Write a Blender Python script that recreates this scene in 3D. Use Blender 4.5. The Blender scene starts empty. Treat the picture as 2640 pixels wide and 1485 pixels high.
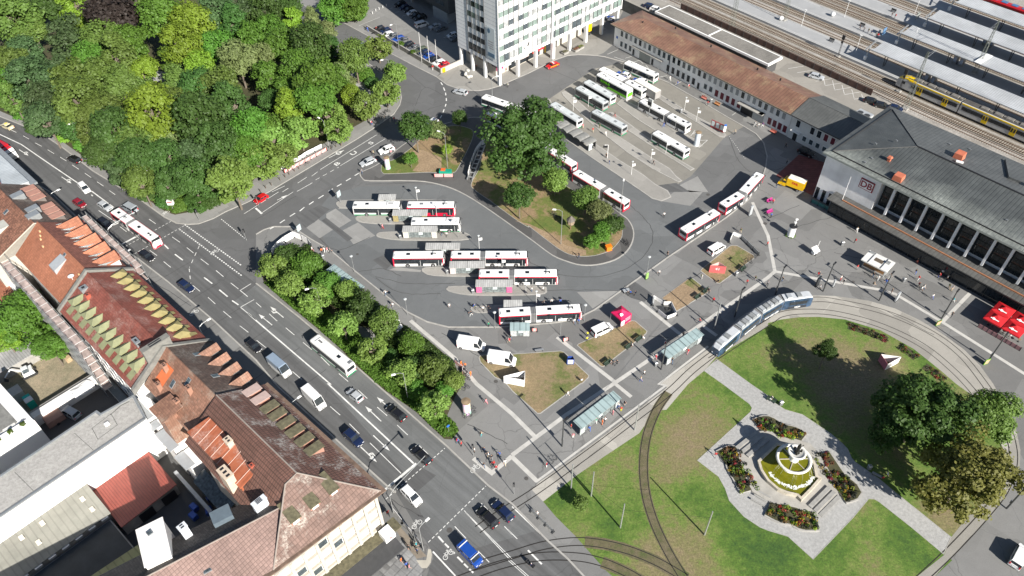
# Station square, bus station and fountain lawn: generated from a commented source by stripping blanks.
import bpy,math,random
from mathutils import Vector,Matrix,noise
random.seed(11)
rnd=random.uniform
sc=bpy.context.scene
COL=sc.collection
PI=math.pi
R=math.radians
FOC,PITCH,ROLL,HCAM=1954.457,0.7935693623,-0.0173388056,124.3528
_f=Vector((0,math.cos(PITCH),-math.sin(PITCH)))
_u0=Vector((0,math.sin(PITCH),math.cos(PITCH)))
_x=Vector((math.cos(ROLL),0,0))+math.sin(ROLL)*_u0
_u=Vector((-math.sin(ROLL),0,0))+math.cos(ROLL)*_u0
def at(px,py,z=0.0):
 d=(px-1320)/FOC*_x-(py-742.5)/FOC*_u+_f
 k=(z-HCAM)/d.z
 return Vector((d.x*k,d.y*k,z))
TS=2.92727
def tp(c,r,x,y):return(c*660+x/TS,r*495+y/TS)
def T(c,r,*v):return[tp(c,r,v[i],v[i+1])for i in range(0,len(v),2)]
def A(c,r,x,y,z=0.0):return at(*tp(c,r,x,y),z)
def G(pts,z=0.0):return[at(p[0],p[1],z)for p in pts]
def TG(c,r,*v):return G(T(c,r,*v))
def smooth(pts,n=6,closed=False):
 P=[Vector(p)for p in pts];out=[]
 N=len(P);rng=range(N if closed else N-1)
 for i in rng:
  p1,p2=P[i],P[(i+1)%N]
  p0=P[i-1]if(closed or i)else p1+(p1-p2)
  p3=P[(i+2)%N]if(closed or i+2<N)else p2+(p2-p1)
  for k in range(n):
   t=k/n
   out.append(0.5*((2*p1)+(p2-p0)*t+(2*p0-5*p1+4*p2-p3)*t*t+(3*p1-p0-3*p2+p3)*t**3))
 if not closed:out.append(P[-1])
 return out
def area(P):
 return sum(P[i][0]*P[(i+1)%len(P)][1]-P[(i+1)%len(P)][0]*P[i][1]for i in range(len(P)))/2
def ccw(P):return list(P)if area(P)>0 else list(reversed(P))
def inset(P,d):
 P=ccw(P);out=[];n=len(P)
 for i in range(n):
  a,b,c=Vector(P[i-1][:2]),Vector(P[i][:2]),Vector(P[(i+1)%n][:2])
  e1=(b-a);e2=(c-b)
  if e1.length<1e-6:e1=e2
  if e2.length<1e-6:e2=e1
  e1=e1.normalized();e2=e2.normalized()
  n1=Vector((-e1.y,e1.x));n2=Vector((-e2.y,e2.x))
  m=n1+n2
  if m.length<1e-4:m=n1
  m.normalize()
  k=d/max(.35,m.dot(n1))
  out.append(Vector((b.x+m.x*k,b.y+m.y*k,0)))
 return out
def hdg(a,b):return math.atan2(b[1]-a[1],b[0]-a[0])
class MB:
 def __init__(s):s.v=[];s.f=[];s.m=[]
 def face(s,pts,mi=0):
  b=len(s.v);s.v+=[tuple(p)for p in pts];s.f.append(tuple(range(b,b+len(pts))));s.m.append(mi);return s
 def prism(s,P,z0,z1,mi=0,mt=None,bottom=False):
  P=ccw(P);n=len(P);b=len(s.v)
  s.v+=[(p[0],p[1],z0)for p in P]+[(p[0],p[1],z1)for p in P]
  for i in range(n):
   j=(i+1)%n;s.f.append((b+i,b+j,b+n+j,b+n+i));s.m.append(mi)
  s.f.append(tuple(range(b+n,b+2*n)));s.m.append(mi if mt is None else mt)
  if bottom:s.f.append(tuple(range(b+n-1,b-1,-1)));s.m.append(mi)
  return s
 def box(s,cx,cy,cz,sx,sy,sz,rz=0,mi=0,mt=None,tx=0,ty=0):
  c,n=math.cos(rz),math.sin(rz);b=len(s.v)
  for k,(zz,ex,ey)in enumerate(((-.5,0,0),(.5,tx,ty))):
   for dx,dy in((-1,-1),(1,-1),(1,1),(-1,1)):
    x=dx*(sx/2-ex);y=dy*(sy/2-ey)
    s.v.append((cx+x*c-y*n,cy+x*n+y*c,cz+zz*sz))
  for q,f in enumerate(((0,3,2,1),(4,5,6,7),(0,1,5,4),(1,2,6,5),(2,3,7,6),(3,0,4,7))):
   s.f.append(tuple(b+i for i in f));s.m.append(mt if(q==1 and mt is not None)else mi)
  return s
 def bx(s,x0,x1,y0,y1,z0,z1,mi=0,mt=None):return s.box((x0+x1)/2,(y0+y1)/2,(z0+z1)/2,x1-x0,y1-y0,z1-z0,0,mi,mt)
 def ring(s,rings,closed=True,mi=0,cap=True):
  b=len(s.v);n=len(rings[0])
  for r in rings:s.v+=[tuple(p)for p in r]
  for k in range(len(rings)-1):
   for i in range(n if closed else n-1):
    j=(i+1)%n
    s.f.append((b+k*n+i,b+k*n+j,b+(k+1)*n+j,b+(k+1)*n+i));s.m.append(mi)
  if cap and closed:
   s.f.append(tuple(b+n-1-i for i in range(n)));s.m.append(mi)
   e=b+(len(rings)-1)*n;s.f.append(tuple(e+i for i in range(n)));s.m.append(mi)
  return s
 def tube(s,pts,r,n=6,mi=0,r1=None):
  P=[Vector(p)for p in pts];rings=[]
  for i,p in enumerate(P):
   d=(P[min(i+1,len(P)-1)]-P[max(i-1,0)]).normalized()
   a=d.cross(Vector((0,0,1))if abs(d.z)<.9 else Vector((1,0,0))).normalized();c=d.cross(a)
   rr=r if r1 is None else r+(r1-r)*i/max(1,len(P)-1)
   rings.append([p+(a*math.cos(t)+c*math.sin(t))*rr for t in[2*PI*k/n for k in range(n)]])
  return s.ring(rings,mi=mi)
 def lathe(s,prof,n=12,cx=0,cy=0,mi=0,cap=True):
  return s.ring([[(cx+r*math.cos(2*PI*k/n),cy+r*math.sin(2*PI*k/n),z)for k in range(n)]for r,z in prof],mi=mi,cap=cap)
 def disc(s,cx,cy,z,r,n=12,mi=0):return s.face([(cx+r*math.cos(2*PI*k/n),cy+r*math.sin(2*PI*k/n),z)for k in range(n)],mi)
 def ribbon(s,pts,w,z0,z1=None,mi=0,off=0.0):
  P=[Vector((p[0],p[1]))for p in pts];L=[];Rr=[]
  for i,p in enumerate(P):
   a=P[i]-P[i-1]if i else P[1]-P[0]
   b=P[i+1]-P[i]if i+1<len(P)else a
   a=a.normalized()if a.length else b.normalized();b=b.normalized()if b.length else a
   na=Vector((-a.y,a.x));m=na+Vector((-b.y,b.x))
   m=m.normalized()if m.length>1e-4 else na
   k=1/max(.4,m.dot(na))
   L.append(p+m*k*(off+w/2));Rr.append(p+m*k*(off-w/2))
  for i in range(len(P)-1):
   q=[Rr[i],Rr[i+1],L[i+1],L[i]]
   if z1 is None:s.face([(t.x,t.y,z0)for t in q],mi)
   else:
    b=len(s.v)
    s.v+=[(t.x,t.y,z0)for t in q]+[(t.x,t.y,z1)for t in q]
    fs=[(4,5,6,7),(0,1,5,4),(2,3,7,6)]
    if i==0:fs.append((3,0,4,7))
    if i==len(P)-2:fs.append((1,2,6,5))
    for f in fs:s.f.append(tuple(b+k for k in f));s.m.append(mi)
  return s
 def mesh(s,name,mats,sm=False):
  me=bpy.data.meshes.new(name);me.from_pydata(s.v,[],s.f)
  for m in(mats if isinstance(mats,(list,tuple))else[mats]):me.materials.append(m)
  me.polygons.foreach_set('material_index',s.m)
  if sm:me.polygons.foreach_set('use_smooth',[True]*len(s.f))
  me.update();return me
 def obj(s,name,mats,parent=None,sm=False,loc=None,rz=0,**tags):
  return link(name,s.mesh(name,mats,sm),parent,loc,rz,**tags)
def tag(o,label=None,cat=None,group=None,kind=None):
 if label:o['label']=label
 if cat:o['category']=cat
 if group:o['group']=group
 if kind:o['kind']=kind
 return o
def link(name,data,parent=None,loc=None,rz=0,**tags):
 o=bpy.data.objects.new(name,data);COL.objects.link(o)
 if parent:o.parent=parent
 if loc is not None:o.location=loc
 o.rotation_euler=(0,0,rz)
 return tag(o,**tags)
def empty(name,loc=(0,0,0),rz=0,**tags):
 o=link(name,None,None,loc,rz,**tags);o.empty_display_size=.5;return o
def kids(o):return[c for c in bpy.data.objects if c.parent==o]
def grow(parts,parent,over):
 for p in parts:
  nm,me=p[0],p[1]
  o=link(nm,me,parent)
  if over:
   for i,m in enumerate(me.materials):
    if m and m.name in over:
     o.material_slots[i].link='OBJECT';o.material_slots[i].material=over[m.name]
  if len(p)>2 and p[2]:grow(p[2],o,over)
def spawn(name,parts,loc,rz,label,cat,group=None,over=None,scale=None):
 t=empty(name,loc,rz,label=label,cat=cat,group=group)
 if scale:t.scale=scale if isinstance(scale,tuple)else(scale,)*3
 grow(parts,t,over);return t
def struct(name,mb,mats,**k):return mb.obj(name,mats,kind='structure',**k)
def text_mesh(txt,size,mat,ext=.01,align='CENTER',bold=0.0):
 c=bpy.data.curves.new('lettering','FONT');c.body=txt;c.size=size;c.extrude=ext;c.align_x=align;c.align_y='CENTER';c.offset=bold
 o=bpy.data.objects.new('lettering',c);COL.objects.link(o)
 dg=bpy.context.evaluated_depsgraph_get();me=bpy.data.meshes.new_from_object(o.evaluated_get(dg))
 bpy.data.objects.remove(o);me.materials.clear();me.materials.append(mat);return me
def put_text(txt,size,mat,M,parent=None,name='lettering',ext=.01,bold=0.0):
 o=link(name,text_mesh(txt,size,mat,ext,bold=bold),parent);o.matrix_local=M;return o
def frame_m(o,ex,ey):
 ex=Vector(ex).normalized();ey=Vector(ey).normalized();ez=ex.cross(ey)
 return Matrix(((ex.x,ey.x,ez.x,o[0]),(ex.y,ey.y,ez.y,o[1]),(ex.z,ey.z,ez.z,o[2]),(0,0,0,1)))
EXPO=1.0
def nt(name):
 m=bpy.data.materials.new(name);m.use_nodes=True
 t=m.node_tree;b=t.nodes['Principled BSDF'];return m,t,b
def N(t,typ,**k):
 n=t.nodes.new(typ)
 for a,v in k.items():
  if a in n.inputs.keys():n.inputs[a].default_value=v
  else:setattr(n,a,v)
 return n
def LK(t,a,b):t.links.new(a,b)
def c4(c):return(c[0],c[1],c[2],1)
def sh(c,k):return tuple(min(1,x*k)for x in c)
def noise_n(t,vec,scale,detail=4,rough=.6,dist=0):
 n=N(t,'ShaderNodeTexNoise');n.inputs['Scale'].default_value=scale;n.inputs['Detail'].default_value=detail
 n.inputs['Roughness'].default_value=rough;n.inputs['Distortion'].default_value=dist;LK(t,vec,n.inputs['Vector']);return n.outputs['Fac']
def ramp(t,fac,stops):
 r=N(t,'ShaderNodeValToRGB');e=r.color_ramp.elements
 while len(e)<len(stops):e.new(.5)
 for i,(p,c)in enumerate(stops):e[i].position=p;e[i].color=c4(c)if hasattr(c,'__len__')else(c,c,c,1)
 LK(t,fac,r.inputs['Fac']);return r.outputs['Color']
def mix(t,fac,a,b,typ='MIX'):
 n=N(t,'ShaderNodeMixRGB',blend_type=typ)
 if isinstance(fac,(int,float)):n.inputs[0].default_value=fac
 else:LK(t,fac,n.inputs[0])
 for i,x in((1,a),(2,b)):
  if isinstance(x,tuple):n.inputs[i].default_value=c4(x)
  else:LK(t,x,n.inputs[i])
 return n.outputs[0]
def math_n(t,op,a,b=0.0):
 n=N(t,'ShaderNodeMath',operation=op)
 for i,x in((0,a),(1,b)):
  if isinstance(x,(int,float)):n.inputs[i].default_value=x
  else:LK(t,x,n.inputs[i])
 return n.outputs[0]
def coords(t,world=True):
 if world:return N(t,'ShaderNodeNewGeometry').outputs['Position']
 return N(t,'ShaderNodeTexCoord').outputs['Object']
def bump(t,b,h,s,d=.05):
 n=N(t,'ShaderNodeBump');n.inputs['Strength'].default_value=s;n.inputs['Distance'].default_value=d
 LK(t,h,n.inputs['Height']);LK(t,n.outputs[0],b.inputs['Normal'])
_mc={}
def M(name,col,rough=.6,metal=0.,var=.12,scl=1.2,spec=.5,bmp=0,world=False):
 if name in _mc:return _mc[name]
 m,t,b=nt(name);b.inputs['Roughness'].default_value=rough;b.inputs['Metallic'].default_value=metal
 b.inputs['Specular IOR Level'].default_value=spec
 if var:
  v=coords(t,world);n1=noise_n(t,v,scl,5,.65)
  c=ramp(t,n1,[(.28,sh(col,1-var)),(.72,sh(col,1+var))])
  LK(t,c,b.inputs['Base Color'])
  if bmp:bump(t,b,n1,bmp)
 else:b.inputs['Base Color'].default_value=c4(col)
 _mc[name]=m;return m
def paint(name,col,rough=.28):
 if name in _mc:return _mc[name]
 m,t,b=nt(name);v=coords(t,False)
 c=ramp(t,noise_n(t,v,1.1,6,.7),[(.25,sh(col,.86)),(.75,sh(col,1.06))])
 LK(t,c,b.inputs['Base Color']);b.inputs['Roughness'].default_value=rough
 b.inputs['Coat Weight'].default_value=.5;b.inputs['Coat Roughness'].default_value=.08
 _mc[name]=m;return m
def glass(name,col=(.012,.015,.018),rough=.08):
 if name in _mc:return _mc[name]
 m,t,b=nt(name);v=coords(t,False)
 c=ramp(t,noise_n(t,v,1.7,3),[(.35,col),(.65,sh(col,2.2)),(.8,sh(col,4))])
 LK(t,c,b.inputs['Base Color']);b.inputs['Roughness'].default_value=rough;b.inputs['Specular IOR Level'].default_value=.6
 _mc[name]=m;return m
def asphalt(name,col,cracks=.5,patches=.25,stain=.3,seed=0,lanes=None):
 m,t,b=nt(name);P=coords(t);mp=N(t,'ShaderNodeMapping');LK(t,P,mp.inputs[0]);mp.inputs['Location'].default_value=(seed*13.7,seed*7.1,0);P=mp.outputs[0]
 big=noise_n(t,P,.045,5,.6);mid=noise_n(t,P,.35,6,.7);fine=noise_n(t,P,5,4,.8)
 c=ramp(t,big,[(.3,sh(col,1-stain*.55)),(.7,sh(col,1+stain*.45))])
 c=mix(t,.55,c,ramp(t,mid,[(.3,sh(col,.82)),(.7,sh(col,1.16))]))
 c=mix(t,.3,c,ramp(t,fine,[(.3,sh(col,.7)),(.7,sh(col,1.3))]))
 dw=N(t,'ShaderNodeVectorMath',operation='ADD');nz=N(t,'ShaderNodeTexNoise');nz.inputs['Scale'].default_value=.5;LK(t,P,nz.inputs['Vector']);LK(t,P,dw.inputs[0])
 sc_=N(t,'ShaderNodeVectorMath',operation='SCALE');LK(t,nz.outputs['Color'],sc_.inputs[0]);sc_.inputs['Scale'].default_value=1.5;LK(t,sc_.outputs[0],dw.inputs[1])
 if patches:
  vo=N(t,'ShaderNodeTexVoronoi',distance='CHEBYCHEV');vo.inputs['Scale'].default_value=.11;rot=N(t,'ShaderNodeMapping');rot.inputs['Rotation'].default_value=(0,0,R(43));LK(t,P,rot.inputs[0]);LK(t,rot.outputs[0],vo.inputs['Vector'])
  sp=N(t,'ShaderNodeSeparateColor');LK(t,vo.outputs['Color'],sp.inputs[0])
  c=mix(t,1,c,ramp(t,sp.outputs[0],[(.1,1-patches),(.45,1.),(.62,1.),(.95,1+patches)]),'MULTIPLY')
 if cracks:
  ve=N(t,'ShaderNodeTexVoronoi',feature='DISTANCE_TO_EDGE');ve.inputs['Scale'].default_value=.1;LK(t,dw.outputs[0],ve.inputs['Vector'])
  k=ramp(t,ve.outputs['Distance'],[(.0,1),(.012,.0)]);bw=math_n(t,'MULTIPLY',k,ramp(t,big,[(.42,0.),(.6,cracks)]))
  c=mix(t,bw,c,sh(col,.35))
 sp2=ramp(t,noise_n(t,P,1.3,2,.5),[(.68,0.),(.76,.45)])
 c=mix(t,sp2,c,sh(col,.72))
 if lanes is not None:
  ml=N(t,'ShaderNodeMapping');ml.inputs['Rotation'].default_value=(0,0,-lanes);LK(t,coords(t),ml.inputs[0]);m2=N(t,'ShaderNodeMapping');m2.inputs['Scale'].default_value=(.03,1.,1);LK(t,ml.outputs[0],m2.inputs[0])
  c=mix(t,1,c,ramp(t,noise_n(t,m2.outputs[0],.75,3,.6),[(.3,.78),(.7,1.25)]),'MULTIPLY')
 LK(t,c,b.inputs['Base Color']);b.inputs['Roughness'].default_value=.85;bump(t,b,fine,.25,.02)
 _mc[name]=m;return m
def rowtile(name,c1,c2,px,py,line=.12,var=.25,rough=.75,lichen=None,blotch=.18,eave=None,ang=0):
 """roof covering in object coordinates: courses every py across y, joints every px along x"""
 m,t,b=nt(name);P=coords(t,False)
 if ang:
  mp=N(t,'ShaderNodeMapping');mp.inputs['Rotation'].default_value=(0,0,ang);LK(t,P,mp.inputs[0]);P=mp.outputs[0]
 sx=N(t,'ShaderNodeSeparateXYZ');LK(t,P,sx.inputs[0])
 base=ramp(t,noise_n(t,P,.5,6,.75),[(.3,c1),(.7,c2)])
 wn=N(t,'ShaderNodeTexWhiteNoise',noise_dimensions='2D');cv=N(t,'ShaderNodeCombineXYZ')
 LK(t,math_n(t,'FLOOR',math_n(t,'DIVIDE',sx.outputs[0],px or 1.)),cv.inputs[0]);LK(t,math_n(t,'FLOOR',math_n(t,'DIVIDE',sx.outputs[1],py or 1.)),cv.inputs[1]);LK(t,cv.outputs[0],wn.inputs['Vector'])
 base=mix(t,1,base,ramp(t,wn.outputs['Value'],[(0,1-var),(1,1+var)]),'MULTIPLY')
 h=None
 for k,per in((0,px),(1,py)):
  if not per:continue
  fr=math_n(t,'FRACT',math_n(t,'DIVIDE',sx.outputs[k],per))
  g=ramp(t,fr,[(0,.0),(.1,1.),(.8,1.),(1,.0)])
  base=mix(t,math_n(t,'MULTIPLY',math_n(t,'SUBTRACT',1.,g),line),base,sh(c1,.3))
  h=g if h is None else mix(t,1,h,g,'MULTIPLY')
 if lichen:
  nz=noise_n(t,P,.22,6,.7);n2=noise_n(t,P,3.5,3,.7)
  k=math_n(t,'MULTIPLY',ramp(t,nz,[(.5,0.),(.62,1.)]),ramp(t,n2,[(.4,.1),(.6,.9)]))
  base=mix(t,k,base,lichen)
 if eave:
  mr=N(t,'ShaderNodeMapRange');LK(t,math_n(t,'ADD',sx.outputs[1],math_n(t,'MULTIPLY',math_n(t,'SUBTRACT',noise_n(t,P,.12,5,.7),.5),16.)),mr.inputs[0]);mr.inputs[1].default_value=eave[0][1];mr.inputs[2].default_value=eave[0][0]
  base=mix(t,math_n(t,'MULTIPLY',mr.outputs[0],ramp(t,noise_n(t,P,1.4,4,.7),[(.35,.35),(.65,.9)])),base,eave[1])
 if blotch:base=mix(t,1,base,ramp(t,noise_n(t,P,.13,4,.6),[(.3,1-blotch),(.7,1+blotch)]),'MULTIPLY')
 LK(t,base,b.inputs['Base Color']);b.inputs['Roughness'].default_value=rough
 if h is not None:bump(t,b,h,.6,.06)
 _mc[name]=m;return m
def leaf(name,c,var=.35):
 m,t,b=nt(name);P=coords(t,False);oi=N(t,'ShaderNodeObjectInfo')
 n1=noise_n(t,P,.55,3,.6);n2=noise_n(t,P,3.3,3,.7)
 col=ramp(t,n1,[(.32,sh(c,1-var)),(.55,c),(.75,sh((c[0]*1.08,c[1]*1.05,c[2]),1+var))])
 col=mix(t,.5,col,ramp(t,n2,[(.3,sh(c,.7)),(.7,sh(c,1.35))]))
 hs=N(t,'ShaderNodeHueSaturation');LK(t,col,hs.inputs['Color'])
 LK(t,math_n(t,'ADD',math_n(t,'MULTIPLY',oi.outputs['Random'],.035),.4825),hs.inputs['Hue'])
 LK(t,math_n(t,'ADD',math_n(t,'MULTIPLY',oi.outputs['Random'],.5),.78),hs.inputs['Value'])
 LK(t,hs.outputs[0],b.inputs['Base Color']);b.inputs['Roughness'].default_value=.55;b.inputs['Specular IOR Level'].default_value=.25
 tr=N(t,'ShaderNodeBsdfTranslucent');LK(t,mix(t,1,hs.outputs[0],(1.3,1.5,.5),'MULTIPLY'),tr.inputs['Color'])
 ms=N(t,'ShaderNodeMixShader');ms.inputs[0].default_value=.28;LK(t,b.outputs[0],ms.inputs[1]);LK(t,tr.outputs[0],ms.inputs[2])
 LK(t,ms.outputs[0],t.nodes['Material Output'].inputs['Surface']);_mc[name]=m;return m
def ground_mix(name,cols,s=.09,s2=.8,fine=6.,rough=.9,worn=(),fc=.5):
 """patchy natural ground: cols = [(pos, colour) ...] over low noise, broken up by a finer one"""
 m,t,b=nt(name);P=coords(t)
 n=math_n(t,'ADD',math_n(t,'MULTIPLY',noise_n(t,P,s,4,.55,.4),.62),math_n(t,'MULTIPLY',noise_n(t,P,s2,5,.7),.38))
 for w in worn:
  vm=N(t,'ShaderNodeVectorMath',operation='DISTANCE');LK(t,P,vm.inputs[0]);vm.inputs[1].default_value=(w.x,w.y,0);mr=N(t,'ShaderNodeMapRange');LK(t,vm.outputs['Value'],mr.inputs[0]);mr.inputs[1].default_value=w.z*1.5;mr.inputs[2].default_value=0;n=math_n(t,'ADD',n,math_n(t,'MULTIPLY',mr.outputs[0],.11))
 c=ramp(t,n,cols);f=noise_n(t,P,fine,4,.8)
 c=mix(t,1,c,ramp(t,f,[(.25,1-fc),(.75,1+fc)]),'MULTIPLY')
 c=mix(t,1,c,ramp(t,noise_n(t,P,1.9,4,.75),[(.3,.78),(.7,1.22)]),'MULTIPLY')
 LK(t,c,b.inputs['Base Color']);b.inputs['Roughness'].default_value=rough;bump(t,b,f,.5,.05);_mc[name]=m;return m
WHITE=M('white_paint',(.75,.75,.74),.5,var=.08)
LINE=M('road_marking_white',(.62,.62,.60),.7,var=.25,scl=.9,world=True)
STONE=M('light_kerb_stone',(.32,.31,.29),.85,var=.18,scl=.6,world=True)
KERB=M('grey_kerb_stone',(.30,.29,.27),.85,var=.2,scl=.6,world=True)
BLK=M('black_plastic',(.018,.018,.02),.5,var=.2)
DGREY=M('dark_grey_metal',(.06,.062,.065),.45,.3)
MGREY=M('grey_metal',(.26,.27,.28),.45,.5)
LGREY=M('galvanised_steel',(.45,.46,.46),.4,.6,var=.15)
GLS=glass('dark_glass')
RUB=M('tyre_rubber',(.02,.02,.021),.8)
RIM=M('wheel_rim_metal',(.42,.42,.43),.35,.7)
REDL=M('red_lamp_glass',(.45,.01,.015),.25,var=0)
HEADL=M('headlamp_glass',(.7,.72,.74),.12,var=0)
CONC=M('weathered_concrete',(.30,.29,.27),.9,var=.25,scl=.7,bmp=.2)
def Z(ox,oy,s,*v):return[(ox+v[i]/s,oy+v[i+1]/s)for i in range(0,len(v),2)]
A_BASE=asphalt('mid_grey_asphalt',(.125,.126,.126),.6,.14,.25,1)
A_MAIN=asphalt('dark_road_asphalt',(.09,.091,.092),.35,.08,.25,2,R(136.9))
A_LITE=asphalt('newer_lane_asphalt',(.118,.122,.123),.3,.06,.2,3,R(136.9))
A_SIDE=asphalt('side_street_asphalt',(.108,.109,.110),.5,.08,.22,4)
A_LOOP=asphalt('bus_loop_asphalt',(.122,.128,.131),.35,.08,.2,5)
A_PLAZA=asphalt('square_asphalt',(.168,.167,.163),.6,.16,.22,6)
A_PAVE=asphalt('pavement_asphalt',(.22,.217,.21),.4,.12,.2,7)
A_DARKP=asphalt('dark_path_asphalt',(.09,.088,.086),.3,.2,.5,8)
A_SLAB=asphalt('bus_bay_concrete',(.205,.195,.172),.3,.1,.35,9)
A_ISL=asphalt('bus_platform_concrete',(.27,.26,.24),.2,.1,.2,10)
A_FORE=asphalt('forecourt_paving',(.24,.232,.215),.3,.2,.25,11)
A_PATCH=asphalt('light_concrete_patch',(.23,.228,.22),.2,.1,.2,12)
A_DPATCH=asphalt('dark_tar_patch',(.055,.055,.056),.1,.1,.2,13)
TRACKBED=asphalt('tram_bed_concrete',(.31,.295,.265),.2,.2,.35,14)
GRAVEL=ground_mix('pale_gravel_path',[(.3,(.29,.288,.28)),(.7,(.35,.348,.34))],.1,1.,12,fc=.12)
LAWN=ground_mix('patchy_lawn',[(.36,(.03,.075,.01)),(.46,(.065,.125,.014)),(.54,(.11,.16,.03)),(.62,(.15,.145,.055)),(.74,(.19,.15,.085))],.06,.7,3.2,worn=[A(2,2,*q)+Vector((0,0,w))for*q,w in((830,530,6.5),(1200,380,5),(1420,470,7),(1450,240,5),(1170,600,4),(1450,1130,2.5),(1330,1230,6),(1500,1350,6),(1100,1300,4),(520,1110,4))]+[A(3,1,*q)+Vector((0,0,w))for*q,w in((300,1120,8),(650,1180,7),(800,1330,8),(430,1340,7))]+[A(3,2,*q)+Vector((0,0,w))for*q,w in((560,120,8),(800,280,7),(950,520,6),(1400,1030,5.5),(1250,960,3),(40,60,2.5))])
DRYG=ground_mix('dry_worn_grass',[(.3,(.06,.10,.018)),(.42,(.13,.135,.045)),(.5,(.2,.155,.085)),(.72,(.27,.19,.11))],.16,.9,8)
ISLG=ground_mix('island_grass',[(.3,(.06,.115,.015)),(.47,(.115,.13,.03)),(.55,(.22,.155,.085)),(.75,(.28,.19,.11))],.085,.6,8)
SOIL=ground_mix('bare_brown_soil',[(.3,(.2,.14,.085)),(.7,(.31,.225,.14))],.2,1.,8)
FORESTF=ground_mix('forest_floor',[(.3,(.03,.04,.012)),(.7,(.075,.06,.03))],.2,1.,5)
BALLAST=ground_mix('track_ballast',[(.3,(.2,.18,.155)),(.55,(.3,.28,.255)),(.7,(.36,.345,.32))],.12,1.2,14)
_lay={}
def sheet(name,P,z,mat,tagk=True):
 mb=MB();mb.face([(p[0],p[1],z)for p in ccw(P)]);return struct(name,mb,mat)
def kerb_line(mb,P,w=.32,h=.12,closed=False,off=0):
 P=[Vector((p[0],p[1]))for p in P]
 if closed:P=P+[P[0]]
 mb.ribbon(P,w,0,h,off=off)
def island(name,P,top,h=.12,kerb=STONE,kw=.3):
 P=ccw(P);mb=MB();n=len(P);Q=inset(P,kw)
 for i in range(n):
  j=(i+1)%n
  mb.face([(P[i][0],P[i][1],0),(P[j][0],P[j][1],0),(P[j][0],P[j][1],h),(P[i][0],P[i][1],h)],1)
  mb.face([(P[i][0],P[i][1],h),(P[j][0],P[j][1],h),(Q[j][0],Q[j][1],h),(Q[i][0],Q[i][1],h)],1)
 mb.face([(q[0],q[1],h)for q in Q],0)
 return struct(name,mb,[top,kerb])
g=MB();g.face([(-520,-60,0),(520,-60,0),(520,900,0),(-520,900,0)]);struct('ground',g,A_BASE)
NE=G(T(0,0,-500,690,-200,790,0,880,300,1000,480,1120,700,1290,960,1449)+T(0,1,1060,60,1240,190,1330,235))
NE2=G(T(1,1,0,690,330,950,600,1180,905,1449)+T(1,2,1440,470,1750,765,1932,905)+T(2,2,265,1180,420,1320,540,1449,760,1680))
SWk=G([(-200,400),(30,440),(130,495)]+T(0,1,690,300,1030,495,1270,680,1600,960,1932,1270)+T(1,2,165,20,1000,780)+[(1020,1270)])
SWk2=G([(1109,1414),(1116,1425),(1117,1440),(1108,1460),(1090,1520)])
sheet('main_road',NE+NE2+[at(1500,1600)]+list(reversed(SWk+SWk2)),.004,A_MAIN)
sheet('newer_lanes',G(T(1,1,-170,830,0,700,330,960,600,1190,905,1449)+T(1,2,1440,475,1750,770,1932,910)+T(2,2,180,1110)+T(1,2,1480,1290,1270,1050,1160,720,545,20)+T(1,1,0,985)),.008,A_LITE)
sheet('dark_junction_patch',TG(1,2,1000,780,1195,600,1360,690,1190,835,1090,800),.012,A_MAIN)
sideL=G(T(0,1,1330,235,1420,245,1500,240,1610,200,1700,150,1860,80)+T(1,0,95,1449,560,1170,760,1050,900,960,1000,890,1040,860,1085,790,1097,740,1085,660,1030,600,640,345,590,310,330,160,0,-60))
sideR=G(T(1,0,150,-70,330,30,620,150,850,275,1000,395,1200,500,1360,580,1440,640,1520,668,1600,682,1680,685,1760,672,1840,648,1932,607)+T(2,0,120,555,230,500,330,450,420,420,500,413,560,415,640,420,700,430,850,470,1100,590))
sheet('side_street',sideL+sideR+G(T(2,0,620,520,290,740,265,760,0,900)+T(1,0,1640,1000,780,1310)+T(1,1,560,290,270,262,130,262,0,330))+[at(660,730)],.006,A_SIDE)
loop=G(T(1,1,560,20,780,-40,1530,-60,1932,200)+T(2,1,300,440,650,500,880,330,800,140)+T(2,0,560,1449,0,1080,150,1000,400,1040,700,1240,1160,1449)+T(2,1,1450,150,1390,350,1180,490,900,690,620,890,480,960,340,985,0,1015)+T(1,1,1800,1020,1450,1020,1290,980,1140,905,1000,800,750,600,560,440,420,200))
sheet('bus_loop',loop,.008,A_LOOP)
sheet('bus_bays',TG(2,0,290,740,620,520,850,470,1110,590,1750,955,1600,1040,1350,1330,1160,1449,400,1040,270,780),.010,A_SLAB)
for k,q in enumerate([T(1,1,530,165,600,125,720,215,625,272,530,210),T(1,1,655,290,770,230,900,330,735,395),T(1,1,380,270,470,205,580,285,480,350),T(1,1,1000,590,1060,565,1250,590,1240,605),T(2,1,490,755,820,745,610,880),T(2,1,1130,70,1250,-20,1440,0,1345,105),T(2,0,1260,1400,1400,1330,1480,1449,1330,1449),T(2,0,700,600,900,640,1100,760,1000,790)]):
 sheet('concrete_patch',G(q),.014,A_PATCH)
for q in[T(1,1,495,215,530,195,730,350,690,375),T(1,1,300,180,480,100,560,130,440,230,370,270),T(2,1,810,745,920,670,1060,770,1000,830,900,800),T(2,0,1090,1400,1240,1380,1340,1449,1150,1449),T(1,1,880,515,960,475,1030,540,980,590),T(2,2,40,-20,60,-20,300,130,280,140)]:
 sheet('tar_patch',G(q),.016,A_MAIN)
plz=G(T(1,1,0,320,60,285,130,262,270,262,420,360,560,440,750,600,1000,800,1140,905,1290,980,1450,1020,1800,1020)+T(2,1,0,1015,340,985,480,960,620,890,900,690,1180,490,1390,350,1620,190,1760,80,1800,40,1820,-20)+T(2,0,1890,1340,1915,1260,1925,1180,1900,1080,1840,1010,1750,955,1600,870,1400,750,1180,625,1100,590))
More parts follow.
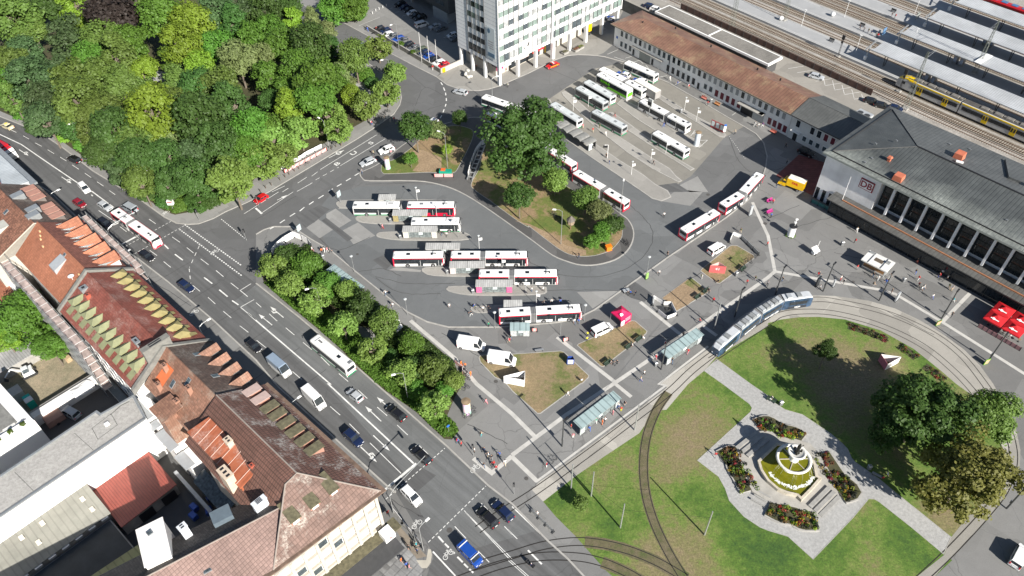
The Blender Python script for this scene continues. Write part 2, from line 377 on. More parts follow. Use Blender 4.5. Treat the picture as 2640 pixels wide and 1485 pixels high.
kb=MB();kerb_line(kb,plz);struct('square_kerb',kb,STONE)
sheet('square',plz+[Vector((36,236,0)),Vector((84,180,0)),Vector((135,115,0)),Vector((140,40,0))]+G([(2400,1600),(1560,1600)])+list(reversed(NE2)),.012,A_PLAZA)
kb=MB();kerb_line(kb,NE2);kerb_line(kb,NE);kerb_line(kb,SWk);kerb_line(kb,sideL[:-1]);kerb_line(kb,sideR[:-1]);struct('road_kerbs',kb,STONE)
parkside=sideL+list(reversed(NE))
sheet('park_pavement',NE+sideL+G(T(1,0,0,200)+T(0,0,1500,1200,1300,1449)+T(0,0,990,1390,700,1230,380,1000,0,835,-300,700)),.014,A_PAVE)
front_v=[]
sheet('street_pavement',SWk+SWk2+G([(1000,1600),(600,1600)])+[Vector((-60,55,0)),Vector((-140,130,0)),Vector((-190,190,0))],.016,A_PLAZA)
sheet('slab_paving',G(T(1,2,860,1449,1090,1180,1200,1300,1260,1400,1240,1520,800,1520)),.024,rowtile('mixed_grey_slabs',(.14,.142,.145),(.25,.25,.245),1.6,.8,.2,.35,ang=R(40)))
sheet('pale_corner_paving',G(T(1,2,1250,1390,1210,1330,1285,1330,1300,1245,1320,1250,1328,1290,1318,1350,1290,1390)),.026,M('pale_corner_stone',(.4,.375,.32),.85,var=.15,scl=.5,world=True))
sheet('brown_paving',G(T(1,2,1050,1060,1100,1090,1250,1260,1290,1300,1210,1320,1120,1200,1060,1110)),.022,M('brown_paving_stone',(.2,.17,.135),.85,var=.3,scl=.6,world=True))
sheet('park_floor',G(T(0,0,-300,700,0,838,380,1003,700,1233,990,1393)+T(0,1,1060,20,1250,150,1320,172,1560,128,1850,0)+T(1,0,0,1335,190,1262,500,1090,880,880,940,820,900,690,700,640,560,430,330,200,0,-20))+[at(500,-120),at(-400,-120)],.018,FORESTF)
sheet('park_path',TG(1,0,640,560,700,610,800,650,900,660,1000,640,1060,700,1000,800,860,800,700,690,600,600),.022,GRAVEL)
sheet('park_clearing',TG(0,0,1100,500,1290,560,1280,620,1150,620),.022,GRAVEL)
for q in[T(1,0,330,30,620,150,850,275,1000,395,1200,500,1360,580,1385,555,1000,330,840,215,700,140,400,-20),T(1,0,100,-120,150,-70,330,30,400,-20,300,-100)]:
 sheet('side_pavement',G(q),.014,A_PAVE)
sheet('car_park',G(T(1,0,720,150,840,215,1000,330,1385,555,1545,470,1932,350))+[at(1420,20),at(1300,-120),at(900,-120)],.010,asphalt('car_park_asphalt',(.2,.198,.19),.3,.1,.2,15))
sheet('forecourt',G(T(1,0,1360,580,1440,640,1520,668,1600,682,1680,685,1760,672,1840,648,1932,607)+T(2,0,120,555,230,500,330,450,420,420,500,413,560,415,640,420,690,400,760,340,780,200,850,60))+G(T(1,0,1932,330,1545,470)),.018,A_FORE)
ISL=T(1,0,780,1310,800,1350,860,1368,1200,1368,1380,1395,1530,1449)+T(1,1,1700,100,1932,262)+T(2,1,150,370,300,480,420,530,520,555,640,553,780,515,870,450,915,370,920,290,880,210,800,150)+T(2,0,560,1420,350,1310,150,1190,0,1080)+T(1,0,1860,985,1720,900,1640,885,1540,905,1420,935,1280,985,1100,1100,1000,1180,900,1250,800,1295)
island('island_pavement',smooth([(p.x,p.y,0)for p in G(ISL)],3,True),A_DARKP)
tri=T(1,0,945,1280,955,1302,1000,1312,1320,1300,1480,1308,1540,1240,1620,1080,1640,1000,1600,965,1480,948,1300,995,1180,1110,1050,1200,960,1230)
ova=Z(1180,240,2.374,85,550,100,590,200,660,350,770,430,819)+T(2,1,130,260,240,345,370,440,480,482,620,480,740,440,810,370,832,320,820,250,720,130,640,50)+Z(1180,240,2.374,760,625,560,500,480,430,300,330,190,290,160,320,135,450)
for nm,q,mt in(('triangle_lawn',tri,ISLG),('oval_lawn',ova,ISLG)):
 P=smooth([(p.x,p.y,0)for p in G(q,.12)],4,True);mb=MB();mb.face([(p[0],p[1],.135)for p in ccw(P)]);struct(nm,mb,mt)
 kb=MB();kerb_line(kb,P,.14,.17,True);struct('lawn_edging',kb,KERB)
sheet('dug_earth',G(T(1,0,1180,1140,1260,1130,1400,1190,1400,1270,1300,1300,1180,1290,1230,1230),.14),.14,SOIL)
sheet('wood_chip_bed',G(T(2,1,20,215,130,240,300,320,400,400,560,440,560,478,480,480,370,438,240,343,130,258),.14),.14,SOIL)
BI=[T(1,1,605,92,625,70,720,62,1100,60,1400,63,1430,95,1400,128,700,126,630,118),T(1,1,750,205,760,188,800,180,1000,177,1450,177,1500,210,1450,243,1000,244,850,238,775,226),T(1,1,908,327,918,313,960,303,1110,299,1500,299,1600,316,1620,340,1600,360,1450,369,1100,366,970,352,918,340),T(1,1,1252,592,1275,572,1460,565,1932,566,1990,600,1932,640,1600,641,1340,633,1270,612),T(1,1,1436,738,1450,720,1500,711,1932,704)+T(2,1,230,712,262,738,245,770,100,780)+T(1,1,1800,783,1600,779,1480,759),T(1,1,1618,884,1650,862,1800,856)+T(2,1,0,852,160,850,180,870,0,895)+T(1,1,1720,914,1650,908)]
for q in BI:island('bus_platform',smooth([(p.x,p.y,0)for p in G(q)],2,True),A_ISL,kerb=KERB)
z1=(1400,220,3.212)
BI2=[Z(*z1,30,130,60,230,130,370,175,440,400,600,640,760)+[(1680,512),(1705,519),(1731,508),(1722,492)]+Z(*z1,930,819,830,740,640,625,480,515,330,415,130,270,60,120,40,112),Z(*z1,155,60,165,85,340,265,480,390,700,560,900,690,1120,805)+T(2,0,1285,1365,1240,1330)+Z(*z1,1050,690,900,600,640,430,560,370,400,230,260,100,180,48),T(2,0,720,850,880,990,1060,1110,1270,1240,1345,1290,1378,1275,1200,1170,1040,1050,880,930,760,850),T(2,0,790,785,940,900,1100,1000,1300,1090,1380,1112,1438,1102,1400,1060,1250,985,1100,895,950,805,830,745),T(2,0,1060,715,1250,840,1400,930,1560,1032,1600,1040,1618,1020,1600,995,1480,925,1330,845,1200,765,1080,690)]
for q in BI2:island('bay_platform',G(q),A_ISL,kerb=STONE)
BEDS=[T(1,1,1680,1250,1690,1232,1760,1226)+T(2,1,0,1222,370,1198,392,1206,582,1385,580,1400,530,1449)+T(2,2,520,0,215,225,190,225,0,55)+T(1,2,1870,-20)+T(1,1,1800,1400,1690,1285),T(2,1,488,1158,500,1145,900,970,932,973,1022,1050,1015,1070,690,1322,665,1316),T(2,1,1345,645,1365,652,1485,748,1478,762,1240,905,1130,800),T(2,1,1640,408,1660,402,1700,404,1830,480,1830,500,1570,692,1540,687,1420,597,1430,580)]
for q in BEDS:island('grass_bed',G(q),DRYG,.06,STONE,.18)
sheet('bare_earth',G(T(2,1,1345,645,1300,690,1420,760,1330,850,1240,890,1135,800),.07),.07,SOIL)
bd=MB()
for q,w in[(T(2,1,968,830,1290,1090),.85),(T(2,1,340,1095,790,1445),.85),(T(2,2,-1,538,410,232)+T(2,1,770,1445,1060,1250,1500,950,1932,645)+T(3,1,52,600),.85),(T(2,1,1815,78,1870,200,1932,330)+T(3,1,52,600),.8),(T(3,1,52,600,400,660,830,735,960,770,1320,985,1932,1370)+[(2760,1050)],.8),(T(3,1,1312,985,1525,762),.8),(T(1,1,1165,970,1500,1255)+T(1,2,1665,0)+T(2,2,0,225,175,400),.85),(T(2,2,-5,545,190,735),.85),(T(2,2,780,0,900,98),.8),(T(2,1,1440,1010,1545,1085),.8),(T(1,2,1640,560,1780,672,1932,545),.9),(T(2,2,180,740,700,355,1160,12)+T(2,1,1110,1449,1480,1165),.45)]:
 _bz=globals().get('_bz',.0195)+.0015;bd.ribbon(G(q),w,_bz)
struct('stone_bands',bd,M('white_stone_band',(.43,.42,.395),.8,var=.15,scl=.5,world=True))
lawn=G(T(2,2,235,888,480,695,700,545,960,372,1080,200,1165,195,1330,0)+T(2,1,1450,1350,1540,1245,1932,1012)+T(3,1,0,990,100,962,240,945,380,943,580,962,850,1045,1100,1185,1300,1345,1420,1449)+T(3,2,1560,100,1690,300,1780,500,1760,720,1640,880,1500,1010,1380,1160,1330,1290,1390,1330,1240,1470))+G([(2100,1600),(1640,1540)]+T(2,2,700,1400,480,1150,330,1000))
sheet('lawn',lawn,.02,LAWN)
TRACKBED=TRACKBED
bed=G(T(2,2,150,800,205,740,700,385,1170,25)+T(2,1,1120,1449,1490,1180,1700,960,1932,800)+T(3,1,100,770,345,780,500,785,760,820,960,880,1150,970,1330,1080,1480,1190,1600,1310,1700,1449)+T(3,2,1780,150,1870,330,1905,500,1900,620,1830,800,1700,980,1500,1180,1260,1449,1130,1560,1000,1560,1190,1400,1330,1290,1380,1160,1500,1010,1640,880,1760,720,1780,500,1690,300,1560,100)+T(3,1,1420,1449,1300,1345,1100,1185,850,1045,580,962,380,943,240,945,100,962,0,990)+T(2,1,1932,1012,1540,1245,1450,1350)+T(2,2,1330,0,1165,195,1080,200,960,372,700,545,480,695,235,888))
sheet('tram_bed',bed,.024,TRACKBED)
def rails(name,pts,mat_k,w=1.435,n=6,bedw=0,sleepers=0,z=.03,h=.0,bmat=None):
 P=smooth(pts,n);mb=MB()
 if bedw:mb.ribbon(P,bedw,z-.004,mi=1)
 for s in(-1,1):mb.ribbon(P,.17,z,None if not h else z+h,mi=0,off=s*w/2)
 return struct(name,mb,[mat_k,bmat or TRACKBED])
RAILM=M('tram_rail_steel',(.05,.045,.04),.5,.5,world=True)
BALD=ground_mix('dark_track_ballast',[(.32,(.06,.085,.02)),(.48,(.1,.09,.045)),(.7,(.15,.12,.08))],.3,1.2,10)
V3=lambda q:[(p.x,p.y,0)for p in G(q)]
tr1=T(2,2,-260,1100,-60,960,190,800,560,535,900,280,1180,65)+T(2,1,1360,1345,1560,1190,1750,1040,1932,930)+T(3,1,100,845,345,812,520,826,870,905,1200,1045,1440,1215,1620,1430)+T(3,2,1760,200,1830,400,1850,580,1790,780,1640,980,1400,1240,1180,1449,1050,1560)
rails('tram_track',V3(tr1),RAILM)
tr2=T(2,1,1500,1270,1932,985)+T(3,1,100,925,260,903,500,915,830,1000,1150,1150,1380,1330,1560,1520)+T(3,2,1720,300,1790,480)
rails('tram_track',V3(tr2),RAILM)
tr3=T(2,2,1180,65,1095,190,1020,380,992,600,1010,830,1075,1050,1180,1270,1300,1470)
rails('grass_tram_track',V3(tr3),RAILM,bedw=1.9,bmat=BALD)
for q in(T(2,2,-300,1380,0,1290,260,1215,540,1190,830,1240,1080,1335,1320,1470),T(2,2,-400,1480,-100,1370,200,1305,480,1305,680,1345,860,1420,1000,1500)):
 rails('curved_tram_track',V3(q),RAILM)
mb=MB();mb.ribbon(G(T(2,2,550,1190,700,1208,830,1240,960,1285,1080,1335,1320,1470)),2.2,.0255);mb.ribbon(G(T(2,2,680,1345,770,1380,860,1420,1000,1500)),2.2,.0255);struct('track_ballast_strip',mb,BALD)
paths=T(2,1,1450,1350,1545,1262,1800,1449)+T(2,2,1932,90)+T(3,2,60,150,130,195,260,232,480,380,560,450,600,490,630,560,660,592,830,710,950,810,1200,1010,1380,1155,1325,1285,1080,1080,835,887,800,868,760,866,640,1010,400,1260,340,1322,150,1150,0,1105)+T(2,2,1870,1080,1750,1000,1640,880,1610,790,1560,700,1400,577,1800,212,1812,180,1792,150,1590,0)
sheet('fountain_path',G(paths),.028,GRAVEL)
kb=MB();kerb_line(kb,[p for p in G(paths)],.12,.05,True);struct('path_edging',kb,STONE)
STRIP=T(1,1,30,560,60,690,230,840,450,1020,650,1195,760,1330,900,1449)+T(1,2,1200,205,1420,415,1480,420,1535,350,1500,300,1440,245,1500,100,1560,0)+T(1,1,1500,1300,1420,1220,1280,1100,1050,960,900,880,800,760,560,600,520,520,390,410,170,420)
sheet('planting_bed',G(STRIP),.02,FORESTF)
sheet('strip_path',TG(1,1,740,1000,860,1030,1000,1200,1200,1449,1080,1449,800,1120),.024,A_PAVE)
mk=MB();ZM=.026
def seg(c,r,*v,w=.13):
 for i in range(0,len(v),4):mk.ribbon([A(c,r,v[i],v[i+1]),A(c,r,v[i+2],v[i+3])],w,ZM)
def line(P,w=.13):mk.ribbon(G(P),w,ZM)
def dashes(a,b,d,gap,w=.13):
 a,b=Vector(a),Vector(b);L=(b-a).length;u=(b-a)/L;s=0
 while s<L:
  e=min(s+d,L);mk.ribbon([a+u*s,a+u*e],w,ZM);s+=d+gap
line(T(0,0,-250,910,0,1015,160,1090,400,1255,600,1390)+T(0,1,700,0,860,118),.28)
line(T(1,1,-60,915,0,970,560,1449)+T(1,2,545,0,1190,600),.3)
line([tp(0,1,870,130),tp(0,1,1000,235)],.28)
for q in[(0,0,80,980,125,1000,175,1025,220,1050,265,1078,315,1105,360,1130,408,1160,455,1187,502,1215,545,1245,595,1278,640,1307,688,1340,732,1372,782,1405,825,1438,870,1470),(0,1,1125,205,1175,240,1235,525,1290,570,1130,440,1185,480,1410,420,1460,460,1515,505,1575,550,1630,592,1687,640,1742,687,1800,732,1455,705,1510,750,1570,795,1625,845,1685,900,1745,950,1810,1010,1875,1060,745,140,880,232,905,262,955,300,1300,340,1358,380),(1,1,0,835,40,870,100,920,160,975,225,1025,290,1080,355,1135,420,1190,490,1245,555,1310,625,1370,695,1430,5,1120,75,1175,275,1355,345,1415,130,1235,200,1290),(1,2,420,35,480,90,560,170,635,235,705,300,780,375,860,445,1095,675,770,45,840,110,915,175,990,240,1065,310,1145,385,1220,455,1300,530,1500,1075,1585,1165,1675,1260,1760,1345,1700,900,1785,985,1875,1075,1932,1135),(2,2,-30,1100,40,1170),(1,1,40,160,280,0,-90,165,170,0)]:seg(*q,w=.14)
for q in[(0,1,1240,398,1272,430,1320,470,1380,515,1540,645,1602,692,1655,738,1718,790,1752,820,1800,852),(0,0,690,1470,700,1480),(2,2,120,1255,225,1360),(1,2,1375,1150,1415,1195,1425,1205,1455,1235,1465,1247,1500,1280,1520,1305,1560,1345,1570,1357,1600,1387,1610,1397,1640,1425),(1,1,470,50,510,25,400,95,435,72,330,145,365,115,255,185,295,160,180,235,218,210,105,280,145,258),(1,0,1395,622,1408,642,1415,660,1425,685,1430,700,1433,720,1436,740,1437,762,1434,785,1428,805,1420,825,1412,848,1402,870,1390,892,610,1408,645,1388,680,1366,715,1345,745,1326,778,1306,545,1445,580,1425)]:seg(*q,w=.3)
seg(0,1,920,395,1050,325,w=.55);seg(0,1,855,250,920,225,w=.4)
seg(1,2,1210,600,1000,775,915,838,1000,780,w=.5);seg(1,1,-2,122,45,165,w=.5)
seg(1,2,1570,955,1932,1320,1580,968,1920,1330,w=.12);seg(2,2,-20,1322,130,1455,w=.12);seg(2,2,-28,1332,110,1455,w=.12)
seg(1,2,1335,1265,1505,1449,w=.25);seg(2,2,0,925,265,1180,w=.2);seg(1,2,1750,760,1932,905,w=.2)
seg(0,1,1810,745,1895,692,1815,870,1918,812,1815,745,1870,790,1815,870,1932,965,w=.16)
for a,b,d,gp,w in[(tp(1,2,980,870),tp(1,2,1425,485),.55,.35,.14),(tp(1,2,1300,1195),tp(1,2,1735,770),.55,.35,.14),(tp(0,1,1355,282),tp(0,1,1825,632),.5,.35,.3),(tp(0,1,1395,247),tp(0,1,1825,557),.5,.35,.3),(tp(0,1,945,412),tp(0,1,1290,222),.6,.4,.14),(tp(0,1,1015,467),tp(0,1,1395,252),.6,.4,.14),(tp(0,1,1670,205),tp(0,1,1860,360),.45,.35,.22),(tp(1,0,450,1358),tp(1,0,625,1262),1.3,1.1,.14),(tp(0,1,1505,405),tp(0,1,1430,570),1.2,1.3,.16),(tp(0,1,1428,580),tp(0,1,1440,690),1.2,1.3,.16),(tp(2,0,1640,1030),tp(2,0,1760,1200),.3,.6,.12)]:
 dashes(at(*a),at(*b),d,gp,w)
seg(1,0,485,1280,910,1018,635,1252,975,1048,315,1382,385,1336,420,1330,465,1297,120,1449,218,1403,200,1449,245,1420,310,1445,425,1380,w=.15)
seg(1,0,775,195,935,130,w=.1)
line(T(0,1,380,0,690,292,1030,495,1270,680),.25)
for c,r,x,y,x2,y2,kind in[(0,0,145,1130,215,1175,1),(0,0,465,1335,540,1385,1),(1,1,208,948,108,865,1),(1,1,122,1005,20,922,0),(1,2,885,388,1010,505,0),(1,2,790,475,912,590,1),(1,2,945,282,825,168,0),(1,2,1000,175,912,98,0),(1,0,550,1192,668,1132,2),(1,1,160,62,240,22,0)]:
 a,b=A(c,r,x,y),A(c,r,x2,y2);u=(b-a).normalized();v=Vector((-u.y,u.x,0));L=(b-a).length
 def PT(s,t):p=a+u*s+v*t;return(p.x,p.y,ZM)
 mk.face([PT(0,-.1),PT(L-1.6,-.1),PT(L-1.6,.1),PT(0,.1)]);mk.face([PT(L-1.7,-.42),PT(L,0),PT(L-1.7,.42)])
 if kind:
  for s in((1,)if kind==1 else(1,-1)):
   m_=L*.42;mk.face([PT(m_,0),PT(m_+.5,s*.1),PT(m_+1.1,s*.55),PT(m_+.6,s*.55)]);mk.face([PT(m_+.7,s*.8),PT(m_+.3,s*.45),PT(m_+1.9,s*.62)])
def bike(c,r,x,y,ang,s=1.):
 p=A(c,r,x,y);ca,sa=math.cos(ang),math.sin(ang)
 def L_(q):return[Vector((p.x+(a*ca-b*sa)*s,p.y+(a*sa+b*ca)*s))for a,b in q]
 for cx in(-.55,.55):mk.ribbon(L_([(cx+.35*math.cos(k*PI/5),.35*math.sin(k*PI/5))for k in range(11)]),.1,ZM)
 for q in([(-.55,0),(-.1,0),(.4,.5),(-.25,.5),(-.55,0)],[(-.1,0),(-.3,.65)],[(.55,0),(.38,.7),(.2,.7)]):mk.ribbon(L_(q),.1,ZM)
for c,r,x,y in((1,2,1655,640),(1,2,1215,1060),(1,2,1450,1290),(0,1,1465,912),(0,1,1250,160),(0,1,1620,455)):bike(c,r,x,y,R(45),1.15)
for q in([1400,1060,1475,1058,1410,1115],[1350,1020,1400,990],[1370,1060,1440,1020]):mk.ribbon(TG(2,0,*q),.12,ZM)
for q in([720,410,800,375],[770,430,890,470],[855,440,905,425],[920,470,960,455,990,480],[1010,490,1040,530],[1100,585,1170,570],[1230,640,1280,615],[1660,870,1690,850],[1380,985,1350,1025]):mk.ribbon(TG(2,0,*q),.12,ZM)
for k in range(9):mk.ribbon([A(1,0,1030+52*k,60+27*k),A(1,0,1000+52*k,68+27*k)],.1,ZM)
struct('road_markings',mk,LINE)
bus_u=(A(1,0,865,1080)-A(1,0,610,1235)).normalized()
for ch,x,y in(('B',612,1238),('U',738,1157),('S',868,1080)):
 p=A(1,0,x,y);o=put_text(ch,2.4,LINE,frame_m((p.x,p.y,.03),bus_u,Vector((-bus_u.y,bus_u.x,0))),None,'road_lettering',.001,.02);o.scale=(1.25,.8,1);tag(o,kind='structure')
tl=MB()
for q in[T(1,1,860,340,620,440,480,350),T(1,1,900,640,1150,690,1500,690),T(1,1,780,600,960,580,1100,640),T(1,1,1530,-20,1650,60,1932,240),T(1,1,1400,770,1100,760,900,650),T(2,1,120,520,330,620,640,640,900,560,1040,420,1060,300,1000,200,880,90),T(2,1,150,150,300,270),T(2,1,0,750,500,740,800,745),T(1,0,1200,800,1280,660,1460,750,1500,765,1380,800,1200,860),T(1,0,1160,560,1280,660),T(2,0,600,610,760,700),T(2,0,180,480,560,640),T(1,1,0,210,300,30),T(1,2,1000,860,1250,1000,1220,990),T(0,1,1040,600,1440,860),T(0,1,380,500,330,560),T(2,0,1640,1030,1700,1200,1800,1300),T(3,1,0,200,240,100),T(3,1,100,300,330,230,600,160),T(3,1,500,460,700,500),T(2,1,1500,560,1300,690),T(2,1,1180,1100,1030,1085),T(1,1,1400,1060,1680,1240),T(1,1,1900,1449,1700,1300),T(1,2,1600,300,1900,450),T(3,1,900,900,1250,1080),T(1,1,1950,600,1750,500),T(1,0,830,1390,1200,1380)]:tl.ribbon([(p[0]+rnd(-.15,.15),p[1]+rnd(-.15,.15))for p in smooth(V3(q),7)],.13,.0245)
for k in range(9):a=A(0,1,860+200*k,20+165*k);d=Vector((-.683,-.73,0));tl.ribbon([a,a+d*8,a+d*14.5],.1,.0245)
struct('tar_seams',tl,A_DPATCH)
mh=MB()
for c,r,x,y,rr in[(1,1,765,470,.35),(2,1,1910,238,.5),(2,1,815,485,.5),(1,2,1460,1103,.5),(1,2,475,70,.35),(2,2,108,713,.4),(2,0,410,450,.35),(2,0,40,680,.4),(3,1,645,678,.35),(2,1,1380,1150,.35),(1,1,1810,1430,.45),(2,0,930,1160,.3),(2,1,1480,20,.5)]:
 p=A(c,r,x,y);mh.disc(p.x,p.y,.03,rr)
struct('manhole_covers',mh,M('cast_iron_cover',(.09,.085,.08),.7,.2,world=True))
OX,OY,OA=-23.26,71.65,R(136.9)
def RU(u,v,z=0):return Vector((OX+u*math.cos(OA)-v*math.sin(OA),OY+u*math.sin(OA)+v*math.cos(OA),z))
def house(name,label):return empty(name,(OX,OY,0),OA,label=label,cat='building')
T_RIB=rowtile('brown_ribbed_tiles',(.12,.064,.05),(.165,.085,.068),.5,.6,.85,.12,lichen=(.42,.40,.37))
T_RIBD=rowtile('brown_ribbed_tiles_clean',(.12,.062,.046),(.165,.082,.062),.5,.6,.85,.12)
T_GRID=rowtile('brown_grid_tiles',(.14,.088,.07),(.185,.12,.1),.62,.5,.35,.15,lichen=(.42,.385,.34))
T_GRID2=rowtile('pinkish_brown_tiles',(.2,.135,.115),(.245,.165,.145),.55,.5,.35,.12)
T_BLACK_SHADED=rowtile('blackish_shaded_tiles',(.05,.045,.043),(.075,.065,.06),.5,.35,.6,.3)  # rear wing slope: blackish tile, with its shade put into the colour
T_RED=rowtile('red_clay_tiles',(.185,.052,.037),(.245,.075,.055),.3,.42,.45,.16,lichen=(.33,.2,.17))
T_ORANGE=rowtile('orange_clay_tiles',(.29,.11,.06),(.35,.14,.08),.42,.36,.25,.14)
T_DRED=rowtile('dark_red_tiles',(.18,.07,.05),(.23,.09,.065),.4,.4,.5,.25)
T_OLD=rowtile('old_mottled_tiles',(.17,.075,.048),(.26,.125,.08),.35,.4,.4,.35)
T_OLDD=rowtile('old_dark_tiles',(.075,.052,.043),(.12,.083,.068),.35,.4,.5,.3,lichen=(.2,.18,.16))
T_BRN=rowtile('reddish_brown_tiles',(.2,.105,.07),(.27,.14,.095),.45,.4,.35,.2,lichen=(.3,.24,.19))
RUST=rowtile('rusty_sheet_roof',(.27,.075,.035),(.36,.12,.06),2.2,0,.0,.06,.6,lichen=(.42,.25,.2))
COPPER=M('patinated_copper',(.24,.25,.14),.55,.1,var=.22,scl=.8)
COPPER_Y=M('ochre_patinated_copper',(.28,.24,.105),.55,.1,var=.22,scl=.8)
CREAM=M('cream_render',(.42,.39,.34),.85,var=.1)
WWALL=M('white_render',(.72,.71,.69),.85,var=.05,scl=.3)
SALMON=M('salmon_sheet',(.36,.19,.145),.6,var=.15)
ZINC=M('zinc_sheet',(.34,.36,.37),.45,.5,var=.15)
LGSH=M('light_grey_sheet',(.42,.44,.455),.5,.3,var=.08)
STONEC=M('grey_coping_stone',(.17,.168,.155),.85,var=.25,bmp=.2)
BRICK=M('brick_red',(.33,.075,.045),.8,var=.2)
MOSS=M('mossy_felt',(.11,.1,.06),.9,var=.5,scl=1.5)
def gable(par,u0,u1,ve0,vr,ve1,ze,zr,m0,m1,t=.25,gutter=None,name='roof'):
 mb=MB()
 for(va,vb,mi)in((ve0,vr,0),(ve1,vr,1)):
  q=[(u0,va,ze),(u1,va,ze),(u1,vb,zr),(u0,vb,zr)]
  if va>vb:q.reverse()
  mb.face(q,mi);mb.face([(p[0],p[1],p[2]-t)for p in reversed(q)],2)
  mb.face([(u0,va,ze-t),(u1,va,ze-t),(u1,va,ze),(u0,va,ze)],2)
 for u in(u0,u1):mb.face([(u,ve0,ze-t),(u,vr,zr-t),(u,ve1,ze-t),(u,ve1,ze),(u,vr,zr),(u,ve0,ze)],2)
 mb.tube([(u0,vr,zr),(u1,vr,zr)],.14,6,1)
 o=mb.obj(name,[m0,m1,CREAM if gutter is None else gutter],par);return o
def wall(par,P,z1,mat,z0=0,name='wall'):
 mb=MB();mb.prism(P,z0,z1);return mb.obj(name,mat,par)
def rect(u0,u1,v0,v1):return[(u0,v0),(u1,v0),(u1,v1),(u0,v1)]
def slope(vr,zr,ve,ze):return lambda v:zr+(ze-zr)*(v-vr)/(ve-vr)
def shed_dormer(par,f,u,vf,s,w,h,mroof,mside,d=3.2,drop=.25,front=None):
 """box dormer with a nearly flat top; s = +1 when the slope falls towards +y"""
 z0=f(vf);zt=z0+h;vb=vf-s*d;zb=zt+drop;a,b=u-w/2,u+w/2
 mb=MB()
 for x in(a,b):mb.face([(x,vf,z0-.1),(x,vf,zt),(x,vb,zb),(x,vb,f(vb)-.2)])
 mb.face([(a,vf,z0-.1),(b,vf,z0-.1),(b,vf,zt),(a,vf,zt)])
 o=mb.obj('dormer',mside,par)
 rf=MB();y0,y1=sorted((vf+s*.3,vb));e=.14
 def zz(v):return zt+(zb-zt)*(v-vf)/(vb-vf)
 rf.ring([[(x,y,zz(y)+k)for x,k in((a-e,0),(b+e,0),(b+e,.14),(a-e,.14))]for y in(y0,y1)]);rf.obj('dormer_roof',mroof,o)
 wn=MB();wn.box(u,vf+s*.03,z0+h*.55,w*.66,.06,h*.6);wn.obj('dormer_window',GLS,o);return o
def gable_dormer(par,f,u,vf,s,w,h,rise,mroof,mside,d,ov=.5):
 z0=f(vf);zt=z0+h;a,b=u-w/2,u+w/2;vb=vf-s*d
 mb=MB();mb.face([(a,vf,z0-.1),(b,vf,z0-.1),(b,vf,zt),(u,vf,zt+rise),(a,vf,zt)])
 for x in(a,b):mb.face([(x,vf,z0-.1),(x,vf,zt),(x,vb,zt),(x,vb,f(vb)-.3)])
 o=mb.obj('dormer',mside,par)
 rf=MB();vf2=vf+s*ov
 zr=zt+rise;k=(f(vf)-f(vb))/(vf-vb);vm=vf+(zr-z0)/k if abs(k)>1e-6 else vb
 ve=vf+(zt-z0)/k
 for x,sx in((a-.2,1),(b+.2,-1)):
  q=[(x,vf2,zt-.05),(u,vf2,zr),(u,vm,zr),(x,ve,zt-.05)]
  rf.face(q);rf.face([(p[0],p[1],p[2]+.14)for p in q]);rf.face([q[0],q[1],(q[1][0],q[1][1],q[1][2]+.14),(q[0][0],q[0][1],q[0][2]+.14)])
  rf.face([q[0],q[3],(q[3][0],q[3][1],q[3][2]+.14),(q[0][0],q[0][1],q[0][2]+.14)])
 rf.obj('dormer_roof',mroof,o)
 wn=MB();wn.box(u,vf+s*.03,z0+h*.6,w*.6,.06,h*.7);wn.obj('dormer_window',GLS,o);return o
def chimney(par,u,v,z0,z1,su=1.,sv=.7,mat=CONC,pots=2,capm=None):
 mb=MB();mb.bx(u-su/2,u+su/2,v-sv/2,v+sv/2,z0,z1);mb.bx(u-su/2-.08,u+su/2+.08,v-sv/2-.08,v+sv/2+.08,z1,z1+.15)
 o=mb.obj('chimney',mat,par);pm=MB()
 for k in range(pots):pm.box(u+(k-(pots-1)/2)*su/max(1,pots),v,z1+.17,su/pots*.45,sv*.45,.06)
 pm.obj('flue_opening',BLK,o);return o
def skylight(par,f,u,v,s,w=.9,l=1.2,mat=None):
 z0,z1=f(v-l/2),f(v+l/2);mb=MB();g=MB();k=.1
 def q(e,dz):return[(u-w/2+e,v-l/2+e,f(v-l/2+e)+dz),(u+w/2-e,v-l/2+e,f(v-l/2+e)+dz),(u+w/2-e,v+l/2-e,f(v+l/2-e)+dz),(u-w/2+e,v+l/2-e,f(v+l/2-e)+dz)]
 mb.ring([q(0,0),q(0,.12)]);o=mb.obj('skylight',ZINC,par);g.face(q(.1,.135));g.obj('pane',GLSB,o);return o
GLSB=glass('sky_glass',(.04,.05,.056),.12)
B=house('corner_house','long brown tiled corner house with cream grid facade facing the side street')
SF=[(-6.9,6.4),(-5.6,25.2)]
su=Vector((SF[1][0]-SF[0][0],SF[1][1]-SF[0][1])).normalized()
wdir=Vector((5.4,19.8)).normalized()
wall(B,[(-6.9,6.4),(24.6,6.6),(24.6,20.2),(18,21.8),(7.4,21.2),(14,45),(20,66),(4.5,71),(-5.6,25.2)],14.4,CREAM)
mb=MB();P1,P2,V1=(2,13.8,20),(1.7,16.2,20),(.4,18.3,17.6)
W1=(V1[0]+wdir.x*50,V1[1]+wdir.y*50,17.6);C0,C1=(-7.3,5.5,14.6),(-5.4,24.9,14.6)
F1=(C1[0]+wdir.x*46,C1[1]+wdir.y*46,14.6);BA=(7.6,22.2,14.6);BB=(BA[0]+wdir.x*44,BA[1]+wdir.y*44,14.6)
mb.face([C0,P1,(24.6,13.9,20),(24.8,5.5,14.6)],0)
mb.face([C0,C1,P2,P1],1)
mb.face([P2,C1,V1],0);mb.face([C1,F1,W1,V1],2);mb.face([V1,W1,BB,BA],3)
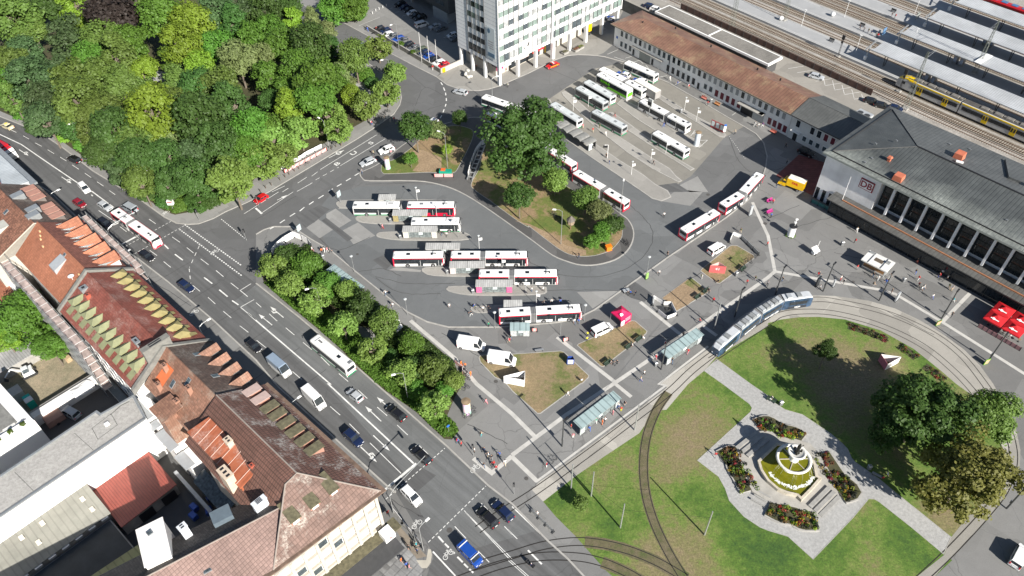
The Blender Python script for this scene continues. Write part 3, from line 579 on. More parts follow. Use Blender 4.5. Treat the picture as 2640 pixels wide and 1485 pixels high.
mb.face([P2,V1,BA],4);mb.face([P1,P2,BA,(24.6,21.9,14.6),(24.6,13.9,20)],4)
mb.face([(24.6,13.9,20),(24.6,21.9,14.6),(24.6,21.9,14.3),(24.8,5.5,14.3),(24.8,5.5,14.6)],5)
mb.obj('roof',[T_RIB,T_GRID,T_GRID2,T_BLACK_SHADED,T_RIBD,CREAM],B)
rd=MB();rd.tube([P1,(24.6,13.9,20)],.13);rd.tube([C0,P1,P2,C1],.13);rd.tube([V1,W1],.12);rd.tube([P2,V1],.12);rd.obj('ridge_tiles',M('ridge_tile_grey',(.25,.215,.19),.8),B)
gt=MB();gt.ribbon([(24.8,5.3),(-7.4,5.2),(-5.5,25.3),(F1[0],F1[1]+.3)],.75,14.35,14.62);gt.obj('gutter',M('rusty_lead_gutter',(.14,.095,.07),.7,var=.45,scl=.8),B)
fr=slope(13.9,20,5.5,14.6)
for k,(u,mt)in enumerate([(23.2,SALMON),(20.6,SALMON),(17.9,MOSS),(15.6,MOSS),(13.1,MOSS),(10.6,MOSS),(8,MOSS),(5.4,MOSS)]):
 shed_dormer(B,fr,u,7.3,-1,1.5,1.35,M('pale_dormer_felt',(.40,.30,.27),.8)if k<2 else mt,SALMON,3.0,.35)
sn=Vector((-su.y,su.x))
for k in range(3):
 c=Vector((-3.4,11.3))+su*(3.5*k);a,b=c-su*.85,c+su*.85;dv=Vector((1,-.05));mb=MB()
 zt=17.7;bk=dv*3.6
 mb.face([(a.x,a.y,16.1),(b.x,b.y,16.1),(b.x,b.y,zt),(a.x,a.y,zt)])
 for e in(a,b):mb.face([(e.x,e.y,16.1),(e.x,e.y,zt),(e.x+bk.x,e.y+bk.y,zt+.5)])
 o=mb.obj('dormer',SALMON,B);rf=MB();q=[(a.x-.3,a.y-.1,zt),(b.x-.3,b.y+.1,zt),(b.x+bk.x,b.y+bk.y,zt+.55),(a.x+bk.x,a.y+bk.y,zt+.55)]
 rf.ring([q,[(x,y,z+.15)for x,y,z in q]]);rf.obj('dormer_roof',MOSS,o);wn=MB();m_=c-dv*.04;wn.box(m_.x,m_.y,16.85,.06,1.1,.9,math.atan2(su.y,su.x)-PI/2);wn.obj('dormer_window',WHITE,o)
fm=MB();L=(Vector(SF[1])-Vector(SF[0])).length;ang=math.atan2(su.y,su.x);o0=Vector(SF[0])
for k in range(9):
 c=o0+su*(.35+k*(L-.7)/8)+sn*.3;fm.box(c.x,c.y,9.2,.55,.6,9.8,ang)
for z in(4.6,7.7,10.8,13.9):c=o0+su*L/2+sn*.22;fm.box(c.x,c.y,z,L,.44,.55,ang)
fm.obj('facade_frame',CREAM,B)
for k in range(8):
 for j,z in enumerate((6.15,9.25,12.35)):
  c=o0+su*(.35+(k+.5)*(L-.7)/8)+sn*.05;mb=MB();mb.box(c.x,c.y,z,1.75,.12,1.9,ang);w_=mb.obj('window',WHITE,B)
  mb=MB();mb.box(c.x+sn.x*.08,c.y+sn.y*.08,z,1.5,.06,1.66,ang);mb.obj('pane' if(k,j)in((5,0),(3,1),(6,1),(4,2))else 'blind',GLSB if(k,j)in((5,0),(3,1),(6,1),(4,2))else M('cream_blind',(.47,.45,.41),.8,var=.05),w_)
cn=MB();c=o0+su*(L/2+9)+sn*1.2;cn.box(c.x,c.y,4.0,L+22,2.4,.25,ang);cn.obj('ledge',MOSS,B)
c=o0+su*(L/2+9.5)+sn*4.;cn=MB();cn.box(c.x,c.y,3.9,L+19,3.6,.3,ang);cn.obj('awning_roof',M('dark_grey_felt',(.05,.051,.053),.8,var=.15),B)
sg=MB();c=o0+su*.8+sn*2.2;sg.box(c.x,c.y,4.9,2.0,2.0,1.5,ang);s_=sg.obj('sign_cube',WHITE,B)
AR=M('red_lettering',(.55,.01,.02),.5,var=0)
for q,n in((su,sn),(-1*sn,su*-1)):
 put_text('A',1.3,AR,frame_m((c.x+(n.x if n is sn else-su.x)*1.02,c.y+(n.y if n is sn else-su.y)*1.02,4.9),(q.x,q.y,0),(0,0,1)),s_)
chimney(B,11,21.2,15,19.2,2.6,1.4,M('buff_render',(.5,.41,.32),.85),3);chimney(B,9.2,17.6,16.2,18.9,.6,.6,BRICK,1);chimney(B,15.6,17.6,16.5,19.6,1.3,1.0,M('buff_render',(.5,.41,.32)),2)
chimney(B,3.2,20.4,15,18.6,.9,2.2,M('blue_white_render',(.55,.58,.62),.8),4);chimney(B,8.4,30.6,15.5,18.4,.9,1.2,M('blue_white_render',(.55,.58,.62)),2)
bf=lambda v:14.6+(17.6-14.6)*0
for(d,off,w,l)in((8.5,4.2,2.3,3.0),(18.4,4.3,2.2,3.4)):
 c=Vector((V1[0],V1[1]))+wdir*d+Vector((wdir.y,-wdir.x))*off;mb=MB();mb.box(c.x,c.y,16.6,w,l,1.2,math.atan2(wdir.y,wdir.x)+PI/2);mb.obj('roof_hatch',M('slate_blue_sheet',(.1,.13,.155),.6),B)
for(d,off)in((13,5.4),(24,6.2)):
 c=Vector((V1[0],V1[1]))+wdir*d-Vector((wdir.y,-wdir.x))*off*.55;mb=MB();mb.box(c.x,c.y,16.25,1.2,.9,.25,math.atan2(wdir.y,wdir.x));o=mb.obj('skylight',ZINC,B);mb=MB();mb.box(c.x,c.y,16.39,1.0,.7,.06,math.atan2(wdir.y,wdir.x));mb.obj('pane',GLSB,o)
rz_=MB();q=[(8.2,17.0,18.55),(22.8,17.0,18.55),(24,20.9,17.2),(8.2,20.9,17.2)];rz_.ring([[(x,y,z-.25)for x,y,z in q],q]);rz_.bx(8.3,23.6,20.4,20.7,15.2,17)
for k in range(8):u=9.3+k*1.85;rz_.tube([(u,17.0,18.6),(u,20.9,17.25)],.055,4,1)
rz_.obj('sheet_metal_deck',[RUST,M('pale_seam',(.46,.33,.28),.7)],B)
el=house('lift_tower','white rendered lift tower rising through the dark rear roof slope');E_=[(13.2,35.5),(12.2,31.9),(5.9,34.1),(7,37.5)]
wall(el,E_,18,WWALL);mb=MB();mb.prism(inset(E_,-.15),18,18.12);mb.obj('roof',M('white_membrane',(.7,.68,.66),.7,var=.04),el);mb=MB();mb.box(11.2,34.4,18.2,.8,.8,.3);o=mb.obj('skylight',ZINC,el);mb=MB();mb.box(11.2,34.4,18.37,.6,.6,.04);mb.obj('pane',GLSB,o)
B=house('gabled_house','brown tiled house with four pointed gable dormers on the road side')
wall(B,rect(24.8,41.2,6.6,19.6),14.3,CREAM);gable(B,24.7,41.3,6.0,14.0,20.3,14.4,19.5,T_OLDD,T_BRN)
f0=slope(14,19.5,6,14.4);f1=slope(14,19.5,20.3,14.4)
for u in(27.2,30.6,34.,37.4):gable_dormer(B,f0,u,7.2,-1,1.7,1.2,1.0,T_BRN,M('slate_side',(.13,.135,.14),.7),2.2)
for u,v in((38.2,16.4),(37.2,19.0),(30.4,16.2),(31.2,18.7)):chimney(B,u,v,f1(v)-.4,f1(v)+1.5,.9,.8,M('old_brick',(.3,.16,.11),.85),2)
for u,v in((35.2,17.2),(32.2,15.4)):skylight(B,f1,u,v,1)
for u,v in((37.6,10.6),(30.4,11.2)):skylight(B,f0,u,v,-1)
mb=MB();q=[(36.6,15.6),(39.2,15.6),(39.6,18.6),(37.0,18.6)];mb.face([(u+(.6 if 0 else 0),v,f1(v)+.04)for u,v in q]);mb.obj('new_tile_patch',M('bright_orange_tiles',(.55,.14,.05),.8),B)
mb=MB();mb.ring([[(33.6,18.5,16.9),(34.6,22.6,15.6),(29.9,22.6,15.6),(29.4,18.5,16.9)],[(33.6,18.5,17.05),(34.6,22.6,15.75),(29.9,22.6,15.75),(29.4,18.5,17.05)]]);mb.bx(30.2,34.2,19.8,22.2,0,15.5);mb.obj('rear_wing',T_BRN,B)
B=house('red_roofed_house','red tiled house with rows of green copper dormers on both slopes')
wall(B,rect(41.8,71,7.1,21.8),14.3,WWALL);gable(B,42,70.8,6.5,14.4,22.3,14.4,19.5,T_RED,T_RED)
f0=slope(14.4,19.5,6.5,14.4);f1=slope(14.4,19.5,22.3,14.4)
for s,f,ve,mt in((-1,f0,6.5,COPPER_Y),(1,f1,22.3,COPPER)):
 for k in range(10):
  u=44.6+k*2.68-(0 if s<0 else .5);vf=ve-s*2.2;h=1.25;z0=f(vf);zt=z0+h;a,b=u-.85,u+.85;vb=vf-s*2.5;mb=MB()
  for x in(a,b):mb.face([(x,vf,z0-.1),(x,vf,zt),(x,vb,zt),(x,vb,f(vb)-.2)])
  mb.face([(a,vf,z0-.1),(b,vf,z0-.1),(b,vf,zt),(a,vf,zt)]);o=mb.obj('dormer',mt,B)
  rf=MB();y0=vf+s*.25;ap=(u,vf-s*.8,zt+.55);bk=(u,vb-s*.6,zt+.55)
  rf.face([(a-.2,y0,zt),(b+.2,y0,zt),ap]);rf.face([(b+.2,y0,zt),(b+.2,vb,zt),bk,ap]);rf.face([(a-.2,vb,zt),(a-.2,y0,zt),ap,bk]);rf.obj('dormer_roof',mt,o)
  wn=MB();wn.box(u,vf+s*.04,z0+.62,1.3,.06,.85);wn.obj('dormer_window',GLS if s<0 else GLSB,o)
  ap_=MB();y1=ve-s*.75;ap_.face([(a+.1,vf+s*.05,f(vf)+.06),(b-.1,vf+s*.05,f(vf)+.06),(b-.45*(s<0),y1,f(y1)+.3),(a+.45*(s<0),y1,f(y1)+.3)]);ap_.face([(a+.45*(s<0),y1,f(y1)),(b-.45*(s<0),y1,f(y1)),(b-.45*(s<0),y1,f(y1)+.3),(a+.45*(s<0),y1,f(y1)+.3)]);ap_.obj('apron_window',mt,B)
for u,du in((41.55,.0),(71.2,0)):
 mb=MB()
 for va,vb,za,zb in((6.2,14.4,14.6,20.0),(14.4,22.5,20.0,14.6)):
  mb.ring([[(u-.35,v,z-1.2),(u+.35,v,z-1.2),(u+.35,v,z+.15),(u-.35,v,z+.15)]for v,z in((va,za),(vb,zb))])
 mb.obj('parapet',STONEC,B)
chimney(B,42.2,15.2,17.6,20.9,1.1,5.2,STONEC,2);chimney(B,47.5,16.8,f1(16.8)-.3,f1(16.8)+.9,1.5,.8,ZINC,1);chimney(B,66,17.2,f1(17.2)-.3,f1(17.2)+.8,.6,.9,BRICK,1);chimney(B,68.6,16.8,f1(16.8)-.3,f1(16.8)+.5,1.2,1.3,ZINC,1)
mb=MB()
for k in range(9):
 for z in(3.2,6.4,9.6,12.6):
  mb=MB();mb.box(44+k*3.1,21.83,z,1.2,.1,1.7);w_=mb.obj('window',WHITE,B);mb=MB();mb.box(44+k*3.1,21.89,z,.95,.06,1.45);mb.obj('pane',GLSB,w_)
B=house('orange_roofed_house','orange tiled house wrapped in scaffolding with five broad roof gables')
wall(B,rect(71.8,94.2,7.4,20.6),14.3,WWALL);gable(B,71.7,94.4,6.9,14.2,21.2,14.4,19.3,T_DRED,T_ORANGE)
f0=slope(14.2,19.3,6.9,14.4);f1=slope(14.2,19.3,21.2,14.4)
for k in range(5):gable_dormer(B,f0,75.2+k*4.15,7.4,-1,2.7,1.6,1.5,T_ORANGE,M('pale_blue_board',(.5,.54,.55),.7),5,.3)
o_=MB();q=[(79,15.3),(81.6,15.3),(81.6,18.3),(79,18.3)];o_.ring([[(u,v,f1(v))for u,v in q],[(q[0][0],q[0][1],f1(15.3)+.15),(q[1][0],q[1][1],f1(15.3)+.15),(q[2][0],q[2][1],f1(18.3)+1.1),(q[3][0],q[3][1],f1(18.3)+1.1)]]);o_.obj('dormer',LGSH,B)
skylight(B,f1,80.4,14.95,1,.8,.6)
mb=MB();v=16.9;mb.lathe([(.0,f1(v)+.8),(.45,f1(v)+.85),(.62,f1(v)+1.0)],12,73.8,v);mb.tube([(73.8,v,f1(v)-.1),(73.8,v,f1(v)+.85)],.05);mb.obj('satellite_dish',WHITE,B)
for u,v in((91.6,15.1),(90.6,15.6),(89.8,16),(87.8,16.6),(72.9,15.6),(72.4,16.4)):mb=MB();mb.box(u,v,f1(v)+.15,.35,.3,.5);mb.obj('vent_pipe',M('ochre_vent',(.5,.33,.18),.7),B)
B=house('old_tiled_house','old mottled brown tiled house with six salmon shed dormers')
wall(B,rect(94.5,115,7.6,26),14.3,CREAM);gable(B,94.5,115.2,7.0,14.9,27,14.4,19.4,T_OLDD,T_OLD)
f0=slope(14.9,19.4,7,14.4);f1=slope(14.9,19.4,27,14.4)
for u in(111.6,109.2,106.8,102.,99.6,97.2):shed_dormer(B,f0,u,8.6,-1,1.7,1.3,SALMON,M('slate_side2',(.14,.12,.11),.8),3.2,.3)
for u,v in((107.6,13.2),(100.4,13),(97.2,14)):
 mb=MB();mb.bx(u-.9,u+.9,v-1.4,v+1.2,f0(v)-.5,f0(v)+.9);mb.obj('lead_dormer',ZINC,B)
mb=MB();mb.bx(100,103,18.5,22,15.5,17.9);mb.obj('lead_dormer',M('pale_sheet_dormer',(.4,.4,.36),.6),B);skylight(B,f1,104.2,17.2,1);skylight(B,f1,107.5,18,1)
chimney(B,104.5,25.5,14,17.6,1.6,2.4,WWALL,2)
B=house('grey_roofed_block','block with flat pale grey sheet metal roof at left picture edge')
wall(B,rect(115.4,150,8,21),15,WWALL);mb=MB();mb.ring([[(115.2,8.4,16.0),(150,8.4,16.0),(150,21,17.6),(115.2,21,17.6)],[(115.2,8.4,16.3),(150,8.4,16.3),(150,21,17.9),(115.2,21,17.9)]]);mb.obj('roof',rowtile('standing_seam_grey',(.37,.4,.42),(.42,.45,.47),0.7,0,.4,.03,.45),B)
mb=MB();mb.bx(115.2,150,6.9,8.4,14.8,15.3);mb.obj('ledge',ZINC,B);chimney(B,116.6,14,15,19.2,.8,.8,BRICK,1,None)
def scaffold(name,label,u0,u1,v0,v1,top,cover):
 t=house(name,label);t['category']='scaffolding';n=int((u1-u0)/2.4);mb=MB();dk=MB();gd=MB()
 for k in range(n+1):
  u=u0+(u1-u0)*k/n
  for v in(v0,v1):mb.tube([(u,v,0),(u,v,top+1)],.05,4)
  for z in range(2,int(top)+1,2):mb.tube([(u,v0,z),(u,v1,z)],.04,4)
 for z in range(2,int(top)+1,2):
  for v in(v0,v1):
   for dz in(.5,1.):mb.tube([(u0,v,z+dz),(u1,v,z+dz)],.035,4)
  for k in range(n):
   a=u0+(u1-u0)*k/n;dk.bx(a+.02,a+2.38,v0+.1,v1-.1,z-.04,z+.04)
  dk.obj('deck_boards',M('pinkish_deck_board',(.36,.29,.265),.8,var=.45,scl=.8),t);dk=MB()
 for k in range(0,n,2):mb.tube([(u0+2.4*k,v1,0),(u0+2.4*(k+2),v1,6)],.035,4)
 mb.obj('scaffold_tubes',LGREY,t)
 if cover:
  for k in range(0,n,3):gd.bx(u0+2.4*k,u0+2.4*k+2.2,v1+.02,v1+.06,top-2,top)
  gd.obj('guard_panel',M('red_guard_panel',(.5,.12,.1),.7,var=.3),t)
 return t
scaffold('scaffolding','grey tube scaffolding along the road front of the orange house',71.5,96.5,4.4,5.9,14,True)
scaffold('scaffolding','tube scaffolding with pinkish boards along the courtyard side of the houses',58,96,22.8,24.6,14,False)
GRAVR=ground_mix('gravel_roof',[(.3,(.3,.29,.275)),(.7,(.37,.36,.34))],.15,.8,8,fc=.2)
B=house('white_courtyard_building','long white rendered courtyard building with flat gravel roof');Wp=[(36.8,23.4),(43.4,22.3),(44,28.4),(45.2,28.6),(43.8,75),(36.8,75)]
wall(B,Wp,11.3,M('bright_white_render',(.8,.79,.77),.85,var=.02,scl=.3));mb=MB();Q=inset(Wp,.45);mb.face([(p[0],p[1],11.42)for p in Q]);mb.obj('roof',GRAVR,B)
mb=MB();kerb_line(mb,inset(Wp,.22),.44,0,True);mb.v=[(x,y,11.6 if abs(z)>1e-9 else 11.2)for x,y,z in mb.v]
mb=MB();q=[(p[0],p[1])for p in inset(Wp,.2)];mb.ribbon(q+[q[0]],.42,11.3,11.62);mb.obj('parapet',ZINC,B)
for k,v in enumerate((33,43.5,54,64)):mb=MB();mb.ribbon([(37.6,v),(43.6,v+.6)],.06,11.44);mb.obj('roof_joint',BLK,B)
mb=MB();mb.bx(40.6,41.3,28.4,29.2,11.4,11.75);o=mb.obj('roof_hatch',WHITE,B);mb=MB();mb.ribbon([(39.5,27.6),(42.6,27.2),(42.2,31),(39.2,31.4),(39.5,27.6)],.07,11.45);mb.ribbon([(42.5,27.4),(43,25),(42.7,23.6)],.12,11.45);mb.obj('roof_cable',BLK,B)
B=house('garage','low garage with ribbed red brown sheet roof against the white building');G_=[(36.6,26.1),(36.6,36.8),(27,36.8),(27.4,26.2)]
wall(B,G_,3.1,CONC);mb=MB();mb.ring([[(37,26,3.55),(37,36.9,3.55),(26.6,36.9,3.2),(27,26.1,3.2)],[(37,26,3.72),(37,36.9,3.72),(26.6,36.9,3.37),(27,26.1,3.37)]]);mb.obj('roof',rowtile('redbrown_trapezoid_sheet',(.25,.06,.045),(.29,.075,.055),0,.45,.6,.06,.5),B)
for v in(28.2,32.5):mb=MB();mb.box(26.98,v,1.3,.1,2.6,2.4);mb.obj('gate',BLK,B)
B=house('grey_shed','grey felt lean-to shed with rooflights below the white wall');S_=[(36.7,37),(36.7,75),(30.2,75),(30.2,36.9)]
wall(B,S_,4.0,CONC);mb=MB();mb.ring([[(36.75,36.9,6),(36.75,75,6),(29.9,75,4.05),(29.9,36.8,4.05)],[(36.75,36.9,6.2),(36.75,75,6.2),(29.9,75,4.25),(29.9,36.8,4.25)]]);mb.obj('roof',rowtile('grey_felt_strips',(.19,.19,.165),(.24,.235,.205),0,1.05,.25,.05),B)
for u,v in((34.8,38.8),(32.3,38.6),(35.4,45.5),(35.4,49),(33,47.5)):mb=MB();z=4.25+(u-30)*.285;mb.box(u,v,z+.15,.9,.7,.35);mb.obj('rooflight',M('cream_rooflight',(.6,.56,.48),.5),B)
for k in range(7):mb=MB();mb.box(29.9,38+k*2.3,3.9,.7,1.2,.5);mb.obj('gutter_box',LGSH,B)
B=house('dark_flat_shed','dark flat felt roof lying in shade beside the grey shed');wall(B,[(29.6,37.4),(29.6,75),(21.5,75),(20.6,37.2)],3.2,CONC);mb=MB();mb.face([(29.4,37.6,3.3),(29.4,75,3.3),(21.6,75,3.3),(20.8,37.4,3.3)]);mb.obj('roof',M('shade_darkened_felt',(.045,.05,.052),.8,var=.3,scl=.3),B)  # felt colour darkened to carry the shadow of the corner house wing
B=house('green_roofed_annex','narrow annex with yellow green sheet roof at bottom left');wall(B,[(21.2,37),(23.2,60),(18.5,60),(17,37)],3.4,CONC);mb=MB();mb.ring([[(21.4,36.6,3.5),(23.6,60,3.5),(18.2,60,4.1),(16.6,36.8,4.1)],[(21.4,36.6,3.6),(23.6,60,3.6),(18.2,60,4.2),(16.6,36.8,4.2)]]);mb.obj('roof',rowtile('lichen_green_sheet',(.3,.3,.13),(.36,.35,.17),0,1.2,.4,.1),B)
B=house('glass_roofed_annex','low annex with dark glazed lean-to roof against the houses');wall(B,rect(14,24,21.6,23.6),5,CONC);mb=MB();mb.ring([[(14,21.4,6.2),(24,21.4,6.2),(24,24,5.1),(14,24,5.1)],[(14,21.4,6.3),(24,21.4,6.3),(24,24,5.2),(14,24,5.2)]]);mb.obj('roof',GLSB,B)
for nm,lb,(u0,u1,v0,v1,z)in(('balcony_block','white rear balcony block with grey roof panels and planters',(25,44.5,20.4,23.0,9)),):
 B=house(nm,lb);
 for k,(a,b,zz)in enumerate(((25,29,7.5),(29.6,35,8.6),(35.6,37.5,9),(38,44,9.6))):
  wall(B,rect(a,b,v0,v1+.2*(k%2)),zz,WWALL);mb=MB();mb.bx(a,b,v1-.9,v1+.9,zz,zz+.15);mb.obj('roof',LGSH,B)
 mb=MB();mb.bx(33,44,23.6,23.9,7.5,8.3);mb.obj('balcony_rail',WHITE,B)
B=house('white_terraced_house','white terraced house with planted balconies at left picture edge');wall(B,[(54.5,37.2),(68,37.9),(68,75),(54.2,75)],8.6,WWALL)
mb=MB();mb.prism([(56.5,39.5),(66,40),(66,75),(56.3,75)],8.6,8.72);mb.obj('roof',M('grey_roof_deck',(.17,.17,.16),.9,var=.3),B)
mb=MB();mb.ribbon([(54.6,75),(54.9,37.7),(68,38.3)],.7,8.6,9.3);mb.obj('planter',WWALL,B)
for v in(41,45.5):mb=MB();mb.box(55.9,v,8.75,1.6,2.2,.1);mb.obj('awning',M('pale_awning',(.6,.59,.56),.8),B)
def bush(name,label,c,r,h,mat,n=160,group=None,fs=.3):
 t=empty(name,c,0,label=label,cat='plant',group=group);mb=MB()
 for _ in range(n):
  th,ph=rnd(0,2*PI),rnd(0,1);d=Vector((math.cos(th)*math.sqrt(1-ph*ph),math.sin(th)*math.sqrt(1-ph*ph),ph));p=Vector((d.x*r*rnd(.7,1),d.y*r*rnd(.7,1),d.z*h*rnd(.6,1)))
  leafq(mb,p,d,fs*rnd(.7,1.3))
 mb.obj('foliage',mat,t);mb=MB();mb.tube([(0,0,0),(0,0,h*.7)],.06,5);mb.obj('stem',BARK,t);return t
def leafq(mb,p,d,s,mi=0):
 n=(d+Vector((rnd(-.8,.8),rnd(-.8,.8),rnd(-.3,.9)))).normalized();a=n.cross(Vector((rnd(-1,1),rnd(-1,1),rnd(-1,1)))).normalized();b=n.cross(a);e=rnd(.55,1)
 mb.face([p-a*s-b*s*e*.5,p+a*s*.2-b*s*e,p+a*s+b*s*e*.4,p-a*s*.3+b*s*e],mi)
BARK=M('tree_bark',(.14,.115,.09),.9,var=.3,bmp=.4)
HEDGE=leaf('hedge_leaves',(.065,.105,.02))
for k in range(9):p=RU(54.8,39+k*2.2,8.6+.5);bush('potted_shrub','small green shrub in the white balcony planter',p,.55,.6,HEDGE,60,'shrubs in the balcony planters',.22)
sheet('parking_court',[RU(*q)for q in((44,22.5),(64,22.5),(64,75),(44,75))],.02,asphalt('court_asphalt',(.10,.095,.09),.2,.05,.2,21))
sheet('rear_yard',[RU(*q)for q in((64,24.8),(98,24.8),(98,50),(64,50))],.022,ground_mix('sandy_yard',[(.3,(.13,.13,.075)),(.48,(.2,.18,.12)),(.7,(.34,.27,.19))],.12,.6,6))
sheet('service_court',[RU(*q)for q in((8,22),(37,22),(37,40),(12,40))],.021,asphalt('service_asphalt',(.085,.085,.085),.3,.1,.3,22))
t=house('yard_wall','white yard wall with coping between parking court and sandy yard');mb=MB();mb.prism([(61.4,24.6),(61.4,37.2),(63.0,37.2),(63.0,24.4)],0,2.6);mb.obj('wall',WWALL,t);mb=MB();mb.prism([(63,24.4),(63,37.2),(64.2,37.2),(64.2,24.3)],0,2.0);mb.obj('planter_ledge',CONC,t);t['category']='wall'
mb=MB()
for k in range(7):p=RU(50.5,25.5+k*3.5,.035);q=RU(51.6,25.5+k*3.5,.035);mb.ribbon([p,q],.12,.035);a=RU(51.6,25+k*3.5);b=RU(51.6,26.1+k*3.5);mb.ribbon([a,b],.12,.035)
struct('court_markings',mb,LINE)
t=house('nw_house','white house with long white flat roof and red tiled strip at left edge');tag(t,cat='building');t.name='white_flat_house'
wall(t,rect(86,112,24,29.3),8,WWALL);mb=MB();mb.bx(85.8,112,23.6,25.4,8,8.5);mb.obj('roof',M('white_flat_roof',(.74,.74,.73),.7,var=.04),t);mb=MB();mb.bx(86,112,25.4,29.4,8.0,8.1);mb.obj('lower_roof',T_ORANGE,t)
for k in range(5):mb=MB();mb.box(89+k*4,29.34,5.5,1.6,.1,1.6);w_=mb.obj('window',WHITE,t);mb=MB();mb.box(89+k*4,29.4,5.5,1.3,.06,1.3);mb.obj('pane',GLSB,w_)
t=house('beige_annex','low annex with beige gravel roof beside the white flat house');wall(t,rect(84,100,30.5,45),4,M('beige_wall',(.42,.38,.32),.9));mb=MB();mb.bx(83.8,100,30.3,45,4,4.2);mb.obj('roof',GRAVR,t)
t=house('canopy_shed','pale slatted canopy roof behind the courtyard tree');wall(t,rect(78,83.5,25.5,40),2.4,CONC);mb=MB();mb.bx(77.8,83.7,25.3,40,2.5,2.65);mb.obj('roof',rowtile('slatted_metal',(.3,.3,.3),(.36,.36,.36),0,.5,.6,.1),t)
def blue_bin(u,v,rz,lb):
 t=empty('waste_container',RU(u,v,.02),OA+rz,label=lb,cat='bin',group='blue waste containers');m=M('blue_plastic',(.02,.06,.28),.45)
 mb=MB();mb.box(0,0,.7,1.3,1.0,1.0,tx=-.06,ty=-.06);mb.obj('tub',m,t);mb=MB();mb.ring([[(-.7,y,z)for y,z in((-.55,1.2),(.55,1.2),(.4,1.42),(-.4,1.42))],[(.7,y,z)for y,z in((-.55,1.2),(.55,1.2),(.4,1.42),(-.4,1.42))]]);mb.obj('lid',M('bright_blue_plastic',(.03,.085,.36),.4),t)
 for x in(-.5,.5):
  mb=MB();mb.tube([(x,-.3,.1),(x,.3,.1)],.1,8);mb.obj('castor',RUB,t)
for u,v,rz,lb in((22.4,26.2,.1,'large blue bin at the left end of the courtyard pair'),(21.0,27.2,.1,'large blue bin nearest the white lift tower'),(19.8,24.8,-.4,'blue bin standing askew beside the glazed annex')):blue_bin(u,v,rz,lb)
for u,v,lb in((23,22.9,'small blue wheelie bin by the courtyard wall corner'),(22.1,23.5,'small blue wheelie bin next to the large bins')):t=empty('wheelie_bin',RU(u,v,.02),OA,label=lb,cat='bin');mb=MB();mb.box(0,0,.5,.6,.6,.95,tx=-.05,ty=-.05);mb.obj('tub',M('blue_plastic',(.02,.06,.28),.45),t);mb=MB();mb.box(0,0,1.02,.72,.72,.09);mb.obj('lid',M('bright_blue_plastic',(.03,.085,.36),.4),t)
t=empty('divider_wall',RU(27,25.6),OA,label='pale low wall with coping beside the garage and bins',cat='wall');mb=MB();mb.box(-2.5,-.8,1.1,12,.5,2.2,.0);mb.obj('wall',CONC,t);mb=MB();mb.box(-2.5,-.8,2.25,12,.65,.1);mb.obj('coping',LGSH,t)
t=empty('excavator',RU(75.6,32.8,.03),OA+1.4,label='small white and blue excavator parked on the sandy yard',cat='excavator');wm=paint('excavator_white',(.62,.64,.66))
mb=MB();mb.box(0,0,1.25,2.2,1.8,1.1,tx=.1,ty=.05);mb.obj('engine_housing',wm,t);mb=MB();mb.box(.2,.45,2.2,1.2,.9,1.1,tx=.12,ty=.06);mb.obj('cab',GLSB,t);mb=MB();mb.box(.2,.45,2.8,1.2,.95,.12);mb.obj('cab_roof',wm,t)
for y in(-.75,.75):
 mb=MB();mb.ring([[(x,y+s*.22,z)for x,z in((-1.3,.1),(1.3,.1),(1.5,.4),(1.3,.7),(-1.3,.7),(-1.5,.4))]for s in(-1,1)]);mb.obj('track',RUB,t)
mb=MB();mb.tube([(1,-.3,1.6),(2.4,-.3,3.3)],.18,6);mb.tube([(2.4,-.3,3.3),(4,-.3,1.9)],.15,6);mb.obj('boom',wm,t);mb=MB();mb.ring([[(4,-.3+s*.35,1.9),(4.5,-.3+s*.35,1.2),(3.9,-.3+s*.35,.7),(3.6,-.3+s*.35,1.3)]for s in(-1,1)]);mb.obj('bucket',DGREY,t)
t=empty('toilet_cabin',RU(67.6,35.9,.03),OA,label='turquoise site cabin with white roof beside the yard wall',cat='cabin');mb=MB();mb.box(0,0,1.1,2.2,1.4,2.2);mb.obj('cabin_body',M('turquoise_plastic',(.02,.42,.34),.4),t);mb=MB();mb.box(-.6,0,2.3,1.3,1.5,.2);mb.obj('roof',WHITE,t);mb=MB();mb.box(.3,-.72,1.05,.8,.05,1.8);mb.obj('door',M('turquoise_dark',(.015,.3,.25),.4),t)
t=empty('site_container',RU(71.2,36.8,.03),OA,label='pale grey site container behind the turquoise cabin',cat='container');mb=MB();mb.box(0,0,1.2,2.4,2.2,2.3);mb.obj('container_body',LGSH,t);mb=MB();mb.box(0,0,2.4,2.5,2.3,.1);mb.obj('lid',M('beige_lid',(.5,.45,.4),.7),t)
t=empty('covered_trailer',RU(60.0,34.4,.02),OA,label='trailer under brown tarpaulin in the parking court',cat='trailer');mb=MB();mb.box(0,0,1.1,2.6,3.4,1.3,tx=.1,ty=.15);mb.obj('tarpaulin',M('brown_tarpaulin',(.27,.16,.13),.8),t)
for x in(-1.2,1.2):mb=MB();mb.tube([(x-.1,0,.33),(x+.1,0,.33)],.33,10);mb.obj('wheel',RUB,t)
for u,v in((66,27.5),):t=empty('timber_stack',RU(73.2,25.6,.03),OA,label='stack of pale pallets under the courtyard tree',cat='pallets');mb=MB();[mb.box(rnd(-.1,.1),rnd(-.1,.1),.1+.16*k,1.2,1.0,.12,rnd(-.1,.1))for k in range(7)];mb.obj('pallets',M('pale_timber',(.45,.33,.2),.8,var=.25),t)
t=house('white_tarpaulin','crumpled white tarpaulin hung over the yard wall');t['category']='tarpaulin';mb=MB();random.seed(2);gx=[[(60.2+i*.7+rnd(-.2,.2),25.2+j*.7+rnd(-.15,.15),2.75-(.9 if i==0 else 0)+rnd(-.15,.25))for j in range(7)]for i in range(4)];mb.ring(gx,False,cap=False);mb.obj('sheet',M('white_tarp',(.62,.62,.61),.6),t)
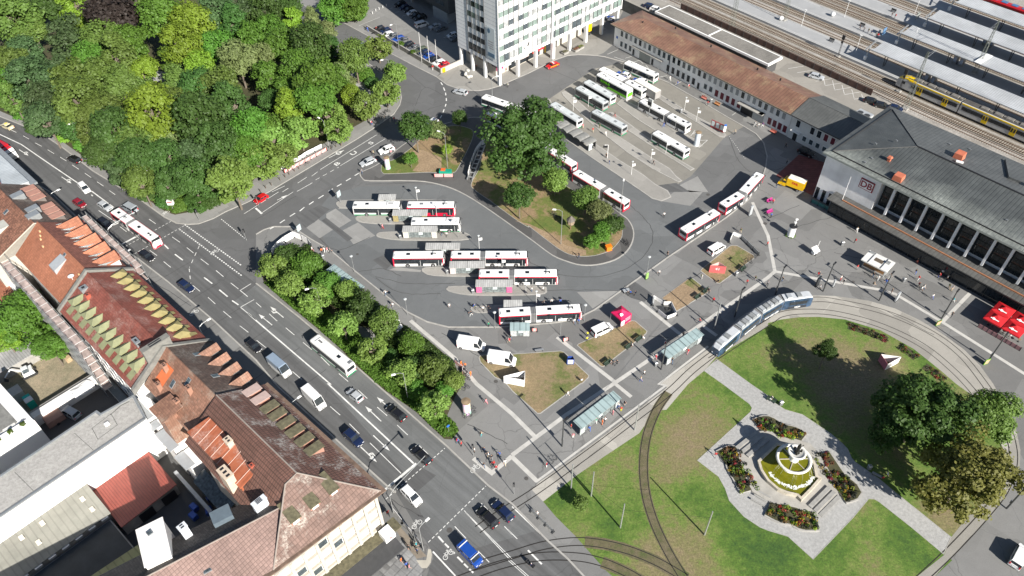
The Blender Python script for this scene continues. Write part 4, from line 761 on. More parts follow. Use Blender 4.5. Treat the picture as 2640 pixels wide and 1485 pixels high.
t=house('service_ramp','grey sheet ramp beside the red house in the parking court');t['category']='ramp';mb=MB();mb.box(56.6,23.0,.8,7,1.6,.15);mb.obj('deck',M('blue_grey_sheet',(.12,.15,.17),.5),t);mb=MB();[mb.tube([(x,23.9,0),(x,23.9,1.7)],.04,4)for x in(53.5,56.6,59.8)];mb.tube([(53.5,23.9,1.7),(59.8,23.9,1.7)],.04,4);mb.obj('rail',LGREY,t)
SA=math.atan2(-.7815,.624)
def S(a,p,z=0):return Vector((a*.624+p*.7815,-a*.7815+p*.624,z))
def HS(a,p,z=0):return Vector((a*.645+p*.764,-a*.764+p*.645,z))
HA=math.atan2(-.764,.645)
def sthing(name,label,cat='building',ang=SA,o=(0,0,0),group=None):return empty(name,o,ang,label=label,cat=cat,group=group)
RZ=4.0
mb=MB();P=[S(*q)for q in((-600,195),(-160,195),(-160,188.4),(-62,188.4),(400,188.4),(400,620),(-600,620))];mb.prism(P,-.5,RZ,1,0);struct('railway_embankment',mb,[BALLAST,M('retaining_wall_concrete',(.10,.10,.095),.9,var=.35,scl=.4,bmp=.2)])
mb=MB();mb.face([S(*q,RZ+.01)for q in((-300,195),(-160,195),(-160,188.5),(-20,188.5),(-20,204.6),(-300,204.6))]);struct('railway_car_park',mb,asphalt('deck_concrete',(.25,.235,.21),.3,.1,.3,31))
mb=MB()
for k in range(9):
 a=-109+k*3.3;mb.ribbon([S(a,204.3),S(a-2.2,199.4)],.12,RZ+.016)
 if k>2:mb.ribbon([S(a-2.5,203.6),S(a+.8,199.8)],.12,RZ+.016)
for k in range(5):a=-205+k*4;mb.ribbon([S(a,204.3),S(a-2.2,199.4)],.12,RZ+.016)
struct('railway_parking_lines',mb,LINE)
W_OFF=rowtile('stained_office_wall',(.72,.72,.70),(.80,.795,.78),0,0,0,0,.85,blotch=.15)
T_COP=rowtile('brown_standing_seam',(.155,.08,.055),(.21,.115,.08),.95,0,.7,.1,.5,lichen=(.27,.2,.12),blotch=.25)
T_LEAD=rowtile('dark_lead_roof',(.075,.078,.076),(.10,.103,.1),.8,0,.4,.08,.5)
def winrow(par,as_,p,z,w,h,mat,frame=WHITE,nrm=-1):
 for a in as_:
  mb=MB();mb.box(a,p+nrm*.02,z,w+.3,.12,h+.3);o=mb.obj('window',frame,par)
  mt=mat if not callable(mat)else mat(a)
  mb=MB();mb.box(a,p+nrm*.07,z,w,.08,h);mb.obj('pane',mt,o)
B=sthing('office_building','long two storey office building with brown standing seam roof beside the bus bays')
wall(B,[(-162,174.6),(-92.4,174.6),(-92.4,187.6),(-162,187.6)],7.2,W_OFF)
mb=MB();e0,e1,rr=173.6,188.4,181.0;a0,a1=-163.2,-92.3;z0,z1=7.45,9.7
mb.face([(a0,e0,z0),(a1,e0,z0),(a1,rr,z1),(a0+7.4,rr,z1)],0);mb.face([(a0,e1,z0),(a0+7.4,rr,z1),(a1,rr,z1),(a1,e1,z0)],0);mb.face([(a0,e0,z0),(a0+7.4,rr,z1),(a0,e1,z0)],0)
mb.ring([[(a0,e0,z0-.3),(a1,e0,z0-.3),(a1,e1,z0-.3),(a0,e1,z0-.3)],[(a0,e0,z0),(a1,e0,z0),(a1,e1,z0),(a0,e1,z0)]],mi=1,cap=False)
mb.face([(a0,e0,z0-.3),(a0,e1,z0-.3),(a1,e1,z0-.3),(a1,e0,z0-.3)],1);mb.tube([(a0,e0,z0),(a1,e0,z0)],.16,6,1);mb.obj('roof',[T_COP,M('brown_gutter',(.15,.12,.085),.7,var=.4)],B)
BLIND=M('grey_blind',(.27,.285,.29),.7,var=.1);BURG=M('burgundy_panel',(.12,.012,.025),.5,var=.12)
random.seed(4)
winrow(B,[-158.6+2.06*k for k in range(32)],174.6,5.4,1.05,1.9,lambda a:GLSB if random.random()<.35 else(BLIND if random.random()<.8 else GLS))
winrow(B,[-158.4,-156.4,-154.4],174.6,1.9,1.0,1.8,GLSB);winrow(B,[-137.8+2.1*k for k in range(6)],174.6,1.9,1.1,2.1,GLS);winrow(B,[-122.6,-120.5],174.6,2.2,1.1,1.6,GLSB)
winrow(B,[-118.2+2.1*k for k in range(8)],174.6,1.9,1.2,2.1,BURG);winrow(B,[-98.7+1.75*k for k in range(4)],174.6,1.8,1.2,2.1,BURG)
mb=MB();mb.bx(-153.4,-140,173.6,174.6,3.3,3.5);mb.obj('entrance_canopy',CONC,B);mb=MB();mb.bx(-150.2,-145.5,174.5,174.58,0,2.7);mb.obj('garage_door',M('grey_green_door',(.27,.29,.27),.6),B)
for a in(-152.8,-144.4,-125.2):mb=MB();mb.bx(a-.55,a+.55,174.48,174.58,0,2.5);o=mb.obj('door',WHITE,B);mb=MB();mb.bx(a-.4,a+.4,174.44,174.49,.2,2.3);mb.obj('pane',GLS,o)
mb=MB();mb.bx(-102,-94.4-6.3,173.0,174.6,3.1,3.35);mb.bx(-109.5,-100.6,172.9,174.6,3.1,3.35);mb.obj('entrance_canopy',CONC,B)
mb=MB();mb.bx(-108.8,-104.6,174.46,174.56,0,3.0);mb.obj('passage_opening',BLK,B);mb=MB();mb.bx(-104.4,-100.8,174.44,174.56,0,2.6);mb.obj('shutter_door',M('pale_grey_door',(.4,.41,.4),.6),B)
mb=MB();mb.tube([(-137.6,174.5,0),(-137.6,174.5,7.2)],.1,6);mb.obj('downpipe',BLK,B);mb=MB();mb.box(-160.6,174.5,3.4,.7,.08,.8);mb.obj('blue_sign',M('blue_sign',(.03,.12,.4),.4,var=0),B)
for a,p in((-154.5,179.4),(-130,184),(-112,183.6),(-104,183.8),(-145,184.5)):mb=MB();mb.box(a,p,9.3,.35,.35,.7);mb.obj('roof_vent',BLK,B)
B=sthing('grey_roofed_wing','two storey wing with dark grey roof joining the office to the hall')
wall(B,[(-92.2,174.4),(-66,174.4),(-66,187.6),(-92.2,187.6)],7.3,M('pale_stone_wall',(.62,.62,.60),.8,var=.1,scl=.5));gable(B,-92.2,-64,173.4,181,188.6,7.6,9.9,T_LEAD,T_LEAD,.3,M('dark_eave',(.06,.06,.06)))
winrow(B,[-89.8]+[-85.2+2.15*k for k in range(9)],174.4,5.4,1.15,2.0,lambda a:BURG if-82<a<-77.5 else GLS);winrow(B,[-86.8+2.15*k for k in range(8)],174.4,2.0,1.1,1.4,GLSB)
mb=MB();mb.bx(-91.2,-88.2,173.4,174.4,2.9,3.1);mb.obj('entrance_canopy',WHITE,B);mb=MB();mb.bx(-90.4,-89.2,174.3,174.38,0,2.5);mb.obj('door',BLK,B)
for a,p,z,w in((-83.6,190.2,0,0),):
 mb=MB();mb.bx(-73,-71.8,182.8,184,8.8,10.2);mb.obj('roof_vent',WHITE,B)
for a,p,w,l,h,lb in((-88.5,189.6,2.2,1.8,1.9,'white air cooler unit behind the grey roof, left one'),(-85.2,189.8,2.0,1.6,1.5,'white air cooler unit beside the satellite dish'),(-80.2,190.6,4.2,3.4,2.6,'large pale cooling unit with dark fan grille on the deck')):
 t=sthing('cooling_unit',lb,'cooling unit',SA,S(a,p,RZ));mb=MB();mb.box(0,0,h/2,w,l,h);mb.obj('housing',LGSH,t);mb=MB();[mb.disc(x*w/4,0,h+.02,min(w/5,l*.3),10)for x in(-1,1)];mb.obj('fan_grille',DGREY,t)
B=sthing('platform_annex','flat gravel roofed annex with white fascia between office building and tracks')
mb=MB();mb.prism([(-157.6,190.4),(-113.2,190.4),(-113.2,195.4),(-157.6,195.4)],RZ,7.7);mb.obj('wall',M('dark_annex_wall',(.06,.06,.062),.7),B);Q=[(-158.6,189.6),(-112.4,189.6),(-112.4,196.6),(-158.6,196.6)]
mb=MB();mb.prism(Q,7.7,8.4);mb.obj('roof',WHITE,B);mb=MB();mb.prism(inset(Q,.45),8.4,8.43);mb.bx(-135.9,-135.5,189.9,196.3,8.38,8.6)if 0 else None;mb.obj('gravel',ground_mix('dark_gravel_roof',[(.3,(.10,.095,.085)),(.5,(.17,.16,.145)),(.7,(.22,.21,.19))],.12,.7,7),B);mb=MB();mb.bx(-136,-135.6,190,196.2,8.43,8.6);mb.obj('fire_strip',WHITE,B)
HZ,HR=14.1,16.4;H0,H1=-67.7,75.;D0,D1=157.9,188.8;DM=(D0+D1)/2
B=sthing('station_hall','large station hall with grey copper hipped roof and white slanted columns',ang=HA)
SLAB_W=rowtile('stone_slab_wall',(.74,.735,.73),(.80,.795,.79),0,0,0,.05,.75)
wall(B,[(H0+.8,159),(-52,159),(-52.0,161.5),(H1,161.5),(H1,187.8),(H0+.8,187.8)],HZ-.4,SLAB_W)
PAT=rowtile('patinated_seam_roof',(.058,.063,.063),(.082,.089,.088),.85,0,.6,.05,.45,blotch=.25,eave=((156,165.5),(.27,.29,.265)))
PATH=rowtile('patinated_seam_hip',(.06,.065,.065),(.085,.09,.09),0,.55,.5,.05,.45,blotch=.25,eave=((156,162),(.2,.215,.2)))
PATB=rowtile('dark_seam_roof',(.07,.074,.075),(.10,.105,.105),.85,0,.3,.05,.5)
mb=MB();RL=H0+15.4
mb.face([(H0,D0,HZ),(H1,D0,HZ),(H1,DM,HR),(RL,DM,HR)],0);mb.face([(H0,D1,HZ),(RL,DM,HR),(H1,DM,HR),(H1,D1,HZ)],2);mb.face([(H0,D0,HZ),(RL,DM,HR),(H0,D1,HZ)],1)
mb.ring([[(H0,D0,HZ-.5),(H1,D0,HZ-.5),(H1,D1,HZ-.5),(H0,D1,HZ-.5)],[(H0,D0,HZ),(H1,D0,HZ),(H1,D1,HZ),(H0,D1,HZ)]],mi=3);mb.obj('roof',[PAT,PATH,PATB,M('pale_copper_edge',(.27,.29,.27),.6)],B)
mb=MB();mb.tube([(RL,DM,HR+.05),(H1,DM,HR+.05)],.2,6);mb.tube([(H0+1.5,D0+1.5,HZ+.32),(RL,DM,HR+.05),(H0+1.5,D1-1.5,HZ+.32)],.1,5);mb.tube([(H1,D0+1.5,HZ+.3),(H0+1.5,D0+1.5,HZ+.34),(H0+1.5,D1-1.5,HZ+.34)],.14,5);mb.obj('ridge_capping',BLK,B)
hf=lambda p:HR-abs(p-DM)*(HR-HZ)/(DM-D0)
mb=MB();mb.bx(-51.8,H1,161.2,161.44,5.4,13.4);mb.obj('glazing',GLS,B);mb=MB()
for k in range(64):a=-51.4+k*1.3;mb.bx(a-.05,a+.05,161.08,161.2,5.4,13.4)
for z in(6.5,8,9.5,11,12.5):mb.bx(-51.8,H1,161.1,161.2,z-.04,z+.04)
mb.obj('glazing_bars',M('dark_green_bars',(.012,.02,.019),.5),B)
for k in range(22):
 a=-48.7+3.95*k;mb=MB();mb.ring([[(a-.26,y-.4,z),(a+.26,y-.4,z),(a+.26,y+.4,z),(a-.26,y+.4,z)]for y,z in((159.3,5.3),(159.5,13.7))]);mb.obj('column',M('white_column',(.66,.67,.69),.6,var=.05),B)
mb=MB();q=[(-61.6,154.7),(H1,154.1),(H1,160.9),(-52.2,160.9),(-52.2,158.9),(-61.6,158.9)];mb.prism(q,4.55,4.85,1,0);mb.obj('canopy',[rowtile('dark_canopy_felt',(.075,.075,.072),(.10,.10,.096),.9,0,.4,.1),M('dark_fascia',(.05,.05,.05),.6)],B)
mb=MB();mb.bx(-58.6,H1,156.7,156.95,4.86,5.15);mb.obj('copper_gutter',M('bare_copper',(.42,.19,.10),.5,.2,var=.2),B);mb=MB();mb.prism([(-60.8,156.2),(H1,156.2),(H1,160.9),(-60.8,160.9)],0,4.5);mb.obj('shop_front',GLS,B);mb=MB()
for k in range(38):a=-60.8+k*3.6;mb.bx(a-.06,a+.06,156.05,156.2,0,4.5)
mb.bx(-60.8,H1,156.06,156.2,3.0,3.1);mb.obj('shop_front_bars',DGREY,B)
for a in(-66.2,-64.4,-62.6):mb=MB();mb.bx(a-.45,a+.45,158.9,158.99,0,3.4);mb.obj('door',GLS,B)
SGR=M('sign_dark_red',(.24,.012,.025),.4,var=.05);SGW=M('sign_white',(.82,.81,.8),.4,var=.03)
mb=MB();mb.prism(inset([(-56.9,0),(-53.3,0),(-53.3,2.7),(-56.9,2.7)],0),0,.2);mb.v=[(x,158.95-z,9.2+y)for x,y,z in mb.v];o=mb.obj('rail_sign',SGR,B);mb=MB();mb.bx(-56.65,-53.55,158.6,158.74,9.45,11.65);mb.obj('sign_panel',SGW,o);put_text('DB',2.3,SGR,frame_m((-55.1,158.57,10.53),(1,0,0),(0,0,1)),o,bold=.05)
for a,p,w,l,h in((-49.6,160.9,2.2,2.2,1.4),(-43.8,177.2,2.2,2.4,1.7)):
 z=hf(p)-.2;mb=MB();mb.box(a,p,z+h/2,w,l,h,.05,tx=.15,ty=.1);mb.obj('roof_ventilator',M('terracotta_sheet',(.45,.135,.075),.6,var=.15),B)
mb=MB();a,p=-54.5,164.8;z=hf(p);mb.box(a,p,z+.4,.7,.7,1.);mb.box(a,p,z+1.1,1.1,1.1,.4,tx=.2,ty=.2);mb.obj('roof_ventilator',M('terracotta_sheet',(.45,.135,.075)),B)
a,p=-27.2,178.5;z=hf(p);mb=MB();mb.tube([(a,p,z),(a,p,z+.9)],.07,5);mb.lathe([(.1,z+1.0),(.6,z+1.1),(.85,z+1.35)],12,a,p);mb.obj('satellite_dish',WHITE,B);z=hf(174.4);mb=MB();mb.box(-42.5,174.6,z+.35,1.6,.6,.3,.3);mb.obj('roof_aerial',WHITE,B)
mb=MB();q=[(-36.6,186.6),(-33.2,186.6),(-29.8,178.4),(-32.4,178.0)];mb.ring([[(x,y,hf(y)-.2)for x,y in q],[(x,y,hf(y)+.55)for x,y in q]]);mb.obj('roof_hatch',PATB,B)
for a,p in((-60,168),(-57.8,163),(-58.2,160.8),(-48.2,182),(-44,184),(-57,172),(-26,164)):mb=MB();mb.box(a,p,hf(p)+.15,.5,.35,.3);mb.obj('roof_vent',MGREY,B)
t=empty('flagpole',HS(-58.8,157.3,4.85),0,label='white flagpole standing on the canopy in front of the stone wall',cat='flagpole');mb=MB();mb.tube([(0,0,0),(0,0,7)],.07,6,r1=.04);mb.obj('pole',WHITE,t)
t=empty('platform_roof_band',(0,0,0),HA,label='white low roof edge running behind the station hall',cat='roof');mb=MB();mb.bx(-52,60,190.2,193.4,7.2,7.7);mb.obj('roof',LGSH,t);mb=MB();mb.bx(-52,60,190.6,193,RZ,7.2);mb.obj('wall',CONC,t)
sheet('red_paved_corner',[HS(*q)for q in((-78.5,159.2),(-67.2,159.2),(-67.2,176),(-80,172))],.02,rowtile('dark_red_paving',(.13,.04,.035),(.16,.05,.045),0,.9,.4,.15))
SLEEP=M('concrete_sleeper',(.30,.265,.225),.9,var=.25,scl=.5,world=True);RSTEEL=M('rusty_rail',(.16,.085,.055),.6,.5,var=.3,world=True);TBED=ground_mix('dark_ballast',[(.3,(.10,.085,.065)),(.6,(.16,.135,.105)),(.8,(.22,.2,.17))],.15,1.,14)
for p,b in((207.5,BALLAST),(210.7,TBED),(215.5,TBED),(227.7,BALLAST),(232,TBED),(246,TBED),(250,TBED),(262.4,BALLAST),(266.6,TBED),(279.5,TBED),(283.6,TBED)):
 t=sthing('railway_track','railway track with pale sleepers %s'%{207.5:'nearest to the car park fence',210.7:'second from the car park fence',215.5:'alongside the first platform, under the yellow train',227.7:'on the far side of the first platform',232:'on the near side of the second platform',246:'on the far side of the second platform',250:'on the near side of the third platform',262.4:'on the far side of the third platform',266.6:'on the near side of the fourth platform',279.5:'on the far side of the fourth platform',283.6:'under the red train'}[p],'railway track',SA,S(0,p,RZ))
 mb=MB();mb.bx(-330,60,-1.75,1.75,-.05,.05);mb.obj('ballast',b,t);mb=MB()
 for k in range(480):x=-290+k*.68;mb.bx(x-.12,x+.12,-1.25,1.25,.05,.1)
 o=mb.obj('sleepers',SLEEP,t);o['kind']='stuff';mb=MB()
 for y in(-.75,.75):mb.bx(-330,60,y-.05,y+.05,.1,.24)
 mb.obj('rails',RSTEEL,t)
PLAT=M('platform_paving',(.30,.305,.31),.85,var=.1,scl=.25,world=True);PEDGE=M('platform_edge_white',(.42,.42,.41),.8,world=True)
PL=[(217.9,225.0),(233.9,241.9),(252.3,260.2),(268.8,276.8)]
for i,(p0,p1)in enumerate(PL):
 t=sthing('platform','%s paved railway platform counted from the square'%('first','second','third','fourth')[i],'platform',SA,(0,0,RZ))
 mb=MB();mb.bx(-330,60,p0,p1,0,.76);mb.obj('platform_body',PLAT,t);mb=MB()
 for p in(p0+.05,p1-.35,p0+.9,p1-1.0):mb.bx(-330,60,p,p+.25,.765,.77)
 mb.obj('edge_line',PEDGE,t)
CANM=rowtile('corrugated_canopy',(.36,.375,.39),(.40,.415,.43),.62,0,.6,.03,.5)
for i,(p0,p1)in enumerate(((218.7,226.2),(235.,242.4),(250.8,258.7),(268.,275.8))):
 t=sthing('platform_canopy','pale corrugated canopy over the %s platform'%('first','second','third','fourth')[i],'platform roof',SA,(0,0,0));pv=p0+(p1-p0)*.36;mb=MB()
 q=[(p0,9.5),(pv,8.85),(p1,9.55)]
 for k in range(2):mb.face([(-97,q[k][0],q[k][1]),(70,q[k][0],q[k][1]),(70,q[k+1][0],q[k+1][1]),(-97,q[k+1][0],q[k+1][1])]);mb.face([(-97,q[k+1][0],q[k+1][1]-.25),(70,q[k+1][0],q[k+1][1]-.25),(70,q[k][0],q[k][1]-.25),(-97,q[k][0],q[k][1]-.25)])
 for p,z in(q[0],q[2]):mb.face([(-97,p,z-.25),(70,p,z-.25),(70,p,z),(-97,p,z)])
 mb.face([(-97,p,z)for p,z in q]+[(-97,p,z-.25)for p,z in reversed(q)]);mb.obj('roof',CANM,t)
 for k in range(7):
  a=-92.5+k*11.5;mb=MB()
  for s in(-.55,.55):mb.tube([(a,pv+s*.7,4.75),(a,pv+s*2.6,9.0)],.13,5)
  mb.obj('post',DGREY,t)
 if i==1:mb=MB();mb.bx(-73,-71,p0-.05,p1+.05,9.58,9.62);mb.obj('roof_joint',WHITE,t)
t=sthing('track_fence','brown slatted fence between railway car park and tracks','fence',SA,(0,0,RZ));mb=MB();mb.bx(-160,-86,204.7,204.78,.1,2.0);mb.obj('fence_panel',M('brown_fence_panel',(.075,.04,.032),.7,var=.3),t);mb=MB()
for k in range(25):mb.bx(-160+3*k-.05,-160+3*k+.05,204.62,204.72,0,2.05)
mb.obj('fence_posts',DGREY,t)
def lattice(loc,h,lb,w=.55,arm=0):
 t=sthing('catenary_mast',lb,'mast',SA,loc,'catenary masts along the tracks');mb=MB()
 for dx,dy in((-1,-1),(1,-1),(1,1),(-1,1)):mb.tube([(dx*w,dy*w,0),(dx*w*.3,dy*w*.3,h)],.05,4)
 n=int(h/1.1)
 for k in range(n):
  e0,e1=w*(1-.7*k/n),w*(1-.7*(k+1)/n);za,zb=h*k/n,h*(k+1)/n
  for s in((-1,-1,1,-1),(1,1,-1,1),(-1,1,-1,-1),(1,-1,1,1)):mb.tube([(s[0]*e0,s[1]*e0,za),(s[2]*e1,s[3]*e1,zb)],.03,3)
 mb.obj('lattice',M('greenish_lattice_steel',(.13,.145,.125),.6,.3),t)
 if arm:
  mb=MB();mb.tube([(0,0,h-2),(0,arm,h-1.2)],.06,4);mb.tube([(0,0,h-.6),(0,arm,h-1.2)],.04,4);mb.obj('bracket_arm',MGREY,t)
 mb=MB();mb.box(0,0,.15,1.6,1.6,.4);mb.obj('footing',CONC,t)
lattice(S(-138.7,205.6,RZ),21,'tall lattice mast rising behind the flat gravel roof',.7,4);lattice(S(-75.8,206.0,RZ),17.7,'lattice mast between station hall roof and yellow train',.6,5);lattice(S(-131,223.5,RZ+.7),16,'lattice mast standing on the first platform at the top',.6,4);lattice(S(-72.5,238.2,RZ+.7),17,'lattice mast standing through the second canopy',.55,-5)
for a,p,lb in((-105.5,217.0,'dark signal mast at the edge of the first platform'),(-82,212.8,'dark signal mast in front of the yellow train')):
 t=sthing('signal_mast',lb,'signal',SA,S(a,p,RZ));mb=MB();mb.tube([(-.15,0,0),(-.15,0,7)],.07,4);mb.tube([(.15,0,0),(.15,0,7)],.07,4);[mb.tube([(-.15,0,k),(.15,0,k+.5)],.03,3)for k in range(7)];mb.obj('mast',BLK,t);mb=MB();mb.box(0,-.15,6.6,.9,.35,1.4);mb.box(0,-.15,5,.6,.3,.6);mb.obj('signal_head',BLK,t);mb=MB();mb.box(0,0,.2,1.2,1.2,.5);mb.obj('footing',CONC,t)
def plat_lamp(a,p,lb):
 t=sthing('platform_lamp',lb,'lamp',SA,S(a,p,RZ+.76),'lamps on the railway platforms');mb=MB();mb.tube([(0,0,0),(0,0,5.6)],.06,5);mb.obj('pole',WHITE,t);mb=MB();mb.box(0,0,5.65,.75,.3,.16);mb.obj('lamp_head',WHITE,t)
for a,p,lb in((-124.5,224.2,'white platform lamp behind the round ball sign'),(-103,222.5,'white platform lamp left of the first cantilever frame'),(-94,239.8,'white lamp beside the waiting crowd on the second platform'),(-119,240.5,'thin lamp near the top of the second platform'),(-104.5,259,'thin lamp on the third platform')):plat_lamp(a,p,lb)
for i,(a,p)in enumerate(((-98.6,221.6),(-97.8,238),(-98.2,255.4),(-99,272.6))):
 t=sthing('train_indicator','grey cantilever display frame at the start of the %s canopy'%('first','second','third','fourth')[i],'display frame',SA,S(a,p,RZ+.76),'cantilever frames on the platforms');mb=MB();mb.tube([(0,-1,0),(0,.4,4.2)],.2,6);mb.obj('post',LGREY,t);mb=MB();mb.ring([[(x,y,z)for y,z in((-2.8,3.6),(3,4.9),(3,5.1),(-2.8,3.8))]for x in(-.2,.2)]);mb.obj('arm',LGREY,t);mb=MB();mb.box(0,-1.0,.6,.8,.8,1.2);mb.obj('base_unit',WHITE,t)
for a,p,lb in((-131.5,222.5,'pale ball marker on the first platform'),(-122,238,'pale ball marker on the second platform')):
 t=sthing('ball_marker',lb,'marker',SA,S(a,p,RZ+.76));mb=MB();mb.lathe([(.05,0),(.6,.3),(.8,.8),(.6,1.3),(.05,1.6)],12);mb.obj('ball',WHITE,t,sm=True)
for a,p,c,lb in((-103.6,239,(.10,.2,.35),'tall blue map board beside waiting passengers'),(-102.5,257.4,(.3,.32,.3),'tall map board on the third platform')):
 t=sthing('map_board',lb,'board',SA,S(a,p,RZ+.76));mb=MB();mb.box(0,0,1.4,.15,1.9,2.2);mb.obj('panel',M('board_%g'%a,c,.4),t);mb=MB();[mb.tube([(0,y,0),(0,y,.6)],.06,4)for y in(-.8,.8)];mb.obj('legs',DGREY,t)
for a,p,lb in((-112,222.5,'grey bench on the sunny part of the first platform'),(-111.5,239,'black bench on the second platform'),(-110.5,256,'grey bench on the third platform')):
 t=sthing('platform_bench',lb,'bench',SA,S(a,p,RZ+.76));mb=MB();mb.box(0,0,.45,1.8,.5,.08);mb.obj('seat',DGREY,t);mb=MB();mb.box(0,.28,.85,1.8,.06,.6);mb.obj('backrest',DGREY,t);mb=MB();[mb.box(x,0,.22,.08,.4,.44)for x in(-.7,.7)];mb.obj('legs',DGREY,t)
for i,(p0,p1)in enumerate(PL[:3]):
 for k,a in enumerate((-79.5,-77.5)):
  t=sthing('platform_cabinet','grey cabinet under the %s canopy, %s one'%(('first','second','third')[i],('left','right')[k]),'cabinet',SA,S(a,(p0+p1)/2+1.6,RZ+.76));mb=MB();mb.box(0,0,1.3,1.2,1.6,2.6);mb.obj('cabinet_body',MGREY,t);mb=MB();mb.box(0,-.82,1.5,.9,.06,1.4);mb.obj('screen',M('pale_blue_board2',(.3,.36,.48),.4),t)
def train(name,lb,a0,p,n,L,cols,yellow):
 t=sthing(name,lb,'train',SA,S(a0,p,RZ+.24));body,band,skirt=cols;x=0
 prof=lambda w:[(-w,.5),(-w,3.0),(-w*.9,3.6),(-w*.55,3.85),(w*.55,3.85),(w*.9,3.6),(w,3.0),(w,.5)]
 for k in range(n):
  mb=MB();secs=[]
  if k==0 and yellow:stations=((0,.72,.55),(.5,.9,.72),(1.4,.97,.9),(2.6,1,1),(L-.3,1,1))
  else:stations=((0,1,1),(L-.3,1,1))
  mb.ring([[(x+s,y*w_,.5+(z-.5)*h_)for y,z in prof(1.42)]for s,w_,h_ in stations]);o=mb.obj('coach_body',body,t)
  mb=MB()
  for s in(-1,1):mb.box(x+L/2+(2 if k==0 else 0),s*1.44,2.25,L-(5.5 if k==0 else 1.2),.05,1.1);
  mb.obj('window_band',GLS,o);mb=MB()
  for s in(-1,1):mb.box(x+L/2+(1.6 if k==0 else 0),s*1.3,3.45,L-(4 if k==0 else .5),.42,.3)
  mb.obj('roof_stripe',band,o)
  for d in((.38,.78)if yellow else(.25,.75)):
   for s in(-1,1):mb=MB();mb.box(x+L*d,s*1.46,1.75,1.5,.06,2.3);dd=mb.obj('door',band,o);mb=MB();[mb.box(x+L*d+e,s*1.5,2.15,.45,.03,1.2)for e in(-.38,.38)];mb.obj('door_window',GLS,dd)
  if yellow:
   for d in(.3,.5,.66,.86):mb=MB();mb.box(x+L*d,0,4.0,2.2,1.5,.4,tx=.1,ty=.1);mb.box(x+L*d+1.7,.1,3.95,.7,.9,.25);mb.obj('roof_unit',M('dusty_roof_unit',(.16,.15,.135),.7,var=.3),o)
   mb=MB();mb.bx(x+(3 if k==0 else 0),x+L-.3,-1.05,1.05,3.84,3.9);mb.obj('roof_deck',M('sooty_roof',(.07,.065,.06),.8,var=.3),o)
  else:
   for d in range(7):mb=MB();mb.box(x+2.5+d*L/7.5,0,3.93,1.9,1.7,.14);mb.obj('roof_unit',M('blue_roof_unit',(.06,.14,.28),.5,var=.2),o)
  for d in(.15,.85):mb=MB();mb.box(x+L*d,0,.35,2.6,2.2,.7);mb.obj('bogie',BLK,o)
  mb=MB();mb.bx(x+(2.5 if k==0 else 0),x+L-.3,-1.36,1.36,.25,.52);mb.obj('skirt',skirt,o)
  if k==0 and yellow:
   mb=MB();mb.ring([[(s,y,z)for y,z in((-.9*w_,3.35*h_+.4),(0,3.6*h_+.42),(.9*w_,3.35*h_+.4),(.9*w_,3.1*h_+.35),(-.9*w_,3.1*h_+.35))]for s,w_,h_ in((.3,1.05,.72),(1.4,1.42,.9),(2.9,1.5,1.0),(5.6,1.52,1.0))]);mb.obj('cab_roof',band,o);mb=MB();mb.ring([[(.02,-.85,1.4),(.02,.85,1.4),(.02,.85,1.7),(.02,-.85,1.7)],[(.62,-1.0,2.1),(.62,1.0,2.1),(.5,1.0,2.75),(.5,-1.0,2.75)]]);mb.obj('windscreen',GLS,o)
   for s in(-1,1):mb=MB();mb.box(2.3,s*1.41,2.3,.9,.08,.8);mb.obj('cab_window',GLS,o);mb=MB();mb.box(.1,s*.8,1.1,.15,.3,.2);mb.obj('headlight',HEADL,o)
  if k<n-1:mb=MB();mb.bx(x+L-.35,x+L+.05,-1.2,1.2,.7,3.4);mb.obj('gangway',BLK,t)
  x+=L
 return t
YEL=paint('train_yellow',(.68,.46,.0));train('regional_train','yellow and pale grey electric train standing at the first platform',-84.4,215.5,3,19.5,(paint('train_pale_grey',(.42,.42,.41)),YEL,DGREY),True)
RED=paint('train_red',(.42,.012,.015));train('red_train','red train with blue roof units at the top right corner',-100,283.6,2,26,(RED,RED,DGREY),False)
mb=MB()
for p in(215.5,232):mb.tube([S(-200,p,RZ+6),S(40,p,RZ+6)],.018,3)
t=mb.obj('catenary_wire',BLK);tag(t,'thin dark contact wires hanging over the tracks','wire')
PA=R(42.6);PO=Vector((-2.7,211.5,0));B=empty('office_tower',PO,PA,label='white curtain walled office tower raised on square columns',cat='building')
LX,LY,ZS=56.2,18.9,6.2;FH=3.55;NF=12;ZT=ZS+NF*FH+1
WP=rowtile('white_facade_panel',(.68,.69,.70),(.72,.73,.74),0,0,0,.03,.5,blotch=.04)
mb=MB();mb.bx(-.5,LX,-.5,LY,ZS,ZT);mb.obj('facade',WP,B)
GREEN=M('green_glass',(.17,.22,.2),.15,var=.45,scl=.4);CURT=M('curtained_glass',(.33,.34,.34),.25,var=.4,scl=1.3);TG_=[GREEN,GREEN,CURT,GREEN,GLSB,CURT]
random.seed(9);NB=28;bw=LX/NB
for f in range(NF):
 z0=ZS+f*FH+1.35;h=2.35 if f==0 else 1.65;z0=z0 if f==0 else ZS+f*FH+1.6
 for k in range(NB):
  if f>8 or(k in(6,7)and f==0):continue
  x=-.4+k*bw;mb=MB();mb.bx(x+.12,x+bw-.12,-.56,-.5,z0,z0+h);mb.obj('window',TG_[random.randrange(6)],B)
 for k in range(4):
  if f>8:continue
  y=5.6+k*1.95;mb=MB();mb.bx(-.56,-.5,y+.1,y+1.85,z0,z0+h);mb.obj('window',(GLS,GLS,GREEN,GLSB,CURT)[random.randrange(5)],B)
mb=MB()
for k in range(NB+1):x=-.4+k*bw;mb.bx(x-.05,x+.05,-.72,-.56,ZS,ZT)
for k in range(5):y=5.6+k*1.95;mb.bx(-.7,-.56,y-.05,y+.05,ZS,ZT)
mb.obj('mullions',M('dark_mullion',(.09,.095,.1),.4,.4),B)
